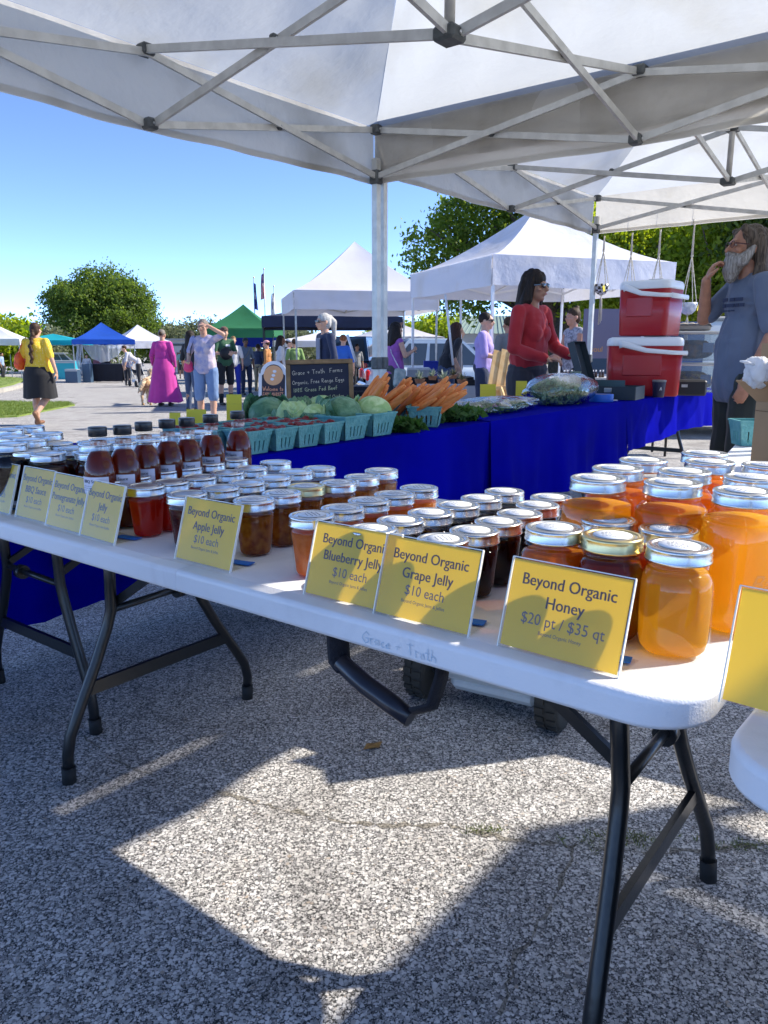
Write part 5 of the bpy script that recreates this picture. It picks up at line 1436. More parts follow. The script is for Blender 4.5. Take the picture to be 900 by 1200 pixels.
for s_ in (-1, 1):
    mb = MB(); rw = .098; x0 = s_ * hwid
    Mw = Matrix.Translation((x0, .02, rw)) @ Matrix.Rotation(R(90), 4, 'Y')
    mb.lathe([(.060, -.03), (.085, -.036), (.096, -.030), (rw, -.02), (rw, .02), (.096, .030), (.085, .036), (.060, .03)], 36)
    for k in range(22):
        a = 6.2832 * k / 22; Rk = Matrix.Rotation(a, 3, 'Z')
        for zz_ in (-.017, .017): mb.box(Rk @ Vector((rw + .001, .004 if zz_ > 0 else -.004, zz_)), (.007, .017, .026), Rk)
    mb.xf(Mw); wo_ = mb.build('wheel', TYRE, t)
    mb = MB(); mb.lathe([(.062, -.028), (.056, -.02), (.056, .02), (.062, .028)], 32)
    for k in range(8):
        Rk = Matrix.Rotation(6.2832 * k / 8, 3, 'Z'); mb.box(Rk @ Vector((.035, 0, .018)), (.055, .010, .012), Rk)
    mb.lathe([(1e-5, -.03), (.016, -.03), (.016, .032), (1e-5, .032)], 16)
    if s_ < 0: mb.xf(Matrix.Rotation(math.pi, 4, 'X'))
    mb.xf(Mw); mb.build('rim', RIM, wo_)
mb = MB(); mb.tube([(-hwid, .02, .098), (hwid, .02, .098)], .008, 8); mb.build('axle', BLKM, t)

# ---------------------------------------------------------------- macrame plant hangers on canopy two
ROPE = mat('cotton_rope', (.62, .58, .50), .9, bump=.6, bscale=180)
GLZ = mat('pot_glaze', (.70, .72, .76), .35, noise=.6, nscale=30, col2=(.45, .50, .60))
CHK = bpy.data.materials.new('checked_pot'); CHK.use_nodes = True
_b = CHK.node_tree.nodes['Principled BSDF']; _c = CHK.node_tree.nodes.new('ShaderNodeTexChecker'); _t = CHK.node_tree.nodes.new('ShaderNodeTexCoord')
_c.inputs['Scale'].default_value = 38; _c.inputs[1].default_value = (.75, .75, .75, 1); _c.inputs[2].default_value = (.02, .02, .02, 1)
CHK.node_tree.links.new(_t.outputs['Object'], _c.inputs['Vector']); CHK.node_tree.links.new(_c.outputs[0], _b.inputs['Base Color'])
YT = mat('yellow_tag', (.70, .58, .05), .7)
K2 = Vector((1.86, 7.1, 0)); V2 = Vector((math.cos(R(-38.5)), math.sin(R(-38.5)), 0))
def hanger(px, ptop, pknot, ppot, ptail, label, pot, potr, tagside):
    # on the near-right edge bar of canopy two: find the distance where the pixel column meets that edge
    u = (px - 450) / FPX; best = None
    for k in range(200):
        q = K2 + V2 * (k * .015); 
        if abs(Q(px, 300, q.y).x - q.x) < .03: best = q; break
    d = best.y if best else 6.5
    top = Q(px, ptop, d); kn = Q(px, pknot, d); pt = Q(px, ppot, d); tl = Q(px, ptail, d)
    t = thing('plant_hanger', label, 'plant hanger', top, random.uniform(0, 1), 'macrame plant hangers below the canopy edge')
    L1 = top.z - kn.z; L2 = top.z - pt.z; L3 = top.z - tl.z
    mb = MB(); mb.tube([(.02 * math.cos(a), 0, -.06 + .02 * math.sin(a)) for a in [i * .6283 for i in range(11)]], .0022, 6, caps=False)
    mb.tube([(0, 0, .10), (0, 0, .0), (.006, 0, -.02), (0, 0, -.04)], .0018, 6); mb.build('hook_ring', BLKM, t)
    mb = MB(); mb.tube([(0, 0, -.075), (0, 0, -.10), (0, 0, -L1)], [.008, .006, .010], 8)
    rnd = random.Random(int(px))
    for k in range(4):
        a = 1.5708 * k; e = Vector((potr * math.cos(a), potr * math.sin(a), -L2)); s0 = Vector((0, 0, -L1))
        for o_ in (-.003, .003):
            pts = []
            for i in range(11):
                f = i / 10; p = s0.lerp(e, f); p += Vector((-math.sin(a), math.cos(a), 0)) * (o_ * math.cos(f * 30)) + Vector((math.cos(a), math.sin(a), 0)) * .0
                pts.append(p)
            mb.tube(pts, .0030, 5)
        a2 = a + .785; f_ = Vector((potr * .5 * math.cos(a2), potr * .5 * math.sin(a2), -L2 - potr * .8))
        mb.tube([e, f_, Vector((0, 0, -L2 - potr * 1.1))], .003, 5); e2 = Vector((potr * math.cos(a + 1.5708), potr * math.sin(a + 1.5708), -L2)); mb.tube([e2, f_], .003, 5)
    mb.ico((0, 0, -L1), .012, 1); mb.build('cords', ROPE, t)
    mb = MB()
    for k in range(14):
        a = 6.28 * k / 14; r0 = .008; mb.tube([(0, 0, -L2 - potr * 1.1), (r0 * math.cos(a), r0 * math.sin(a), -L2 - potr * 1.6), (r0 * 1.6 * math.cos(a), r0 * 1.6 * math.sin(a) + rnd.uniform(-.005, .005), -L3 - rnd.uniform(-.02, .02))], .0022, 4)
    mb.build('tassel', ROPE, t)
    mb = MB(); mb.lathe([(1e-5, -potr * .95), (potr * .45, -potr * .92), (potr * .8, -potr * .55), (potr * .97, 0), (potr * .97, potr * .3), (potr * .88, potr * .3), (potr * .85, potr * .1), (1e-5, potr * .1)], 20); mb.xf(Matrix.Translation((0, 0, -L2))); mb.build('pot', pot, t)
    if tagside:
        mb = MB(); mb.box((tagside * potr * .8, -potr * .8, -L2 - potr * .3), (.035, .002, .05), Matrix.Rotation(.4 * tagside, 3, 'Y')); mb.build('tag', YT, t)
    return t
hanger(709, 266, 294, 336, 378, 'leftmost hanging planter, with a black and white checked pot and yellow tag', CHK, .070, -1)
hanger(742, 262, 298, 342, 360, 'second hanging planter, its pot hidden behind the upper red cooler', GLZ, .07, 0)
hanger(775, 258, 298, 342, 362, 'third hanging planter, rising behind the upper red cooler', GLZ, .07, 0)
hanger(815, 250, 300, 358, 402, 'rightmost hanging planter, with a white glazed pot and yellow tag beside the bearded man', GLZ, .075, 1)
# ================================================================ PEOPLE
from mathutils import noise as mnoise
def skin_m(name, c): return mat(name, c, .5, noise=.12, nscale=25, sss=.08)
SK_L = skin_m('skin_light', (.62, .36, .25)); SK_M = skin_m('skin_tan', (.45, .24, .15)); SK_D = skin_m('skin_brown', (.20, .10, .06)); SK_R = skin_m('skin_ruddy', (.50, .25, .17))
def cap_(mb, p0, p1, r0, r1, flat=(1, 1), up=None, n=12):
    p0, p1 = Vector(p0), Vector(p1); t = (p1 - p0); L = max(t.length, 1e-5); t.normalize()
    pts = []; rs = []
    for k in range(4):
        a = math.pi / 2 * (k / 4); pts.append(p0 - t * r0 * math.cos(a)); rs.append(max(.0004, r0 * math.sin(a)))
    for k in range(5):
        f = k / 4; pts.append(p0.lerp(p1, f)); rs.append(r0 + (r1 - r0) * f)
    for k in range(1, 5):
        a = math.pi / 2 * (k / 4); pts.append(p1 + t * r1 * math.sin(a)); rs.append(max(.0004, r1 * math.cos(a)))
    mb.tube(pts, rs, n, flat=flat if flat != (1, 1) else None, up=up)
def ell_(mb, c, r, rot=None):
    s0 = len(mb.v)
    mb.grid(lambda u, v: (r[0] * math.cos(6.2832 * u) * math.sin(math.pi * v), r[1] * math.sin(6.2832 * u) * math.sin(math.pi * v), -r[2] * math.cos(math.pi * v)), 16, 10)
    M = Matrix.Translation(Vector(c)) @ (rot.to_4x4() if rot is not None else Matrix.Identity(4))
    mb.xf(M, s0)
def remesh(mb, name, m, vox, wr=0.0, wf=9.0, sm=3, seed=0, wz=1.0):
    me = mb.mesh('tmp', m); 
    o = bpy.data.objects.new('tmp', me)
    bm = bmesh.new(); bm.from_mesh(me); bmesh.ops.remove_doubles(bm, verts=bm.verts, dist=1e-5); bmesh.ops.recalc_face_normals(bm, faces=bm.faces); bm.to_mesh(me); bm.free()
    md = o.modifiers.new('r', 'REMESH'); md.mode = 'VOXEL'; md.voxel_size = vox; md.use_smooth_shade = True
    if sm:
        s_ = o.modifiers.new('s', 'SMOOTH'); s_.factor = .5; s_.iterations = sm
    out = evaluated_mesh(o); out.name = name
    bpy.data.objects.remove(o); bpy.data.meshes.remove(me)
    if wr:
        n = len(out.vertices); co = np.empty(3 * n, np.float32); out.vertices.foreach_get('co', co); co = co.reshape(-1, 3)
        no = np.empty(3 * n, np.float32); out.vertex_normals.foreach_get('vector', no); no = no.reshape(-1, 3)
        k = np.array([mnoise.noise(Vector((x * wf + seed, y * wf, z * wf * wz))) + .5 * mnoise.noise(Vector((x * wf * 2.3, y * wf * 2.3 + seed, z * wf * 2.3 * wz))) for x, y, z in co.tolist()], np.float32)
        out.vertices.foreach_set('co', (co + no * (k * wr)[:, None]).ravel())
    out.materials.clear(); out.materials.append(m)
    out.polygons.foreach_set('use_smooth', [True] * len(out.polygons))
    return out
def hand_(mb, w, d, nrm, s=1.0, curl=.5, side=1):
    """palm, four fingers of different length and a thumb; d points along the hand, nrm out of the back of it"""
    w = Vector(w); d = Vector(d).normalized(); nrm = Vector(nrm); nrm = (nrm - d * nrm.dot(d)).normalized(); x = d.cross(nrm).normalized() * side
    M3 = Matrix((x, d, nrm)).transposed()
    ell_(mb, w + d * .045 * s, (.040 * s, .050 * s, .016 * s), M3)
    for k, (ox, L) in enumerate(((-.030, .062), (-.010, .074), (.010, .070), (.029, .054))):
        b = w + d * .085 * s + x * ox * s * .95; a = 0; p = b; r_ = .0088 * s
        for j, f in enumerate((.45, .32, .23)):
            a += curl * (.5 + .35 * j) * (1 + .12 * k); q = p + (d * math.cos(a) - nrm * math.sin(a)) * L * f * s
            cap_(mb, p, q, r_, r_ * .9, n=8); p = q; r_ *= .9
    b = w + d * .025 * s - x * .035 * s; q = b + (d * .6 - x * .75 - nrm * .15).normalized() * .036 * s; q2 = q + (d * .9 - x * .25 - nrm * .35 * curl).normalized() * .030 * s
    cap_(mb, b, q, .0125 * s, .0105 * s, n=8); cap_(mb, q, q2, .0105 * s, .0085 * s, n=8)

def person(label, px, d, head_py, rz, spec, H=None, group=None):
    z0 = gz(d); X = Q(px, head_py, d).x
    Ht = H if H else Q(px, head_py, d).z - z0
    k = Ht / 1.70
    t = thing('person', label, 'person', (X, d, z0), R(rz), group)
    S = dict(skin=SK_L, build=1.0, near=False, lean=0.0, arms=None, legs=None, sleeve=.5, top='shirt', bottom='trousers', blen=1.0, seed=0)
    S.update(spec); near = S['near']; B = S['build']; vox = .0068 if near else .0115
    f = S['lean']     # forward lean in metres at the shoulder
    def fw(z): return -f * max(0, (z - .92) / .5)
    hipz = .90; sh_z = 1.385 - .25 * f * f
    shl = Vector((.166 * (.85 + .15 * B), fw(1.4), sh_z)); shr = Vector((-shl.x, shl.y, sh_z))
    nb = Vector((0, fw(1.42) - .005, 1.425 - .25 * f * f)); hc = nb + Vector((0, -.025 - f * .15, .155)); ht = S.get('headturn', (0, 0))
    hips = [Vector((.095 * B ** .5, 0, hipz)), Vector((-.095 * B ** .5, 0, hipz))]
    legs = S['legs'] or ([(.11, -.01, .48), (.115, .02, .085)], [(-.11, -.01, .48), (-.115, .02, .085)])
    arms = S['arms'] or ([(.235, .02 + fw(1.2), 1.12), (.235, -.05, .875)], [(-.235, .02 + fw(1.2), 1.12), (-.235, -.05, .875)])
    hd = S.get('hands', ((0, -.1, -1), (0, -.1, -1))); hn = S.get('hnorm', ((1, 0, 0), (-1, 0, 0)))
    aw = .8 + .2 * B
    # --- the body: one continuous surface
    mb = MB()
    Rh = Euler((R(ht[0]), 0, R(ht[1]))).to_matrix()
    def hp(x, y, z): return hc + Rh @ Vector((x, y, z))
    ell_(mb, hp(0, .012, .028), (.074, .094, .090), Rh); ell_(mb, hp(0, -.022, -.035), (.058, .066, .078), Rh); ell_(mb, hp(0, -.055, -.088), (.028, .026, .022), Rh)
    ell_(mb, hp(0, -.078, .022), (.050, .014, .014), Rh)                       # brow
    cap_(mb, hp(0, -.086, .010), hp(0, -.106, -.026), .009, .0145, n=8)          # nose
    ell_(mb, hp(0, -.086, -.055), (.024, .012, .010), Rh)                      # lips
    for s_ in (-1, 1):
        ell_(mb, hp(s_ * .045, -.062, -.022), (.022, .020, .018), Rh)          # cheeks
        ell_(mb, hp(s_ * .076, .012, -.008), (.010, .020, .030), Rh)           # ears
    cap_(mb, nb - Vector((0, 0, .05)), hc + Vector((0, .018, -.06)), .060, .053)
    ell_(mb, nb - Vector((0, 0, .10)), (.15, .075, .09))
    cap_(mb, (0, fw(1.2), 1.2), (0, 0, .95), .11 * aw, .12 * aw, flat=(1.15, .8), up=(0, 1, 0))
    for i, (sh, (el, wr)) in enumerate(zip((shl, shr), arms)):
        el, wr = Vector(el), Vector(wr); sg = 1 if i == 0 else -1
        cap_(mb, sh, el, .046 * aw, .038 * aw); cap_(mb, el, wr, .038 * aw, .025 * aw)
        cap_(mb, sh - Vector((0, 0, .006)), sh * .6 + nb * .4 - Vector((0, 0, .02)), .042 * aw, .044 * aw)
        if not S.get('nohand', (0, 0))[i]:
            hand_(mb, wr, hd[i], hn[i], 1.0, S.get('curl', (.5, .5))[i], sg)
    for (hp_, (kn, an)) in zip(hips, legs):
        kn, an = Vector(kn), Vector(an); cap_(mb, hp_, kn, .085 * B ** .6, .056 * B ** .4); cap_(mb, kn, kn.lerp(an, .35) + Vector((0, .015, 0)), .052 * B ** .4, .053 * B ** .5); cap_(mb, kn.lerp(an, .35) + Vector((0, .012, 0)), an, .052 * B ** .5, .036)
    mb.xf(Matrix.Scale(k, 4)); link('body', remesh(mb, 'body', S['skin'], vox), t)
    # --- eyes and mouth
    if S.get('face', near):
        for s_ in (-1, 1):
            mb = MB(); ell_(mb, hp(s_ * .030, -.078, .004), (.0105, .008, .0055), Rh); mb.xf(Matrix.Scale(k, 4)); mb.build('eye', mat('eye_white', (.34, .31, .29), .3), t)
            mb = MB(); ell_(mb, hp(s_ * .030, -.0855, .004), (.0055, .003, .0055), Rh); mb.xf(Matrix.Scale(k, 4)); mb.build('iris', mat('iris_brown', (.06, .03, .015), .2), t)
        mb = MB(); ell_(mb, hp(0, -.0965, -.0555), (.021, .003, .006), Rh); mb.xf(Matrix.Scale(k, 4)); mb.build('lips', mat('lip_rose', (.42, .13, .11), .5), t)
    # --- clothes
    w_ = .013
    if S['top']:
        mb = MB(); cm, slv = S['topm'], S['sleeve']; hem = S.get('hem', .86)
        ell_(mb, Vector((0, fw(1.28) + .005, 1.285 - .1 * f)), (.165 * (.8 + .2 * B), .108 * B, .155)); ell_(mb, Vector((0, fw(1.36), 1.375 - .25 * f * f)), (.165 * aw, .082, .07))
        if S.get('bust'): 
            for s_ in (-1, 1): ell_(mb, Vector((s_ * .062, fw(1.23) - .055 * B, 1.225)), (.085, .062 * B, .085))
        cap_(mb, (0, fw(1.2), 1.18), (0, S.get('belly', 0) * -.02, 1.02), .128 * B, .135 * B, flat=(1.15, .80), up=(0, 1, 0))
        cap_(mb, (0, -S.get('belly', 0) * .02, 1.04), (0, 0, hem + .09), .135 * B, S.get('hemr', .145) * B, flat=(1.17, .84), up=(0, 1, 0))
        mb2 = mb
        for i, (sh, (el, wr)) in enumerate(zip((shl, shr), arms)):
            el, wr = Vector(el), Vector(wr); cap_(mb2, sh + Vector((0, 0, -.004)), sh * .40 + nb * .60 - Vector((0, 0, .014)), .055 * aw, .060 * aw); ell_(mb2, (0, fw(1.4) + .02, 1.405 - .25 * f * f), (.12, .075, .045))
            if slv > 0:
                e = sh.lerp(el, min(1, slv / .5)); cap_(mb2, sh, e, .060 * aw, (.054 if slv < .6 else .047) * aw)
                if slv > .5: cap_(mb2, el, el.lerp(wr, min(1, (slv - .5) / .5)), .050 * aw, .038 * aw)
        ell_(mb2, nb - Vector((0, -.005, .025)), (.076, .066, .035))
        mb.xf(Matrix.Scale(k, 4)); me_ = remesh(mb, S['top'], cm, vox, .016 if near else .011, 7.5, 2, S['seed'], .6)
        for v in me_.vertices:
            if v.co.z < hem * k and abs(v.co.x) < .2 * B * k: v.co.z = hem * k
        link(S['top'], me_, t)
    bl = S['blen']
    if S['bottom'] in ('trousers', 'shorts', 'jeans'):
        mb = MB(); ell_(mb, (0, .012, .945), (.158 * B, .118 * B, .10)); 
        for (hp_, (kn, an)) in zip(hips, legs):
            kn, an = Vector(kn), Vector(an); lk = min(1, bl * 2)
            cap_(mb, hp_ + Vector((0, .005, -.01)), hp_.lerp(kn, lk), .098 * B ** .7, (.076 + .02 * (1 - lk)) * B ** .5)
            if bl > .5: cap_(mb, kn, kn.lerp(an, (bl - .5) * 2), .072 * B ** .4, .056)
        mb.xf(Matrix.Scale(k, 4)); link(S['bottom'], remesh(mb, S['bottom'], S['botm'], vox, .011, 8, 2, S['seed'] + 3, .7), t)
    elif S['bottom'] in ('skirt', 'dress_skirt'):
        z1 = S.get('skz', .5); fl = S.get('flare', .2); n = 56; mb = MB(); topz = S.get('sktop', 1.03)
        def sk(u, v):
            a = 6.2832 * u; z = topz + (z1 - topz) * v; r_ = (.135 + .03 * min(1, v * 4)) * B + fl * v ** 1.3
            r_ *= 1 + (.035 * math.sin(a * 9 + v * 2) + .02 * math.sin(a * 17)) * v * S.get('folds', 1)
            return (math.cos(a) * r_ * 1.12, math.sin(a) * r_ * .9 + .01, z + .012 * math.sin(a * 4) * v)
        mb.grid(sk, n, 20); mb.xf(Matrix.Scale(k, 4)); mb.build(S['bottom'], S['botm'], t)
    # --- shoes
    shm = S.get('shoem', mat('shoe_dark', (.04, .035, .03), .6))
    for (kn, an) in legs:
        an = Vector(an); tilt = S.get('toe', 0)
        mb = MB(); tip = Vector((0, -.15, -.045)); cap_(mb, an + Vector((0, .03, -.045)), an + tip, .036, .034, flat=(1.1, .9)); ell_(mb, an + Vector((0, .015, -.02)), (.04, .05, .045))
        mb.v = [(x, y, max(z, an.z - .085)) for x, y, z in mb.v]
        if an.z > .12: mb.xf(Matrix.Translation(an) @ Matrix.Rotation(R(55), 4, 'X') @ Matrix.Translation(-an))
        mb.xf(Matrix.Scale(k, 4)); mb.build('shoe', shm, t)
        if S.get('socks'):
            mb = MB(); cap_(mb, an, Vector(kn).lerp(an, .62), .046, .052); mb.xf(Matrix.Scale(k, 4)); mb.build('sock', S['socks'], t)
    # --- hair
    hs = S.get('hair')
    if hs:
        mb = MB(); ell_(mb, hp(0, .020, .040), (.082, .098, .088), Rh)
        if hs != 'short': ell_(mb, hp(0, .050, -.01), (.080, .062, .09), Rh)
        if hs == 'bun': ell_(mb, hp(0, .06, .125), (.035, .035, .032), Rh)
        if hs == 'long':
            for s_ in (-1, 1):
                cap_(mb, hp(s_ * .066, .0, .04), hp(s_ * .088, .02, -.10), .034, .044); cap_(mb, hp(s_ * .088, .02, -.10), hp(s_ * .078, .06, -.15), .044, .046); cap_(mb, hp(s_ * .078, .06, -.15), hp(s_ * .11, .05, -.235), .046, .026)
            cap_(mb, hp(0, .06, .0), hp(0, .095, -.19), .088, .080, flat=(1.15, .7), up=(0, 1, 0)); ell_(mb, hp(0, .02, .055), (.088, .104, .085), Rh)
        if hs == 'pony':
            cap_(mb, hp(0, .10, .07), hp(0, .155, .0), .035, .045); cap_(mb, hp(0, .155, .0), hp(0, .165, -.22), .048, .022)
        if hs == 'braid':
            for j in range(9): ell_(mb, hp((-.01 if j % 2 else .01), .105 + .024 * min(j, 4), -.02 - j * .062), (.042 - j * .002, .034, .04))
        if hs == 'mass':
            for s_ in (-1, 1): cap_(mb, hp(s_ * .06, .03, .03), hp(s_ * .10, .05, -.14), .05, .065)
            cap_(mb, hp(0, .07, .02), hp(0, .10, -.2), .085, .10, flat=(1.2, .7), up=(0, 1, 0))
        if hs == 'elder':   # long loose hair pushed back behind the ears
            for s_ in (-1, 1):
                cap_(mb, hp(s_ * .06, -.055, .085), hp(s_ * .078, .03, .02), .022, .030); cap_(mb, hp(s_ * .078, .035, .03), hp(s_ * .095, .055, -.12), .030, .036); cap_(mb, hp(s_ * .095, .05, -.10), hp(s_ * .10, .02, -.25), .036, .020)
            cap_(mb, hp(0, .075, .02), hp(0, .12, -.19), .075, .06, flat=(1.3, .7), up=(0, 1, 0))
        mb.xf(Matrix.Scale(k, 4)); link('hair', remesh(mb, 'hair', S['hairm'], vox, .012 if near else .005, 22, 1, S['seed'], .16), t)
    for nm, mt, fn in S.get('extra', ()):
        mb = MB(); r_ = fn(mb, hp, Rh, dict(shl=shl, shr=shr, nb=nb, arms=arms)); mb.xf(Matrix.Scale(k, 4))
        if r_: link(nm, remesh(mb, nm, mt, r_ if isinstance(r_, float) else vox, .003, 30, 2), t)
        else: mb.build(nm, mt, t)
    return t
def hairm(n, c, c2=None):
    if n in MATS: return MATS[n]
    m, nt, b = nodes_of(n); N = nt.nodes.new; L = nt.links.new; c2 = c2 or tuple(x * .45 for x in c)
    tc = N('ShaderNodeTexCoord'); mp = N('ShaderNodeMapping'); mp.inputs['Scale'].default_value = (110, 110, 7); L(tc.outputs['Object'], mp.inputs[0])
    t = N('ShaderNodeTexNoise'); t.inputs['Scale'].default_value = 1; t.inputs['Detail'].default_value = 5; t.inputs['Distortion'].default_value = .6; L(mp.outputs[0], t.inputs['Vector'])
    r = N('ShaderNodeMapRange'); r.inputs['From Min'].default_value = .35; r.inputs['From Max'].default_value = .65; L(t.outputs['Fac'], r.inputs['Value'])
    mx = N('ShaderNodeMix'); mx.data_type = 'RGBA'; mx.inputs['A'].default_value = (*c, 1); mx.inputs['B'].default_value = (*c2, 1); L(r.outputs[0], mx.inputs['Factor']); L(mx.outputs['Result'], b.inputs['Base Color'])
    bp = N('ShaderNodeBump'); bp.inputs['Strength'].default_value = .9; bp.inputs['Distance'].default_value = .004; L(t.outputs['Fac'], bp.inputs['Height']); L(bp.outputs[0], b.inputs['Normal'])
    b.inputs['Roughness'].default_value = .62; b.inputs['Specular IOR Level'].default_value = .25; MATS[n] = m; return m
H_BLK = hairm('hair_black', (.030, .019, .013), (.010, .007, .006)); H_BRN = hairm('hair_brown', (.075, .040, .022)); H_GRY = hairm('hair_grey', (.30, .27, .23), (.12, .09, .07)); H_WHT = hairm('hair_white', (.62, .60, .56)); H_BLD = hairm('hair_blond', (.32, .20, .09)); H_ELD = hairm('hair_grey_brown', (.14, .105, .075), (.035, .025, .017))
def clm(n, c, **k): return mat('cloth_' + n, c, .85, noise=k.pop('noise', .12), nscale=k.pop('nscale', 6), bump=.25, bscale=k.pop('bscale', 14), sheen=.15, **k)
GLS = mat('glasses_black', (.01, .01, .012), .15, coat=.5)
def sunglasses(mb, hp, Rh, J):
    for s_ in (-1, 1): ell_(mb, hp(s_ * .032, -.090, .008), (.029, .010, .021), Rh); mb.beam(hp(s_ * .060, -.082, .012), hp(s_ * .078, .015, .008), .006, .008)
    mb.beam(hp(-.06, -.092, .018), hp(.06, -.092, .018), .006, .006)
def specs(mb, hp, Rh, J):
    for s_ in (-1, 1):
        c = [hp(s_ * .032 + .023 * math.cos(a), -.096, .006 + .017 * math.sin(a)) for a in [i * .6283 for i in range(11)]]
        mb.tube(c, .0022, 6, caps=False); mb.beam(hp(s_ * .056, -.094, .010), hp(s_ * .080, .015, .006), .004, .006)
    mb.beam(hp(-.01, -.098, .012), hp(.01, -.098, .012), .004, .004)
def capf(mb, hp, Rh, J):
    ell_(mb, hp(0, .01, .062), (.086, .102, .070), Rh); ell_(mb, hp(0, -.115, .052), (.062, .058, .009), Rh)
def dotted(name, base, dot, scale, thr=.28):
    m, nt, b = nodes_of(name); N = nt.nodes.new; L = nt.links.new
    tc = N('ShaderNodeTexCoord'); v = N('ShaderNodeTexVoronoi'); v.inputs['Scale'].default_value = scale; v.inputs['Randomness'].default_value = .1
    L(tc.outputs['Object'], v.inputs['Vector']); mt = N('ShaderNodeMath'); mt.operation = 'LESS_THAN'; mt.inputs[1].default_value = thr; L(v.outputs['Distance'], mt.inputs[0])
    mx = N('ShaderNodeMix'); mx.data_type = 'RGBA'; mx.inputs['A'].default_value = (*base, 1); mx.inputs['B'].default_value = (*dot, 1); L(mt.outputs[0], mx.inputs['Factor']); L(mx.outputs['Result'], b.inputs['Base Color']); b.inputs['Roughness'].default_value = .85
    return m

# the bearded man at the right
def beard(mb, hp, Rh, J):
    ell_(mb, hp(0, -.052, -.078), (.068, .056, .058), Rh); ell_(mb, hp(0, -.062, -.118), (.056, .046, .052), Rh); ell_(mb, hp(0, -.060, -.150), (.042, .036, .040), Rh)
    for s_ in (-1, 1): cap_(mb, hp(s_ * .072, .004, -.005), hp(s_ * .058, -.040, -.075), .017, .036)
    ell_(mb, hp(0, -.098, -.040), (.034, .014, .010), Rh); return .006
def man_print(mb, hp, Rh, J):
    for z, ws in ((1.305, (.05, .03, .045)), (1.275, (.03, .05, .02, .03)), (1.248, (.015, .02, .012, .02))):
        x = .02
        for w_ in ws:
            mb.box((x + w_ / 2, -.142 + .35 * max(0, x + w_ / 2 - .05), z), (w_, .006, .018 if z > 1.26 else .008), Matrix.Rotation(.45 * (x > .04), 3, 'Z')); x += w_ + .008
TEE_BLUE = clm('slate_blue', (.11, .14, .205), noise=.15)
person('bearded man with long grey hair and slate blue T shirt, hand at his chin', 885, 4.5, 263, -90, dict(
    near=True, skin=mat('skin_weathered', (.42, .20, .12), .5, noise=.2, nscale=20, sss=.06), build=1.06, belly=1.0, top='t_shirt', topm=TEE_BLUE, sleeve=.42, hem=.755, hemr=.150,
    bottom='trousers', botm=clm('dark_olive', (.022, .030, .026)), blen=1.0, hair='elder', hairm=H_ELD, headturn=(-6, 0),
    arms=([(.225, .05, 1.135), (.215, -.055, .90)], [(-.155, -.17, 1.215), (-.055, -.215, 1.415)]),
    hands=((0, -.35, -1), (.15, .28, .75)), hnorm=((.9, -.1, .2), (-.2, -1, .3)), curl=(.45, 1.0),
    extra=(('beard', hairm('beard_grey', (.36, .34, .31), (.15, .13, .11)), beard), ('eyeglasses', mat('glasses_brown', (.06, .015, .012), .3), specs), ('shirt_print', mat('print_navy', (.02, .03, .07), .8), man_print)), seed=3))
# the woman in the red sweatshirt
RSW = clm('red_sweat', (.40, .018, .026), noise=.10)
def chest_mark(mb, hp, Rh, J): mb.box((.075, -.128, 1.30), (.030, .008, .012), Matrix.Rotation(.5, 3, 'Z'))
person('woman in a red sweatshirt and sunglasses with wavy dark hair behind the blue table', 624, 6.25, 318, 46, dict(
    near=True, skin=SK_M, build=1.22, bust=True, top='sweatshirt', topm=RSW, sleeve=.97, hem=.90, hemr=.125, bottom='trousers', botm=clm('charcoal', (.035, .035, .045)),
    hair='long', hairm=H_BLK, arms=([(.25, -.06, 1.13), (.16, -.26, 1.06)], [(-.27, -.04, 1.11), (-.16, -.27, 1.03)]), hands=((-.1, -1, -.1), (.1, -1, -.05)), hnorm=((0, 0, 1), (0, 0, 1)), curl=(.7, .7),
    extra=(('sunglasses', GLS, sunglasses), ('chest_logo', mat('mark_dark', (.05, .01, .02), .7), chest_mark)), seed=9, headturn=(0, 6)))
# yellow top, braid
def bag_or(mb, hp, Rh, J):
    ell_(mb, (.285, .05, 1.08), (.065, .14, .15)); ell_(mb, (.285, .05, 1.02), (.07, .16, .10)); return .012
def bag_strap(mb, hp, Rh, J):
    mb.tube([(.28, -.05, 1.15), (.24, -.03, 1.32), (.17, .0, 1.47), (.22, .08, 1.34), (.27, .12, 1.18)], .012, 6, flat=(1, .5))
ORB = mat('orange_bag', (.80, .09, .045), .5, noise=.2, nscale=14, col2=(.85, .16, .03))
yd = G(50, 498).y
person('woman in a yellow patterned top and black skirt walking away with a long braid', 40, yd, 378, 172, dict(
    skin=SK_L, build=1.36, top='blouse', topm=dotted('yellow_print', (.78, .50, .035), (.80, .68, .36), 42, .22), sleeve=.45, hem=.80, hemr=.16, bottom='skirt', botm=clm('black_skirt', (.012, .012, .014)), skz=.46, flare=.03, folds=.5, sktop=.98,
    hair='braid', hairm=H_BRN, legs=([(.10, -.03, .48), (.10, .0, .085)], [(-.10, -.02, .47), (-.06, .27, .22)]), arms=([(.27, .02, 1.12), (.30, -.10, .93)], [(-.28, .05, 1.12), (-.33, .02, .88)]),
    shoem=mat('sandal_brown', (.22, .11, .06), .6), extra=(('shoulder_bag', ORB, bag_or), ('bag_strap', ORB, bag_strap)), seed=1))
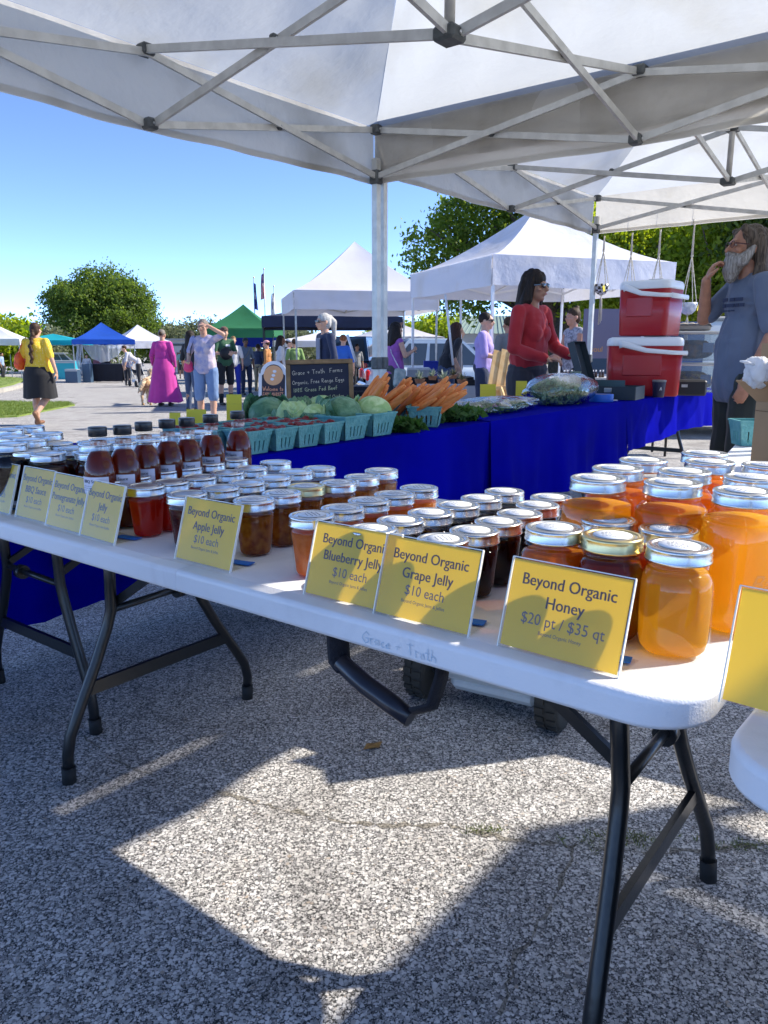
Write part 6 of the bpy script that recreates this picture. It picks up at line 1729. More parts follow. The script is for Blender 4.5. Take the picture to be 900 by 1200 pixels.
# pink dress with dog
PNK = clm('magenta', (.56, .045, .30), noise=.12)
pd_ = G(195, 476).y
person('woman in a long magenta dress seen from behind, walking the dog', 189, pd_, 386, 176, dict(
    skin=SK_L, build=1.22, top='bodice', topm=PNK, sleeve=1.0, hem=.98, hemr=.12, bottom='dress_skirt', botm=PNK, skz=.10, flare=.15, sktop=1.06, hair='short', hairm=H_GRY,
    arms=([(.25, .03, 1.13), (.27, -.09, .92)], [(-.25, .03, 1.13), (-.25, -.04, .89)]),
    extra=(('hair_bun', H_BRN, lambda mb, hp, Rh, J: (ell_(mb, hp(0, .11, .03), (.045, .035, .045)), .012)[1]), ('phone', mat('phone_white', (.75, .75, .72), .4), lambda mb, hp, Rh, J: mb.box((-.26, -.08, .82), (.03, .09, .13), bev=.008))), seed=2))
# woman shading her eyes
def pink_bag(mb, hp, Rh, J): ell_(mb, (-.27, -.03, .98), (.075, .06, .10)); ell_(mb, (-.27, -.03, .93), (.085, .065, .06)); return .012
def pb_strap(mb, hp, Rh, J): mb.tube([(-.25, -.03, 1.05), (-.20, -.06, 1.25), (-.13, -.04, 1.44), (-.2, .08, 1.25)], .008, 6)
TD = mat('tie_dye', (.58, .48, .52), .85, noise=.8, nscale=9, col2=(.25, .28, .50), bump=.2, bscale=14)
wd = G(243, 500).y
person('woman in a tie dye shirt and denim shorts shading her eyes with one hand', 238, wd, 374, -8, dict(
    skin=SK_L, build=1.16, top='t_shirt', topm=TD, sleeve=.40, hem=.85, bottom='shorts', botm=clm('denim', (.16, .26, .46)), blen=.50, hair='short', hairm=H_GRY, bust=True,
    arms=([(.36, -.12, 1.46), (.13, -.17, 1.60)], [(-.27, .02, 1.16), (-.22, -.15, 1.02)]), hands=((-1, -.1, .1), (.2, -.8, .3)), hnorm=((0, -.3, 1), (0, 0, 1)), curl=(.15, .9), face=True,
    legs=([(.115, -.02, .48), (.12, -.06, .085)], [(-.115, .01, .48), (-.125, .05, .085)]), shoem=mat('shoe_white', (.7, .7, .68), .6),
    extra=(('shoulder_bag', mat('pink_bag', (.62, .04, .16), .5), pink_bag), ('bag_strap', BLKP, pb_strap), ('eyeglasses', GLS, specs)), seed=4))
gd = G(262, 475).y
person('man in a green T shirt, black shorts and cap holding a dark bag', 262, gd, 383, 35, dict(
    skin=SK_L, build=1.08, top='t_shirt', topm=clm('forest', (.035, .11, .055)), sleeve=.42, bottom='shorts', botm=clm('black', (.014, .014, .018)), blen=.46, hair='short', hairm=H_BRN, socks=mat('sock_black', (.015, .015, .018), .8),
    arms=([(.25, -.03, 1.14), (.10, -.24, 1.15)], [(-.25, -.03, 1.14), (-.08, -.24, 1.12)]), hands=((-1, -.2, 0), (1, -.2, 0)), hnorm=((0, -1, 0), (0, -1, 0)),
    extra=(('cap', clm('capbrown', (.12, .06, .04)), lambda mb, hp, Rh, J: (capf(mb, hp, Rh, J), .012)[1]), ('bag', BLKP, lambda mb, hp, Rh, J: (ell_(mb, (-.05, -.19, 1.13), (.15, .08, .14)), .012)[1]), ('shirt_emblem', WPL, lambda mb, hp, Rh, J: mb.box((.03, -.122, 1.30), (.11, .006, .06), bev=.002))), seed=5))
def quick(label, px, d, hpy, rz, top, bot, hair, hm, skin=SK_L, blen=1.0, cap=None, H=None, build=1.0, **kw):
    sp = dict(skin=skin, build=build, top='shirt', topm=top, bottom='trousers' if blen > .6 else 'shorts', botm=bot, blen=blen, hair=hair, hairm=hm, seed=int(px)); sp.update(kw)
    if cap: sp['extra'] = tuple(sp.get('extra', ())) + (('cap', cap, lambda mb, hp, Rh, J: (capf(mb, hp, Rh, J), .012)[1]),)
    return person(label, px, d, hpy, rz, sp, H=H)
DK = clm('dark', (.02, .022, .03)); JN = clm('jeans', (.05, .08, .16)); WT = clm('white', (.68, .68, .70)); NV = clm('navy', (.018, .03, .075)); KH = clm('khaki', (.30, .24, .15))
quick('blond person in a white T shirt and bright blue trousers', 273, G(272, 465).y, 394, 20, WT, clm('royal', (.01, .03, .35)), 'short', H_BLD)
quick('person in a grey blue shirt, dark cap and navy trousers with a bag strap', 287, G(287, 463).y, 396, 30, clm('greyblue', (.13, .17, .23)), NV, 'short', H_BLK, SK_D, cap=DK, extra=(('bag_strap', KH, lambda mb, hp, Rh, J: mb.tube([(.16, -.02, 1.44), (0, -.15, 1.2), (-.17, -.06, .98)], .012, 5)),))
quick('person in a navy shirt in the shade below the green canopy', 302, 26, 403, 160, NV, KH, 'short', H_BLK, SK_D)
quick('person in an orange brown jacket and pink cap behind the A frame sign', 313, 22, 399, -100, clm('rust', (.50, .22, .07)), JN, 'short', H_BRN, cap=clm('pinkcap', (.62, .30, .32)), sleeve=.95)
quick('person in a white T shirt with dark hair between the canopy poles', 328, 18.5, 393, 100, WT, clm('paleblue', (.33, .38, .50)), 'mass', H_BLK, SK_D)
quick('person in a pale lilac shirt and white cap left of the chalkboard', 338, 20.5, 397, 90, clm('lilac', (.45, .46, .60)), DK, 'short', H_BRN, cap=WT)
quick('person in a green T shirt just left of the white haired woman', 345, 19.5, 397, 200, clm('leafgreen', (.22, .36, .12)), JN, 'short', H_BRN)
quick('red haired person in a bright blue T shirt beyond the chalkboard', 402, 16.5, 392, 170, clm('brightblue', (.03, .14, .55)), JN, 'short', hairm('hair_red', (.28, .10, .04)))
quick('person in a grey shirt far off below the chalkboard side, right of the blue shirt', 418, 26, 403, 30, clm('greyfar', (.25, .26, .28)), DK, 'short', H_BLK, SK_M)
def jacket_open(mb, hp, Rh, J): mb.box((.035, -.128, 1.17), (.12, .02, .40), bev=.008)
quick('white haired woman in sunglasses and a navy jacket behind the chalkboard', 381, 10.2, 367, -62, NV, DK, 'pony', H_WHT, sleeve=1.0, extra=(('sunglasses', GLS, sunglasses), ('shirt_front', clm('greyshirt', (.18, .20, .27)), jacket_open)), face=True, near=False, build=1.05)
def phone(mb, hp, Rh, J): mb.box((.12, -.16, 1.60), (.085, .012, .16), Matrix.Rotation(.2, 3, 'Y'), bev=.008)
def tote(mb, hp, Rh, J): mb.box((-.25, .06, .80), (.07, .22, .30), Matrix.Rotation(.12, 3, 'X'), bev=.03)
quick('woman in a purple top with long dark hair taking a photo with her phone', 463, 12.2, 377, 120, clm('purple', (.34, .10, .40)), clm('greytrouser', (.06, .065, .07)), 'mass', H_BLK, SK_L, sleeve=0.0, build=1.15,
      arms=([(.30, -.16, 1.38), (.12, -.14, 1.58)], [(-.24, -.05, 1.15), (-.16, -.26, 1.24)]), hands=((-.3, -.2, .8), (.4, -.8, .4)), extra=(('phone', BLKP, phone), ('tote_bag', mat('tote_print', (.30, .40, .38), .8, noise=.8, nscale=16, col2=(.55, .58, .52)), tote), ('tote_strap', WT, lambda mb, hp, Rh, J: mb.tube([(-.24, .06, .95), (-.1, .13, 1.2), (.12, .05, 1.44)], .012, 5))))
quick('woman in a black T shirt leaning over her stall among the white poles', 524, 12.4, 377, 112, DK, JN, 'mass', hairm('hair_dark_red', (.06, .025, .018)), SK_L, lean=.14, build=1.1, arms=([(.26, -.10, 1.15), (.26, -.28, 1.0)], [(-.28, .03, 1.15), (-.30, -.10, .92)]))
quick('grey haired person partly behind the black shirted woman', 536, 13.6, 382, 80, clm('greytop', (.20, .20, .22)), DK, 'short', H_GRY)
quick('woman in a lavender T shirt and navy trousers beside the wooden easel', 568, 10.6, 366, 75, clm('lavender', (.40, .31, .66)), NV, 'short', H_BLK, SK_L, build=1.15, bust=True, arms=([(.25, -.07, 1.13), (.14, -.28, 1.10)], [(-.26, -.05, 1.13), (-.16, -.27, 1.07)]), hands=((0, -1, 0), (0, -1, 0)), extra=(('sunglasses', GLS, sunglasses),))
quick('man in a grey shirt mostly hidden by the red sweatshirt', 599, 12.0, 371, 200, clm('midgrey', (.20, .21, .22)), DK, 'short', H_BRN, SK_R, lean=.05)
quick('woman with a bun and patterned grey tank top at the right vendor table', 674, 10.6, 361, -70, clm('greypattern', (.17, .17, .21), noise=.7, nscale=30, col2=(.42, .42, .48)), DK, 'bun', H_BRN, SK_R, sleeve=0.0, build=1.05, arms=([(.22, -.06, 1.13), (.14, -.26, 1.08)], [(-.24, -.03, 1.12), (-.13, -.27, 1.05)]), hands=((0, -1, -.1), (0, -1, -.1)))
quick('person in a white shirt bending over the stroller', 161, 30, 412, -75, clm('palegrey', (.55, .55, .60)), DK, 'short', H_BRN, lean=.42, H=1.62, arms=([(.2, -.46, 1.05), (.16, -.52, .82)], [(-.2, -.46, 1.05), (-.16, -.52, .82)]))
quick('person with brown hair standing at the right of the blue canopy', 148, 32, 414, 170, clm('floral', (.42, .34, .36), noise=.6, nscale=20, col2=(.2, .2, .3)), DK, 'long', H_BRN)
quick('vendor in a white shirt in the shade of the blue canopy', 101, 37, 415, 30, WT, JN, 'short', H_BRN)
quick('vendor in a pink top below the blue canopy', 113, 38, 417, 0, clm('rosetop', (.45, .16, .18)), DK, 'long', H_BLK)
quick('vendor in dark clothes near the pole of the blue canopy', 124, 39, 416, 0, DK, DK, 'long', H_BLK, SK_D)
quick('far person in a teal shirt and black shorts walking by the grey kiosk', 212, 44, 410, 190, clm('teal', (.22, .42, .38)), DK, 'short', H_BRN, SK_M, blen=.4)
quick('far person in a light blue shirt at the left edge', 1, 42, 413, 90, clm('skyblue', (.30, .42, .62)), DK, 'short', H_BLK, SK_M)
quick('person in a dark top behind the tie dye shirt', 222, 15.5, 388, 150, DK, JN, 'long', H_BLK, SK_M)

# ---------------------------------------------------------------- the dog
FUR = mat('golden_fur', (.42, .26, .13), .85, noise=.6, nscale=7, bump=.8, bscale=60, col2=(.66, .54, .38))
dg_ = G(173, 474)
t = thing('dog', 'golden cream dog seen from behind beside the magenta dress', 'dog', (Q(175, 474, dg_.y).x, dg_.y, gz(dg_.y)), R(186))
mb = MB()   # faces -Y locally
cap_(mb, (0, .27, .50), (0, -.05, .50), .125, .120, flat=(.95, 1.05)); cap_(mb, (0, -.05, .50), (0, -.27, .50), .125, .140, flat=(.9, 1.1)); ell_(mb, (0, -.28, .47), (.11, .12, .16))
cap_(mb, (0, -.34, .56), (.0, -.46, .70), .085, .068); ell_(mb, (0, -.52, .745), (.075, .095, .075)); cap_(mb, (0, -.58, .73), (0, -.68, .705), .044, .034)
for s_ in (-1, 1):
    ell_(mb, (s_ * .080, -.50, .725), (.018, .045, .06))
    cap_(mb, (s_ * .085, .27, .46), (s_ * .095, .18, .32), .085, .060); cap_(mb, (s_ * .095, .18, .32), (s_ * .09, .33, .20), .052, .032); cap_(mb, (s_ * .09, .33, .20), (s_ * .09, .30, .04), .030, .026); ell_(mb, (s_ * .09, .265, .025), (.034, .052, .026))
    cap_(mb, (s_ * .085, -.30, .42), (s_ * .085, -.28, .24), .055, .038); cap_(mb, (s_ * .085, -.28, .24), (s_ * .085, -.29, .04), .034, .027); ell_(mb, (s_ * .085, -.32, .025), (.034, .05, .026))
link('body', remesh(mb, 'body', FUR, .011, .010, 22, 2), t)
mb = MB(); cap_(mb, (0, .36, .56), (.03, .46, .50), .035, .050); cap_(mb, (.03, .46, .50), (.09, .50, .38), .055, .045); cap_(mb, (.09, .50, .38), (.13, .52, .30), .04, .015)
link('tail', remesh(mb, 'tail', mat('tail_fur', (.66, .52, .34), .85, bump=.8, bscale=60), .010, .012, 25, 1), t)
LEA = mat('leash_nylon', (.05, .05, .06), .7)
mb = MB(); p_ = Vector((Q(182, 440, pd_ + .1).x, pd_ + .05, gz(pd_) + .82)); q_ = Vector(t.location) + Vector((0, .42, .66)); mb.tube([p_, p_.lerp(q_, .5) - Vector((0, 0, .08)), q_], .008, 5); tag(mb.build('leash', LEA), 'dark leash between the magenta dress and the dog', 'leash')
# ================================================================ OTHER STALLS
F_LAV = fabric_mat('grey_white_canopy', (.70, .70, .76), .25, .04, .2, 2)
F_NAVY = fabric_mat('navy_canopy', (.035, .045, .09), .2, .05, .2, 2)
F_GREEN = fabric_mat('green_canopy', (.045, .22, .10), .35, .05, .2, 2)
F_BLUE = fabric_mat('royal_canopy', (.02, .10, .52), .3, .05, .2, 2)
F_TEAL = fabric_mat('teal_canopy', (.02, .45, .58), .4, .03, .2, 2)
F_DBLUE = fabric_mat('deep_blue_canopy', (.012, .03, .25), .2, .03, .2, 2)
WPOLE = mat('white_pole', (.76, .77, .80), .35)
GC = 'canopies of the other stalls'
def tent(label, corner, yaw, he, hp, dv, m, bars, side=3.05, curve=1.3):
    ex = Vector((math.cos(yaw), math.sin(yaw), 0)); ey = Vector((-math.sin(yaw), math.cos(yaw), 0))
    c = Vector((corner[0], corner[1], 0)) + (ex + ey) * side / 2
    return canopy('stall_canopy', label, (c.x, c.y, 0), yaw, side, he, hp, dv, m, m, bars, GC, near=False, curve=curve)
def tent_c(label, px, d, yaw, he, hp, dv, m, bars, side=3.05, curve=1.3):
    x = Q(px, 411, d).x
    return canopy('stall_canopy', label, (x, d, gz(d)), yaw, side, he - gz(d), hp - gz(d), dv, m, m, bars, GC, near=False, curve=curve)
tent('bright white canopy with a sharp peak behind the woman in red', (1.46, 10.8), R(19.5), 2.32, 3.24, .40, FAB_WHITE, WPOLE, 3.0, 1.35)
tent('grey white canopy with a tall peak left of the bright white one', (-1.83, 16.2), R(12), 2.25, 3.42, .38, F_LAV, ALU2, 3.05, 1.25)
tent_c('low navy canopy in the shade behind the grey white canopy', 385, 24.5, R(8), 1.98, 2.55, .30, F_NAVY, BLKM, 4.0)
tent_c('green canopy below the flag poles', 287, 36, R(0), 1.95, 3.05, .35, F_GREEN, BLKM, 3.1)
tent_c('deep blue canopy edge showing under the green canopy', 291, 41, R(4), 1.62, 2.2, .45, F_DBLUE, BLKM, 3.6)
bt = tent_c('royal blue canopy with white netting at the far left', 121, 38, R(22), 1.50, 2.32, .22, F_BLUE, ALU2, 2.75)
tent_c('teal canopy half hidden behind the blue one', 64, 47, R(10), 1.55, 1.95, .25, F_TEAL, ALU2, 4.0)
tent_c('white canopy right of the royal blue one', 163, 46, R(30), 1.50, 2.45, .40, FAB_WHITE, ALU2, 3.0)
tent_c('white canopy cut off by the left edge of the photo', -8, 40, R(12), 1.55, 2.4, .30, FAB_WHITE, ALU2, 3.3)
tent_c('white canopy far off to the right of the navy canopy', 462, 33, R(18), 1.55, 2.2, .30, FAB_WHITE, WPOLE, 3.2)
tent_c('white canopy low behind the white haired woman', 375, 40, R(5), 1.45, 1.9, .28, FAB_WHITE, WPOLE, 4.5)
# white netting slung below the blue canopy
NET = fabric_mat('white_netting', (.75, .78, .82), .4, 0, .3, 20, through=.45)
c0 = Q(97, 406, 36.8); c1_ = Q(156, 406, 36.8)
def net(u, v):
    x = c0.x + (c1_.x - c0.x) * u; dr = .95 * math.sin(math.pi * min(1, max(0, u * 1.15))) ** .8 * (1 - .45 * u)
    return (x, 36.75 + .08 * math.sin(u * 30), c0.z + .05 - dr * v - .02 * math.sin(u * 40) * v)
mb = MB(); mb.grid(net, 40, 8); tag(mb.build('netting', NET), 'white netting draped below the front of the blue canopy', 'netting')
mb = MB(); mb.grid(lambda u, v: (Q(89, 411, 37).x + .28 * u + .05 * math.sin(v * 9), 37 + .2 * math.sin(u * 12), -.45 + 1.9 * v), 14, 14); tag(mb.build('side_curtain', NET), 'pale curtain tied down the left leg of the blue canopy', 'curtain')

# ---------------------------------------------------------------- vendor tables and goods
DCL = clm('black_cloth', (.012, .012, .02)); PCL = clm('pale_cloth', (.46, .46, .47)); WCL = clm('white_cloth', (.66, .66, .68))
def draped(label, x, d, w, dep, h, m, rz=0, grp='draped tables of the other stalls'):
    t = thing('stall_table', label, 'table', (x, d, gz(d)), rz, grp)
    mb = MB(); mb.box((0, 0, h - .02), (w, dep, .035), bev=.006); mb.build('tabletop', HDPE, t)
    mb = MB()
    per = [(-w / 2, -dep / 2), (w / 2, -dep / 2), (w / 2, dep / 2), (-w / 2, dep / 2)]
    for k in range(4):
        a, b = Vector((*per[k], 0)), Vector((*per[(k + 1) % 4], 0)); o = Vector((a.y + b.y, 0, 0)); out = Vector(((a + b).x, (a + b).y, 0)).normalized()
        mb.grid(lambda u, v, a=a, b=b, out=out: tuple(a.lerp(b, u) + out * (.006 + .03 * v * (1 + math.sin(u * 26 + k))) + Vector((0, 0, h - (h - .05) * v))), 24, 4)
    mb.grid(lambda u, v: ((u - .5) * (w + .012), (v - .5) * (dep + .012), h + .003), 6, 4)
    mb.build('cloth', m, t)
    for sx in (-1, 1):
        for sy in (-1, 1):
            mb = MB(); mb.tube([(sx * (w / 2 - .08), sy * (dep / 2 - .08), h - .03), (sx * (w / 2 - .08), sy * (dep / 2 - .08), 0)], .014, 6); mb.build('leg', LEGM, t)
    return t
def X(px, d): return Q(px, 411, d).x
draped('black draped table below the blue canopy', X(126, 37.3), 37.3, 1.55, .7, .86, DCL)
draped('black draped table behind the potted succulents, left of the white pole', X(510, 13.3), 13.3, 1.25, .6, .74, DCL)
draped('pale draped table with a tray of plants, beyond the carrots', X(545, 11.4), 11.4, 1.35, .6, .66, PCL)
draped('low white table holding plants right behind the carrots', X(502, 9.2), 9.2, .95, .5, .50, WCL)
draped('vendor table with small bottles below the bun haired woman', X(690, 9.9), 9.9, 1.1, .6, .80, PCL)
draped('table of white parcels beside the canopy pole', X(404, 12.2), 12.2, .75, .5, .62, DCL)
def crate(name, label, cat, x, d, z, s, m, rz=0, grp=None, lidm=None, bev=.012):
    t = thing(name, label, cat, (x, d, z), rz, grp)
    mb = MB(); w, dp, h = s; th = .012
    mb.box((0, 0, th / 2), (w, dp, th))
    for (c_, q) in (((0, -dp / 2, h / 2), (w, th, h)), ((0, dp / 2, h / 2), (w, th, h)), ((-w / 2, 0, h / 2), (th, dp - th, h)), ((w / 2, 0, h / 2), (th, dp - th, h))): mb.box(c_, q)
    mb.build('body', m, t)
    mb = MB(); mb.box((0, -dp / 2 - .008, h * .93), (w * 1.02, .016, h * .10), bev=.003); mb.box((0, dp / 2 + .008, h * .93), (w * 1.02, .016, h * .10), bev=.003); mb.build('rim', lidm or m, t)
    if lidm: mb = MB(); mb.box((0, 0, h + .012), (w * 1.04, dp * 1.04, .025), bev=.008); mb.build('lid', lidm, t)
    return t
TRAY = mat('tray_brown', (.11, .05, .03), .7); GREYB = mat('bin_grey', (.42, .44, .46), .6); BBLUE = mat('bin_blue', (.01, .03, .35), .4); TEALB = mat('bin_teal', (.02, .36, .45), .5); COOLB = mat('cooler_slate', (.05, .09, .15), .5); KRAFT = mat('kraft', (.42, .29, .17), .8)
SUCC = leaf_mat('succulent_leaf', (.16, .22, .17), (.34, .38, .30), .2); SUCD = leaf_mat('succulent_dark', (.05, .07, .05), (.14, .14, .09), .2)
def succulent(x, d, z, r, label, m, seed, potm=TRAY, grp='potted plants beyond the carrots'):
    t = thing('potted_plant', label, 'plant', (x, d, z), 0, grp)
    mb = MB(); mb.lathe([(1e-5, 0), (r * .55, 0), (r * .75, r * .6), (r * .8, r * .62), (r * .7, r * .6), (1e-5, r * .55)], 14); mb.build('pot', potm, t)
    rnd = random.Random(seed); vs = []; fs = []
    for k in range(38):
        a = rnd.uniform(0, 6.28); el = rnd.uniform(.15, 1.35); L = r * rnd.uniform(.9, 1.5)
        dr = Vector((math.cos(a) * math.cos(el), math.sin(a) * math.cos(el), math.sin(el))); sd = Vector((-math.sin(a), math.cos(a), 0)) * r * .10
        b = Vector((0, 0, r * .58)); i = len(vs)
        vs += [b - sd * .6, b + sd * .6, b + dr * L * .6 + sd, b + dr * L, b + dr * L * .6 - sd]; fs += [(i, i + 1, i + 2, i + 3, i + 4)]
    mb = MB(); mb.add(vs, fs); mb.build('leaves', m, t)
for i, (px, py, d, r, lab, m) in enumerate([(492, 440, 9.2, .085, 'pale spiky succulent behind the carrots', SUCC), (507, 437, 9.3, .075, 'small pale succulent right of the first one', SUCC), (520, 440, 9.15, .09, 'bushy grey green succulent at the centre of the low table', SUCC),
                                            (531, 436, 9.35, .07, 'dark plant at the right end of the low table', SUCD), (541, 441, 9.1, .075, 'dark purple plant in a brown tray right of the succulents', SUCD)]):
    c = Q(px, py, d); succulent(c.x, d, max(.503 + gz(d), c.z - r * 1.1), r, lab, m, i)
crate('plastic_bin', 'pale grey plastic box on the black draped table', 'bin', X(490, 13.2), 13.1, .745 + gz(13.2), (.36, .25, .13), GREYB, 0, None, CWH)
crate('plastic_bin', 'bright blue bin near the pale blue car', 'bin', X(505, 13.6), 13.6, .745 + gz(13.5), (.24, .2, .26), BBLUE)
crate('plastic_bin', 'small teal tub beside the bright blue bin', 'bin', X(501, 13.1), 13.1, .745 + gz(13.2), (.12, .1, .12), TEALB)
crate('plant_tray', 'dark tray of goods on the pale draped table', 'tray', X(559, 11.3), 11.3, .665 + gz(11.4), (.42, .3, .07), BLKP)
crate('plant_tray', 'row of small white tubs in a black rack', 'tray', X(571, 11.6), 11.45, .74 + gz(11.4), (.36, .1, .05), WPL)
crate('storage_bin', 'slate blue cooler standing left of the blue canopy', 'cooler', X(83, 36), 36, gz(36), (.55, .4, .6), COOLB, 0, None, GREYB)
crate('storage_bin', 'teal storage box stack behind the woman in yellow', 'bin', X(72, 43), 43, gz(43), (1.6, .6, 1.0), TEALB, 0, None, GREYB)
crate('storage_bin', 'dark blue crate left of the blue canopy table', 'bin', X(101, 36.6), 36.6, gz(36.6), (.35, .4, .85), COOLB)
for i, px in enumerate([394, 401, 408]):
    t = thing('white_parcel', '%s white wrapped parcel on the dark table beside the canopy pole' % ['left', 'middle', 'right'][i], 'parcel', (X(px, 12.1), 12.05 + .03 * i, .625 + gz(12.2)), .2 * i, 'white parcels')
    crumpled(MB(), (0, 0, .075), (.075, .10, .08), 20 + i, .12).build('wrapping', WB, t)
rail = thing('wire_rack', 'dark rack with upright bars below the white parcels', 'rack', (X(402, 11.8), 11.8, gz(11.8)), 0)
mb = MB(); mb.beam((-.3, 0, .55), (.3, 0, .55), .02, .02); mb.beam((-.3, 0, .15), (.3, 0, .15), .02, .02); mb.build('rail', BLKM, rail)
for k in range(7): mb = MB(); mb.beam((-.3 + .1 * k, 0, 0), (-.3 + .1 * k, 0, .54), .012, .012); mb.build('bar', BLKM, rail)
# small bottles on the right hand vendor table
bm_ = MB(); bm_.lathe([(1e-5, 0), (.018, 0), (.019, .05), (.008, .062), (.008, .078), (1e-5, .078)], 10); BOTM = bm_.mesh('glass', mat('amber_bottle', (.06, .03, .02), .2, coat=.5))
cm2 = MB(); cm2.lathe([(.0095, .07), (.0095, .092), (1e-5, .092)], 10); CAPW = cm2.mesh('cap', WPL)
ORD12 = ORD + ['ninth', 'tenth', 'eleventh', 'twelfth']
for k in range(12):
    t = thing('small_bottle', '%s small dark bottle from the left on the right hand vendor table' % ORD12[k], 'bottle', (X(662 + k * 4.2, 9.75), 9.72 + .03 * (k % 2), .806 + gz(9.9)), 0, 'small dark bottles with white caps in one row'); link('glass', BOTM, t); link('cap', CAPW, t)
crate('display_box', 'white display box under the small bottles', 'box', X(690, 9.5), 9.5, .45 + gz(9.5), (.5, .2, .22), WCL, 0)
crate('display_box', 'brown wooden box behind the open cash box', 'box', X(700, 9.2), 9.2, .58 + gz(9.2), (.26, .2, .16), KRAFT, .1)
# wooden easel with planks
PINE = mat('pine_wood', (.62, .37, .14), .55, noise=.35, nscale=5, ndist=2.0, col2=(.72, .48, .22), bump=.1, bscale=30)
ed = 9.6
t = thing('wooden_easel', 'tall pine easel display leaning beside the lavender shirt', 'easel', (X(592, ed), ed, gz(ed)), R(8))
for (x0, x1, zt0, zb0_, w_) in ((-.10, -.26, 1.13, .42, .10), (.0, -.16, 1.14, .42, .10), (.10, -.06, 1.135, .42, .10)):
    mb = MB(); mb.beam((x0, -.02, zt0), (x1, -.20, zb0_), w_, .02, (0, 1, .3)); mb.build('plank', PINE, t)
mb = MB(); mb.beam((-.20, -.17, .68), (.07, -.17, .70), .045, .05); mb.build('shelf', PINE, t)
for (x0, x1) in ((-.10, .10), (.05, .28)):
    mb = MB(); mb.beam((x0, -.19, .70), (x1, -.42, 0), .03, .03); mb.build('leg', PINE, t)
mb = MB(); mb.beam((.0, .0, 1.1), (.05, .45, 0), .035, .03); mb.build('leg', PINE, t)
# leaning white poles by the stall
for i, (p0_, p1_, d) in enumerate([((522, 345), (531, 428), 12.0), ((540, 350), (540, 440), 12.6)]):
    a, b = Q(*p0_, d), Q(*p1_, d); mb = MB(); mb.tube([a, b], .018, 8); tag(mb.build('tent_pole', WPOLE), ['slanted pale pole in front of the black T shirt', 'upright pale pole right of the black T shirt'][i], 'pole')
a, b = Q(407, 392, 13), Q(417, 424, 13); mb = MB(); mb.tube([a, b], .022, 8); tag(mb.build('tent_pole', WPOLE), 'slanted white pole right of the blue T shirt', 'pole')
# vendor backdrop
t = thing('stall_banner', 'grey purple banner with orange writing behind the lower red cooler', 'banner', (X(716, 9.0), 9.0, gz(9)), R(2))
mb = MB(); zt0, zb0_ = Q(700, 362, 9).z - gz(9), Q(700, 420, 9).z - gz(9)
mb.box((0, 0, (zt0 + zb0_) / 2), (.66, .02, zt0 - zb0_)); mb.build('panel', mat('banner_mauve', (.19, .17, .24), .8), t)
me = text_mesh('soul', .085, mat('banner_orange', (.60, .30, .10), .7), .001); o = link('lettering', me, t, (-.17, -.012, zb0_ + .075), (R(90), 0, 0))
for s_ in (-1, 1): mb = MB(); mb.beam((s_ * .32, .02, 0), (s_ * .32, .02, zt0), .02, .02); mb.build('post', BLKM, t)

# ---------------------------------------------------------------- flags
def flag(label, px, ptop, pflag0, pflag1, d, mats_, kind):
    x = X(px, d); z1 = Q(px, ptop, d).z; t = thing('flagpole', label, 'flagpole', (x, d, gz(d)), 0, 'three flagpoles beyond the green canopy')
    mb = MB(); mb.tube([(0, 0, 0), (0, 0, z1 - gz(d))], [.07, .04], 8); mb.build('pole', ALU2, t)
    mb = MB(); mb.ico((0, 0, z1 - gz(d) + .06), .09, 1); mb.build('finial', GOLDB, t)
    zt0, zb0_ = Q(px, pflag0, d).z - gz(d), Q(px, pflag1, d).z - gz(d); w_ = .38 if kind else .42; Hf = zt0 - zb0_
    def surf(u, v): return (-.03 - w_ * u * (.6 + .4 * v) * (1 if kind != 'b' else -1), .12 * math.sin(u * 9 + v * 5), zt0 - Hf * v - .15 * u)
    if kind == 'us':
        # limp flag: stripes run down the folds
        for k in range(7):
            mb = MB(); mb.grid(lambda u, v, k=k: surf((k + u) / 7, v), 2, 10); mb.build('stripe', mats_[k % 2], t)
        mb = MB(); mb.grid(lambda u, v: tuple(Vector(surf(u * .75, v * .38)) + Vector((0, -.02, 0))), 5, 5); mb.build('canton', mats_[2], t)
    else:
        mb = MB(); mb.grid(surf, 8, 12); mb.build('flag', mats_[0], t)
        mb = MB(); mb.grid(lambda u, v: tuple(Vector(surf(.3 + .3 * u, .35 + .25 * v)) + Vector((0, -.02, 0))), 3, 3); mb.build('emblem', mats_[1], t)
fr_ = clm('flag_red', (.50, .03, .04)); fw_ = clm('flag_white', (.70, .70, .72)); fn_ = clm('flag_navy', (.04, .06, .22))
flag('leftmost flagpole with a limp navy flag', 300, 326, 331, 362, 78, (fn_, fw_), 'b')
flag('middle and tallest flagpole with a limp striped flag', 312, 316, 320, 350, 78, (fr_, fw_, fn_), 'us')
flag('rightmost flagpole with a limp pale flag', 323, 336, 343, 373, 78, (fw_, fn_), 'c')

# ---------------------------------------------------------------- kiosk and shelter
CONC = mat('painted_block', (.42, .43, .44), .85, noise=.12, nscale=2); GLD = mat('window_dark', (.03, .035, .04), .15)
d = 60; t = thing('kiosk', 'grey flat roofed kiosk behind the tie dye shirt', 'kiosk', (X(212, d), d, gz(d)), R(4))
w_ = 2.6; zt0 = Q(212, 399, d).z - gz(d)
mb = MB(); mb.box((0, 0, zt0 / 2), (w_, 2, zt0)); mb.build('wall', CONC, t)
mb = MB(); mb.box((0, -.05, zt0 + .06), (w_ + .25, 2.4, .14)); mb.build('roof', mat('roof_grey', (.30, .31, .33), .8), t)
mb = MB(); mb.box((.35, -1.01, .85), (.95, .05, 1.55)); mb.build('door', mat('door_brown', (.16, .09, .06), .6), t)
mb = MB(); mb.box((.0, -1.03, zt0 - .32), (1.3, .03, .16)); mb.build('name_board', GLD, t)
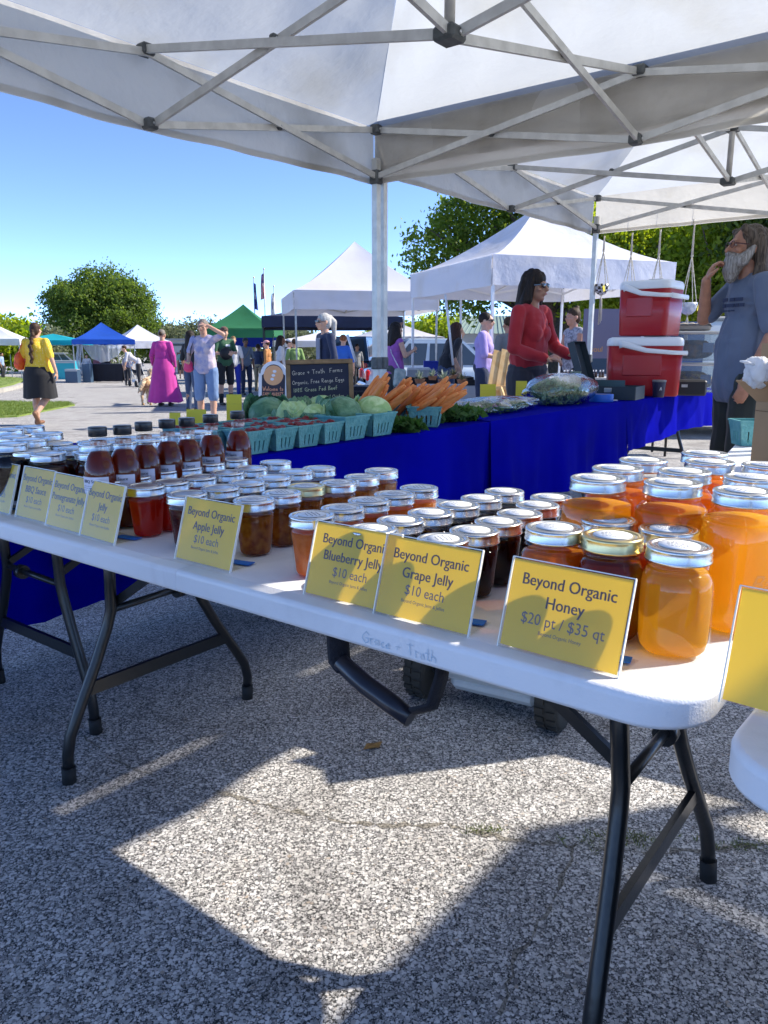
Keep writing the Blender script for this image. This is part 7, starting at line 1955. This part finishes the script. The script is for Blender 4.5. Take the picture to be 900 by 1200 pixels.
d = 46; t = thing('shelter', 'low building with a pale green metal roof behind the lavender shirt', 'building', (X(568, d), d, gz(d)), R(-6))
GRF = mat('green_metal_roof', (.33, .42, .36), .5, noise=.05)
ze, zr = Q(560, 391, d).z - gz(d), Q(560, 369, d).z - gz(d)
mb = MB(); mb.box((0, 1.5, ze / 2), (3.9, 3, ze)); mb.build('wall', CONC, t)
mb = MB(); L_ = 2.15
mb.add([(-L_, -.3, ze), (L_, -.3, ze), (L_ * .75, 1.5, zr), (-L_ * .55, 1.5, zr), (-L_, 3.3, ze), (L_, 3.3, ze)], [(0, 1, 2, 3), (5, 4, 3, 2), (0, 3, 4), (1, 5, 2)]); ro = mb.build('roof', GRF, t)
for k in range(15):
    x0 = -L_ + .28 * k + .14; f = (x0 + L_) / (2 * L_); x1 = -L_ * .55 + L_ * 1.3 * f
    mb = MB(); mb.beam((x0, -.3, ze + .02), (x1, 1.5, zr + .02), .03, .04); mb.build('seam', GRF, ro)
mb = MB(); mb.box((0, -.01, 1.0), (1.4, .04, .7)); mb.build('window', GLD, t)

# ---------------------------------------------------------------- parked vehicles
CG = mat('car_glass', (.04, .055, .07), .06, coat=1.0, spec=.8); TY = mat('car_tyre', (.02, .02, .02), .8); HUB = mat('hub_silver', (.5, .5, .52), .3, metal=.9)
REDL = mat('tail_light', (.55, .01, .015), .2, coat=1.0); CHR = mat('chrome', (.6, .6, .62), .12, metal=1.0)
def car(label, x, d, rz, paint, L=4.3, W=1.78, Hc=1.5, suv=False, cat='car'):
    t = thing('parked_' + ('suv' if suv else 'car'), label, cat, (x, d, gz(d)), rz, 'vehicles parked beyond the stalls')
    h = Hc; hb = .52 * h + .1   # belt line
    # stations along the length: (x, half width low, half width roof, top z of hood, roof z or None)
    st = [(-.50, .80, .30, .60), (-.485, .90, .28, hb * .92), (-.40, .97, .24, hb), (-.33, 1.0, .22, hb * 1.02), (0, 1.0, .20, hb * 1.02), (.20, 1.0, .20, hb), (.36, .98, .22, hb * .92), (.46, .92, .25, hb * .80), (.50, .78, .30, .55)]
    prof = []
    mb = MB(); rings = []
    for (fx, kw, zb0_, zt0) in st:
        x_ = fx * L; w = W / 2 * kw
        rings.append([(x_, -w * .92, zb0_), (x_, -w, zb0_ + .12), (x_, -w, zt0 - .16), (x_, -w * .93, zt0 - .03), (x_, -w * .6, zt0), (x_, w * .6, zt0), (x_, w * .93, zt0 - .03), (x_, w, zt0 - .16), (x_, w, zb0_ + .12), (x_, w * .92, zb0_)])
    n = 10; vs = [p for q in rings for p in q]
    fs = [(j * n + i, j * n + (i + 1) % n, (j + 1) * n + (i + 1) % n, (j + 1) * n + i) for j in range(len(rings) - 1) for i in range(n)] + [tuple(range(n)), tuple(reversed([(len(rings) - 1) * n + i for i in range(n)]))]
    mb.add(vs, fs, True); mb.build('body', paint, t)
    # greenhouse
    r0, r1 = (-.47, .20) if suv else (-.40, .20); a0, a1 = (-.44, .06) if suv else (-.27, .03)
    zr = h; wl, wu = W / 2 * .93, W / 2 * .78
    zb_ = hb - .03
    b = [(r0 * L, zb_), (r1 * L, zb_), (a1 * L, zr), (a0 * L, zr)]
    def gv(i, s_, k=1.0): x_, z_ = b[i]; return Vector((x_, s_ * (wl if i < 2 else wu) * k, z_))
    mb = MB(); mb.add([gv(0, -1), gv(1, -1), gv(2, -1), gv(3, -1), gv(0, 1), gv(1, 1), gv(2, 1), gv(3, 1)], [(0, 1, 2, 3), (5, 4, 7, 6), (1, 5, 6, 2), (4, 0, 3, 7), (3, 2, 6, 7)]); mb.build('cabin', paint, t)
    mb = MB(); mb.box(((a0 + a1) / 2 * L, 0, zr + .015), ((a1 - a0) * L * .98, wu * 1.96, .04), bev=.02); mb.build('roof', paint, t)
    for s_ in (-1, 1):
        for (f0, f1) in ((.06, .36), (.40, .68), (.72, .94)):
            A, B_ = gv(0, s_, 1.008).lerp(gv(1, s_, 1.008), f0), gv(0, s_, 1.008).lerp(gv(1, s_, 1.008), f1); Cc, Dd = gv(3, s_, 1.008).lerp(gv(2, s_, 1.008), f1), gv(3, s_, 1.008).lerp(gv(2, s_, 1.008), f0)
            q = [A.lerp(Dd, .1), B_.lerp(Cc, .1), B_.lerp(Cc, .88), A.lerp(Dd, .88)]; m_ = MB(); m_.add(q, [(0, 1, 2, 3)]); m_.build('window', CG, t)
    for (i, j, k_, l_) in ((1, 1, 2, 2), (0, 0, 3, 3)):
        A, B_, Cc, Dd = gv(i, -1), gv(j, 1), gv(k_, 1), gv(l_, -1); o = Vector((.012 if i == 1 else -.012, 0, .004)); c_ = (A + B_ + Cc + Dd) / 4
        m_ = MB(); m_.add([c_ + (p - c_) * .88 + o for p in (A, B_, Cc, Dd)], [(0, 1, 2, 3)]); m_.build('windscreen' if i == 1 else 'rear_window', CG, t)
    for fx in (-.31, .31):
        for s_ in (-1, 1):
            m_ = MB(); rr = .33 if not suv else .37
            m_.lathe([(.2, -.1), (rr * .93, -.105), (rr, -.08), (rr, .08), (rr * .93, .105), (.2, .1)], 22); m_.xf(Matrix.Translation((fx * L, s_ * (W / 2 - .09), rr)) @ Matrix.Rotation(R(90), 4, 'X')); wv = m_.build('wheel', TY, t)
            m_ = MB(); m_.lathe([(1e-5, -.112), (.2, -.112), (.21, -.1), (.21, .1), (.2, .112), (1e-5, .112)], 18); m_.xf(Matrix.Translation((fx * L, s_ * (W / 2 - .09), rr)) @ Matrix.Rotation(R(90), 4, 'X')); m_.build('rim', HUB, wv)
    for s_ in (-1, 1):
        m_ = MB(); m_.box((-.492 * L, s_ * W * .39, hb * .78), (.10, .22, .26), bev=.03); m_.build('tail_light', REDL, t)
        m_ = MB(); m_.box((.475 * L, s_ * W * .36, hb * .68), (.14, .28, .13), bev=.03); m_.build('headlight', CHR, t)
        m_ = MB(); m_.box((.12 * L, s_ * (W / 2 + .06), hb + .05), (.16, .14, .11), bev=.03); m_.build('mirror', paint, t)
    for fx in (-.5, .5): m_ = MB(); m_.box((fx * L, 0, .40), (.10, W * .9, .2), bev=.04); m_.build('bumper', paint, t)
    return t
def paint(n, c): return mat('paint_' + n, c, .22, coat=1.0, spec=.6)
car('pale silver blue car parked behind the black draped table', X(528, 19.5), 19.5, R(8), paint('silver_blue', (.45, .54, .64)), 4.4)
car('dark blue SUV parked beyond the chalkboard', X(425, 30), 30, R(75), paint('dark_blue', (.03, .07, .13)), 4.7, 1.9, 1.85, True)
car('silver car showing between the black and lavender shirts', X(556, 24), 24, R(4), paint('silver', (.42, .46, .52)), 4.4)
car('white SUV with a red tail light behind the clear bins', X(865, 11.2), 11.2, R(-14), paint('white', (.78, .79, .80)), 4.8, 1.95, 1.36, True)
car('grey car parked far off behind the teal canopy', X(75, 52), 52, R(10), paint('grey', (.35, .37, .40)), 4.2)
car('red car far off behind the stalls', X(520, 33), 33, R(2), paint('red', (.45, .03, .03)), 4.2)
# white water container and blue tote behind the planter
crate('blue_tote', 'blue tub behind the white hanging planter', 'bin', X(806, 8.4), 8.4, .78, (.34, .3, .58), mat('tub_blue', (.05, .10, .24), .5), .1)
t = thing('side_table', 'small white table carrying the blue tub and the white container', 'table', (X(822, 8.4), 8.4, gz(8.4)), 0)
mb = MB(); mb.box((0, 0, .80), (.85, .5, .03), bev=.008); mb.build('tabletop', HDPE, t)
for sx in (-1, 1):
    for sy in (-1, 1): mb = MB(); mb.tube([(sx * .38, sy * .2, .79), (sx * .38, sy * .2, 0)], .014, 6); mb.build('leg', LEGM, t)
t = thing('water_container', 'tall white plastic container with a small dark label, left of the bearded man', 'container', (X(836, 8.35), 8.35, .77), 0)
mb = MB(); mb.box((0, 0, .30), (.30, .28, .60), bev=.05); mb.build('body', mat('milky_plastic', (.74, .77, .76), .35), t); mb = MB(); mb.box((0, 0, .62), (.27, .25, .05), bev=.02); mb.build('lid', mat('grey_lid', (.25, .27, .28), .5), t)
mb = MB(); mb.box((.10, -.142, .22), (.07, .006, .10)); mb.build('label', mat('label_brown', (.22, .14, .09), .6), t)

# ---------------------------------------------------------------- stroller
sd = 31; t = thing('stroller', 'black and white baby stroller beside the bending person', 'stroller', (X(160, sd), sd, gz(sd)), R(35))
mb = MB()
for s_ in (-1, 1):
    mb.tube([(s_ * .22, -.42, .12), (s_ * .22, .10, .62), (s_ * .22, .42, 1.02)], .018, 6); mb.tube([(s_ * .22, .40, .12), (s_ * .22, .02, .60)], .018, 6)
mb.tube([(-.22, .42, 1.02), (.22, .42, 1.02)], .02, 6); mb.build('frame', ALU2, t)
for s_ in (-1, 1):
    for y in (-.42, .40):
        m_ = MB(); m_.lathe([(.05, -.03), (.11, -.03), (.12, 0), (.11, .03), (.05, .03)], 14); m_.xf(Matrix.Translation((s_ * .24, y, .12)) @ Matrix.Rotation(R(90), 4, 'Y')); m_.build('wheel', TY, t)
mb = MB(); mb.grid(lambda u, v: (.21 * (2 * u - 1), -.25 + .45 * v, .42 + .06 * (2 * u - 1) ** 2 + .45 * max(0, v - .5)), 8, 10); mb.build('seat', DK, t)
mb = MB(); mb.grid(lambda u, v: (.23 * math.cos(math.pi * u), .12 - .32 * v * math.sin(math.pi * (.15 + .7 * v)), .78 + .26 * math.sin(math.pi * u) * (1 - .25 * v)), 12, 8); mb.build('hood', mat('hood_print', (.03, .035, .05), .7, noise=.9, nscale=8, col2=(.7, .72, .76)), t)
mb = MB(); mb.box((0, 0, .22), (.36, .5, .12), bev=.02); mb.build('basket', WT, t)

bpy.data.scenes.remove(_lab)
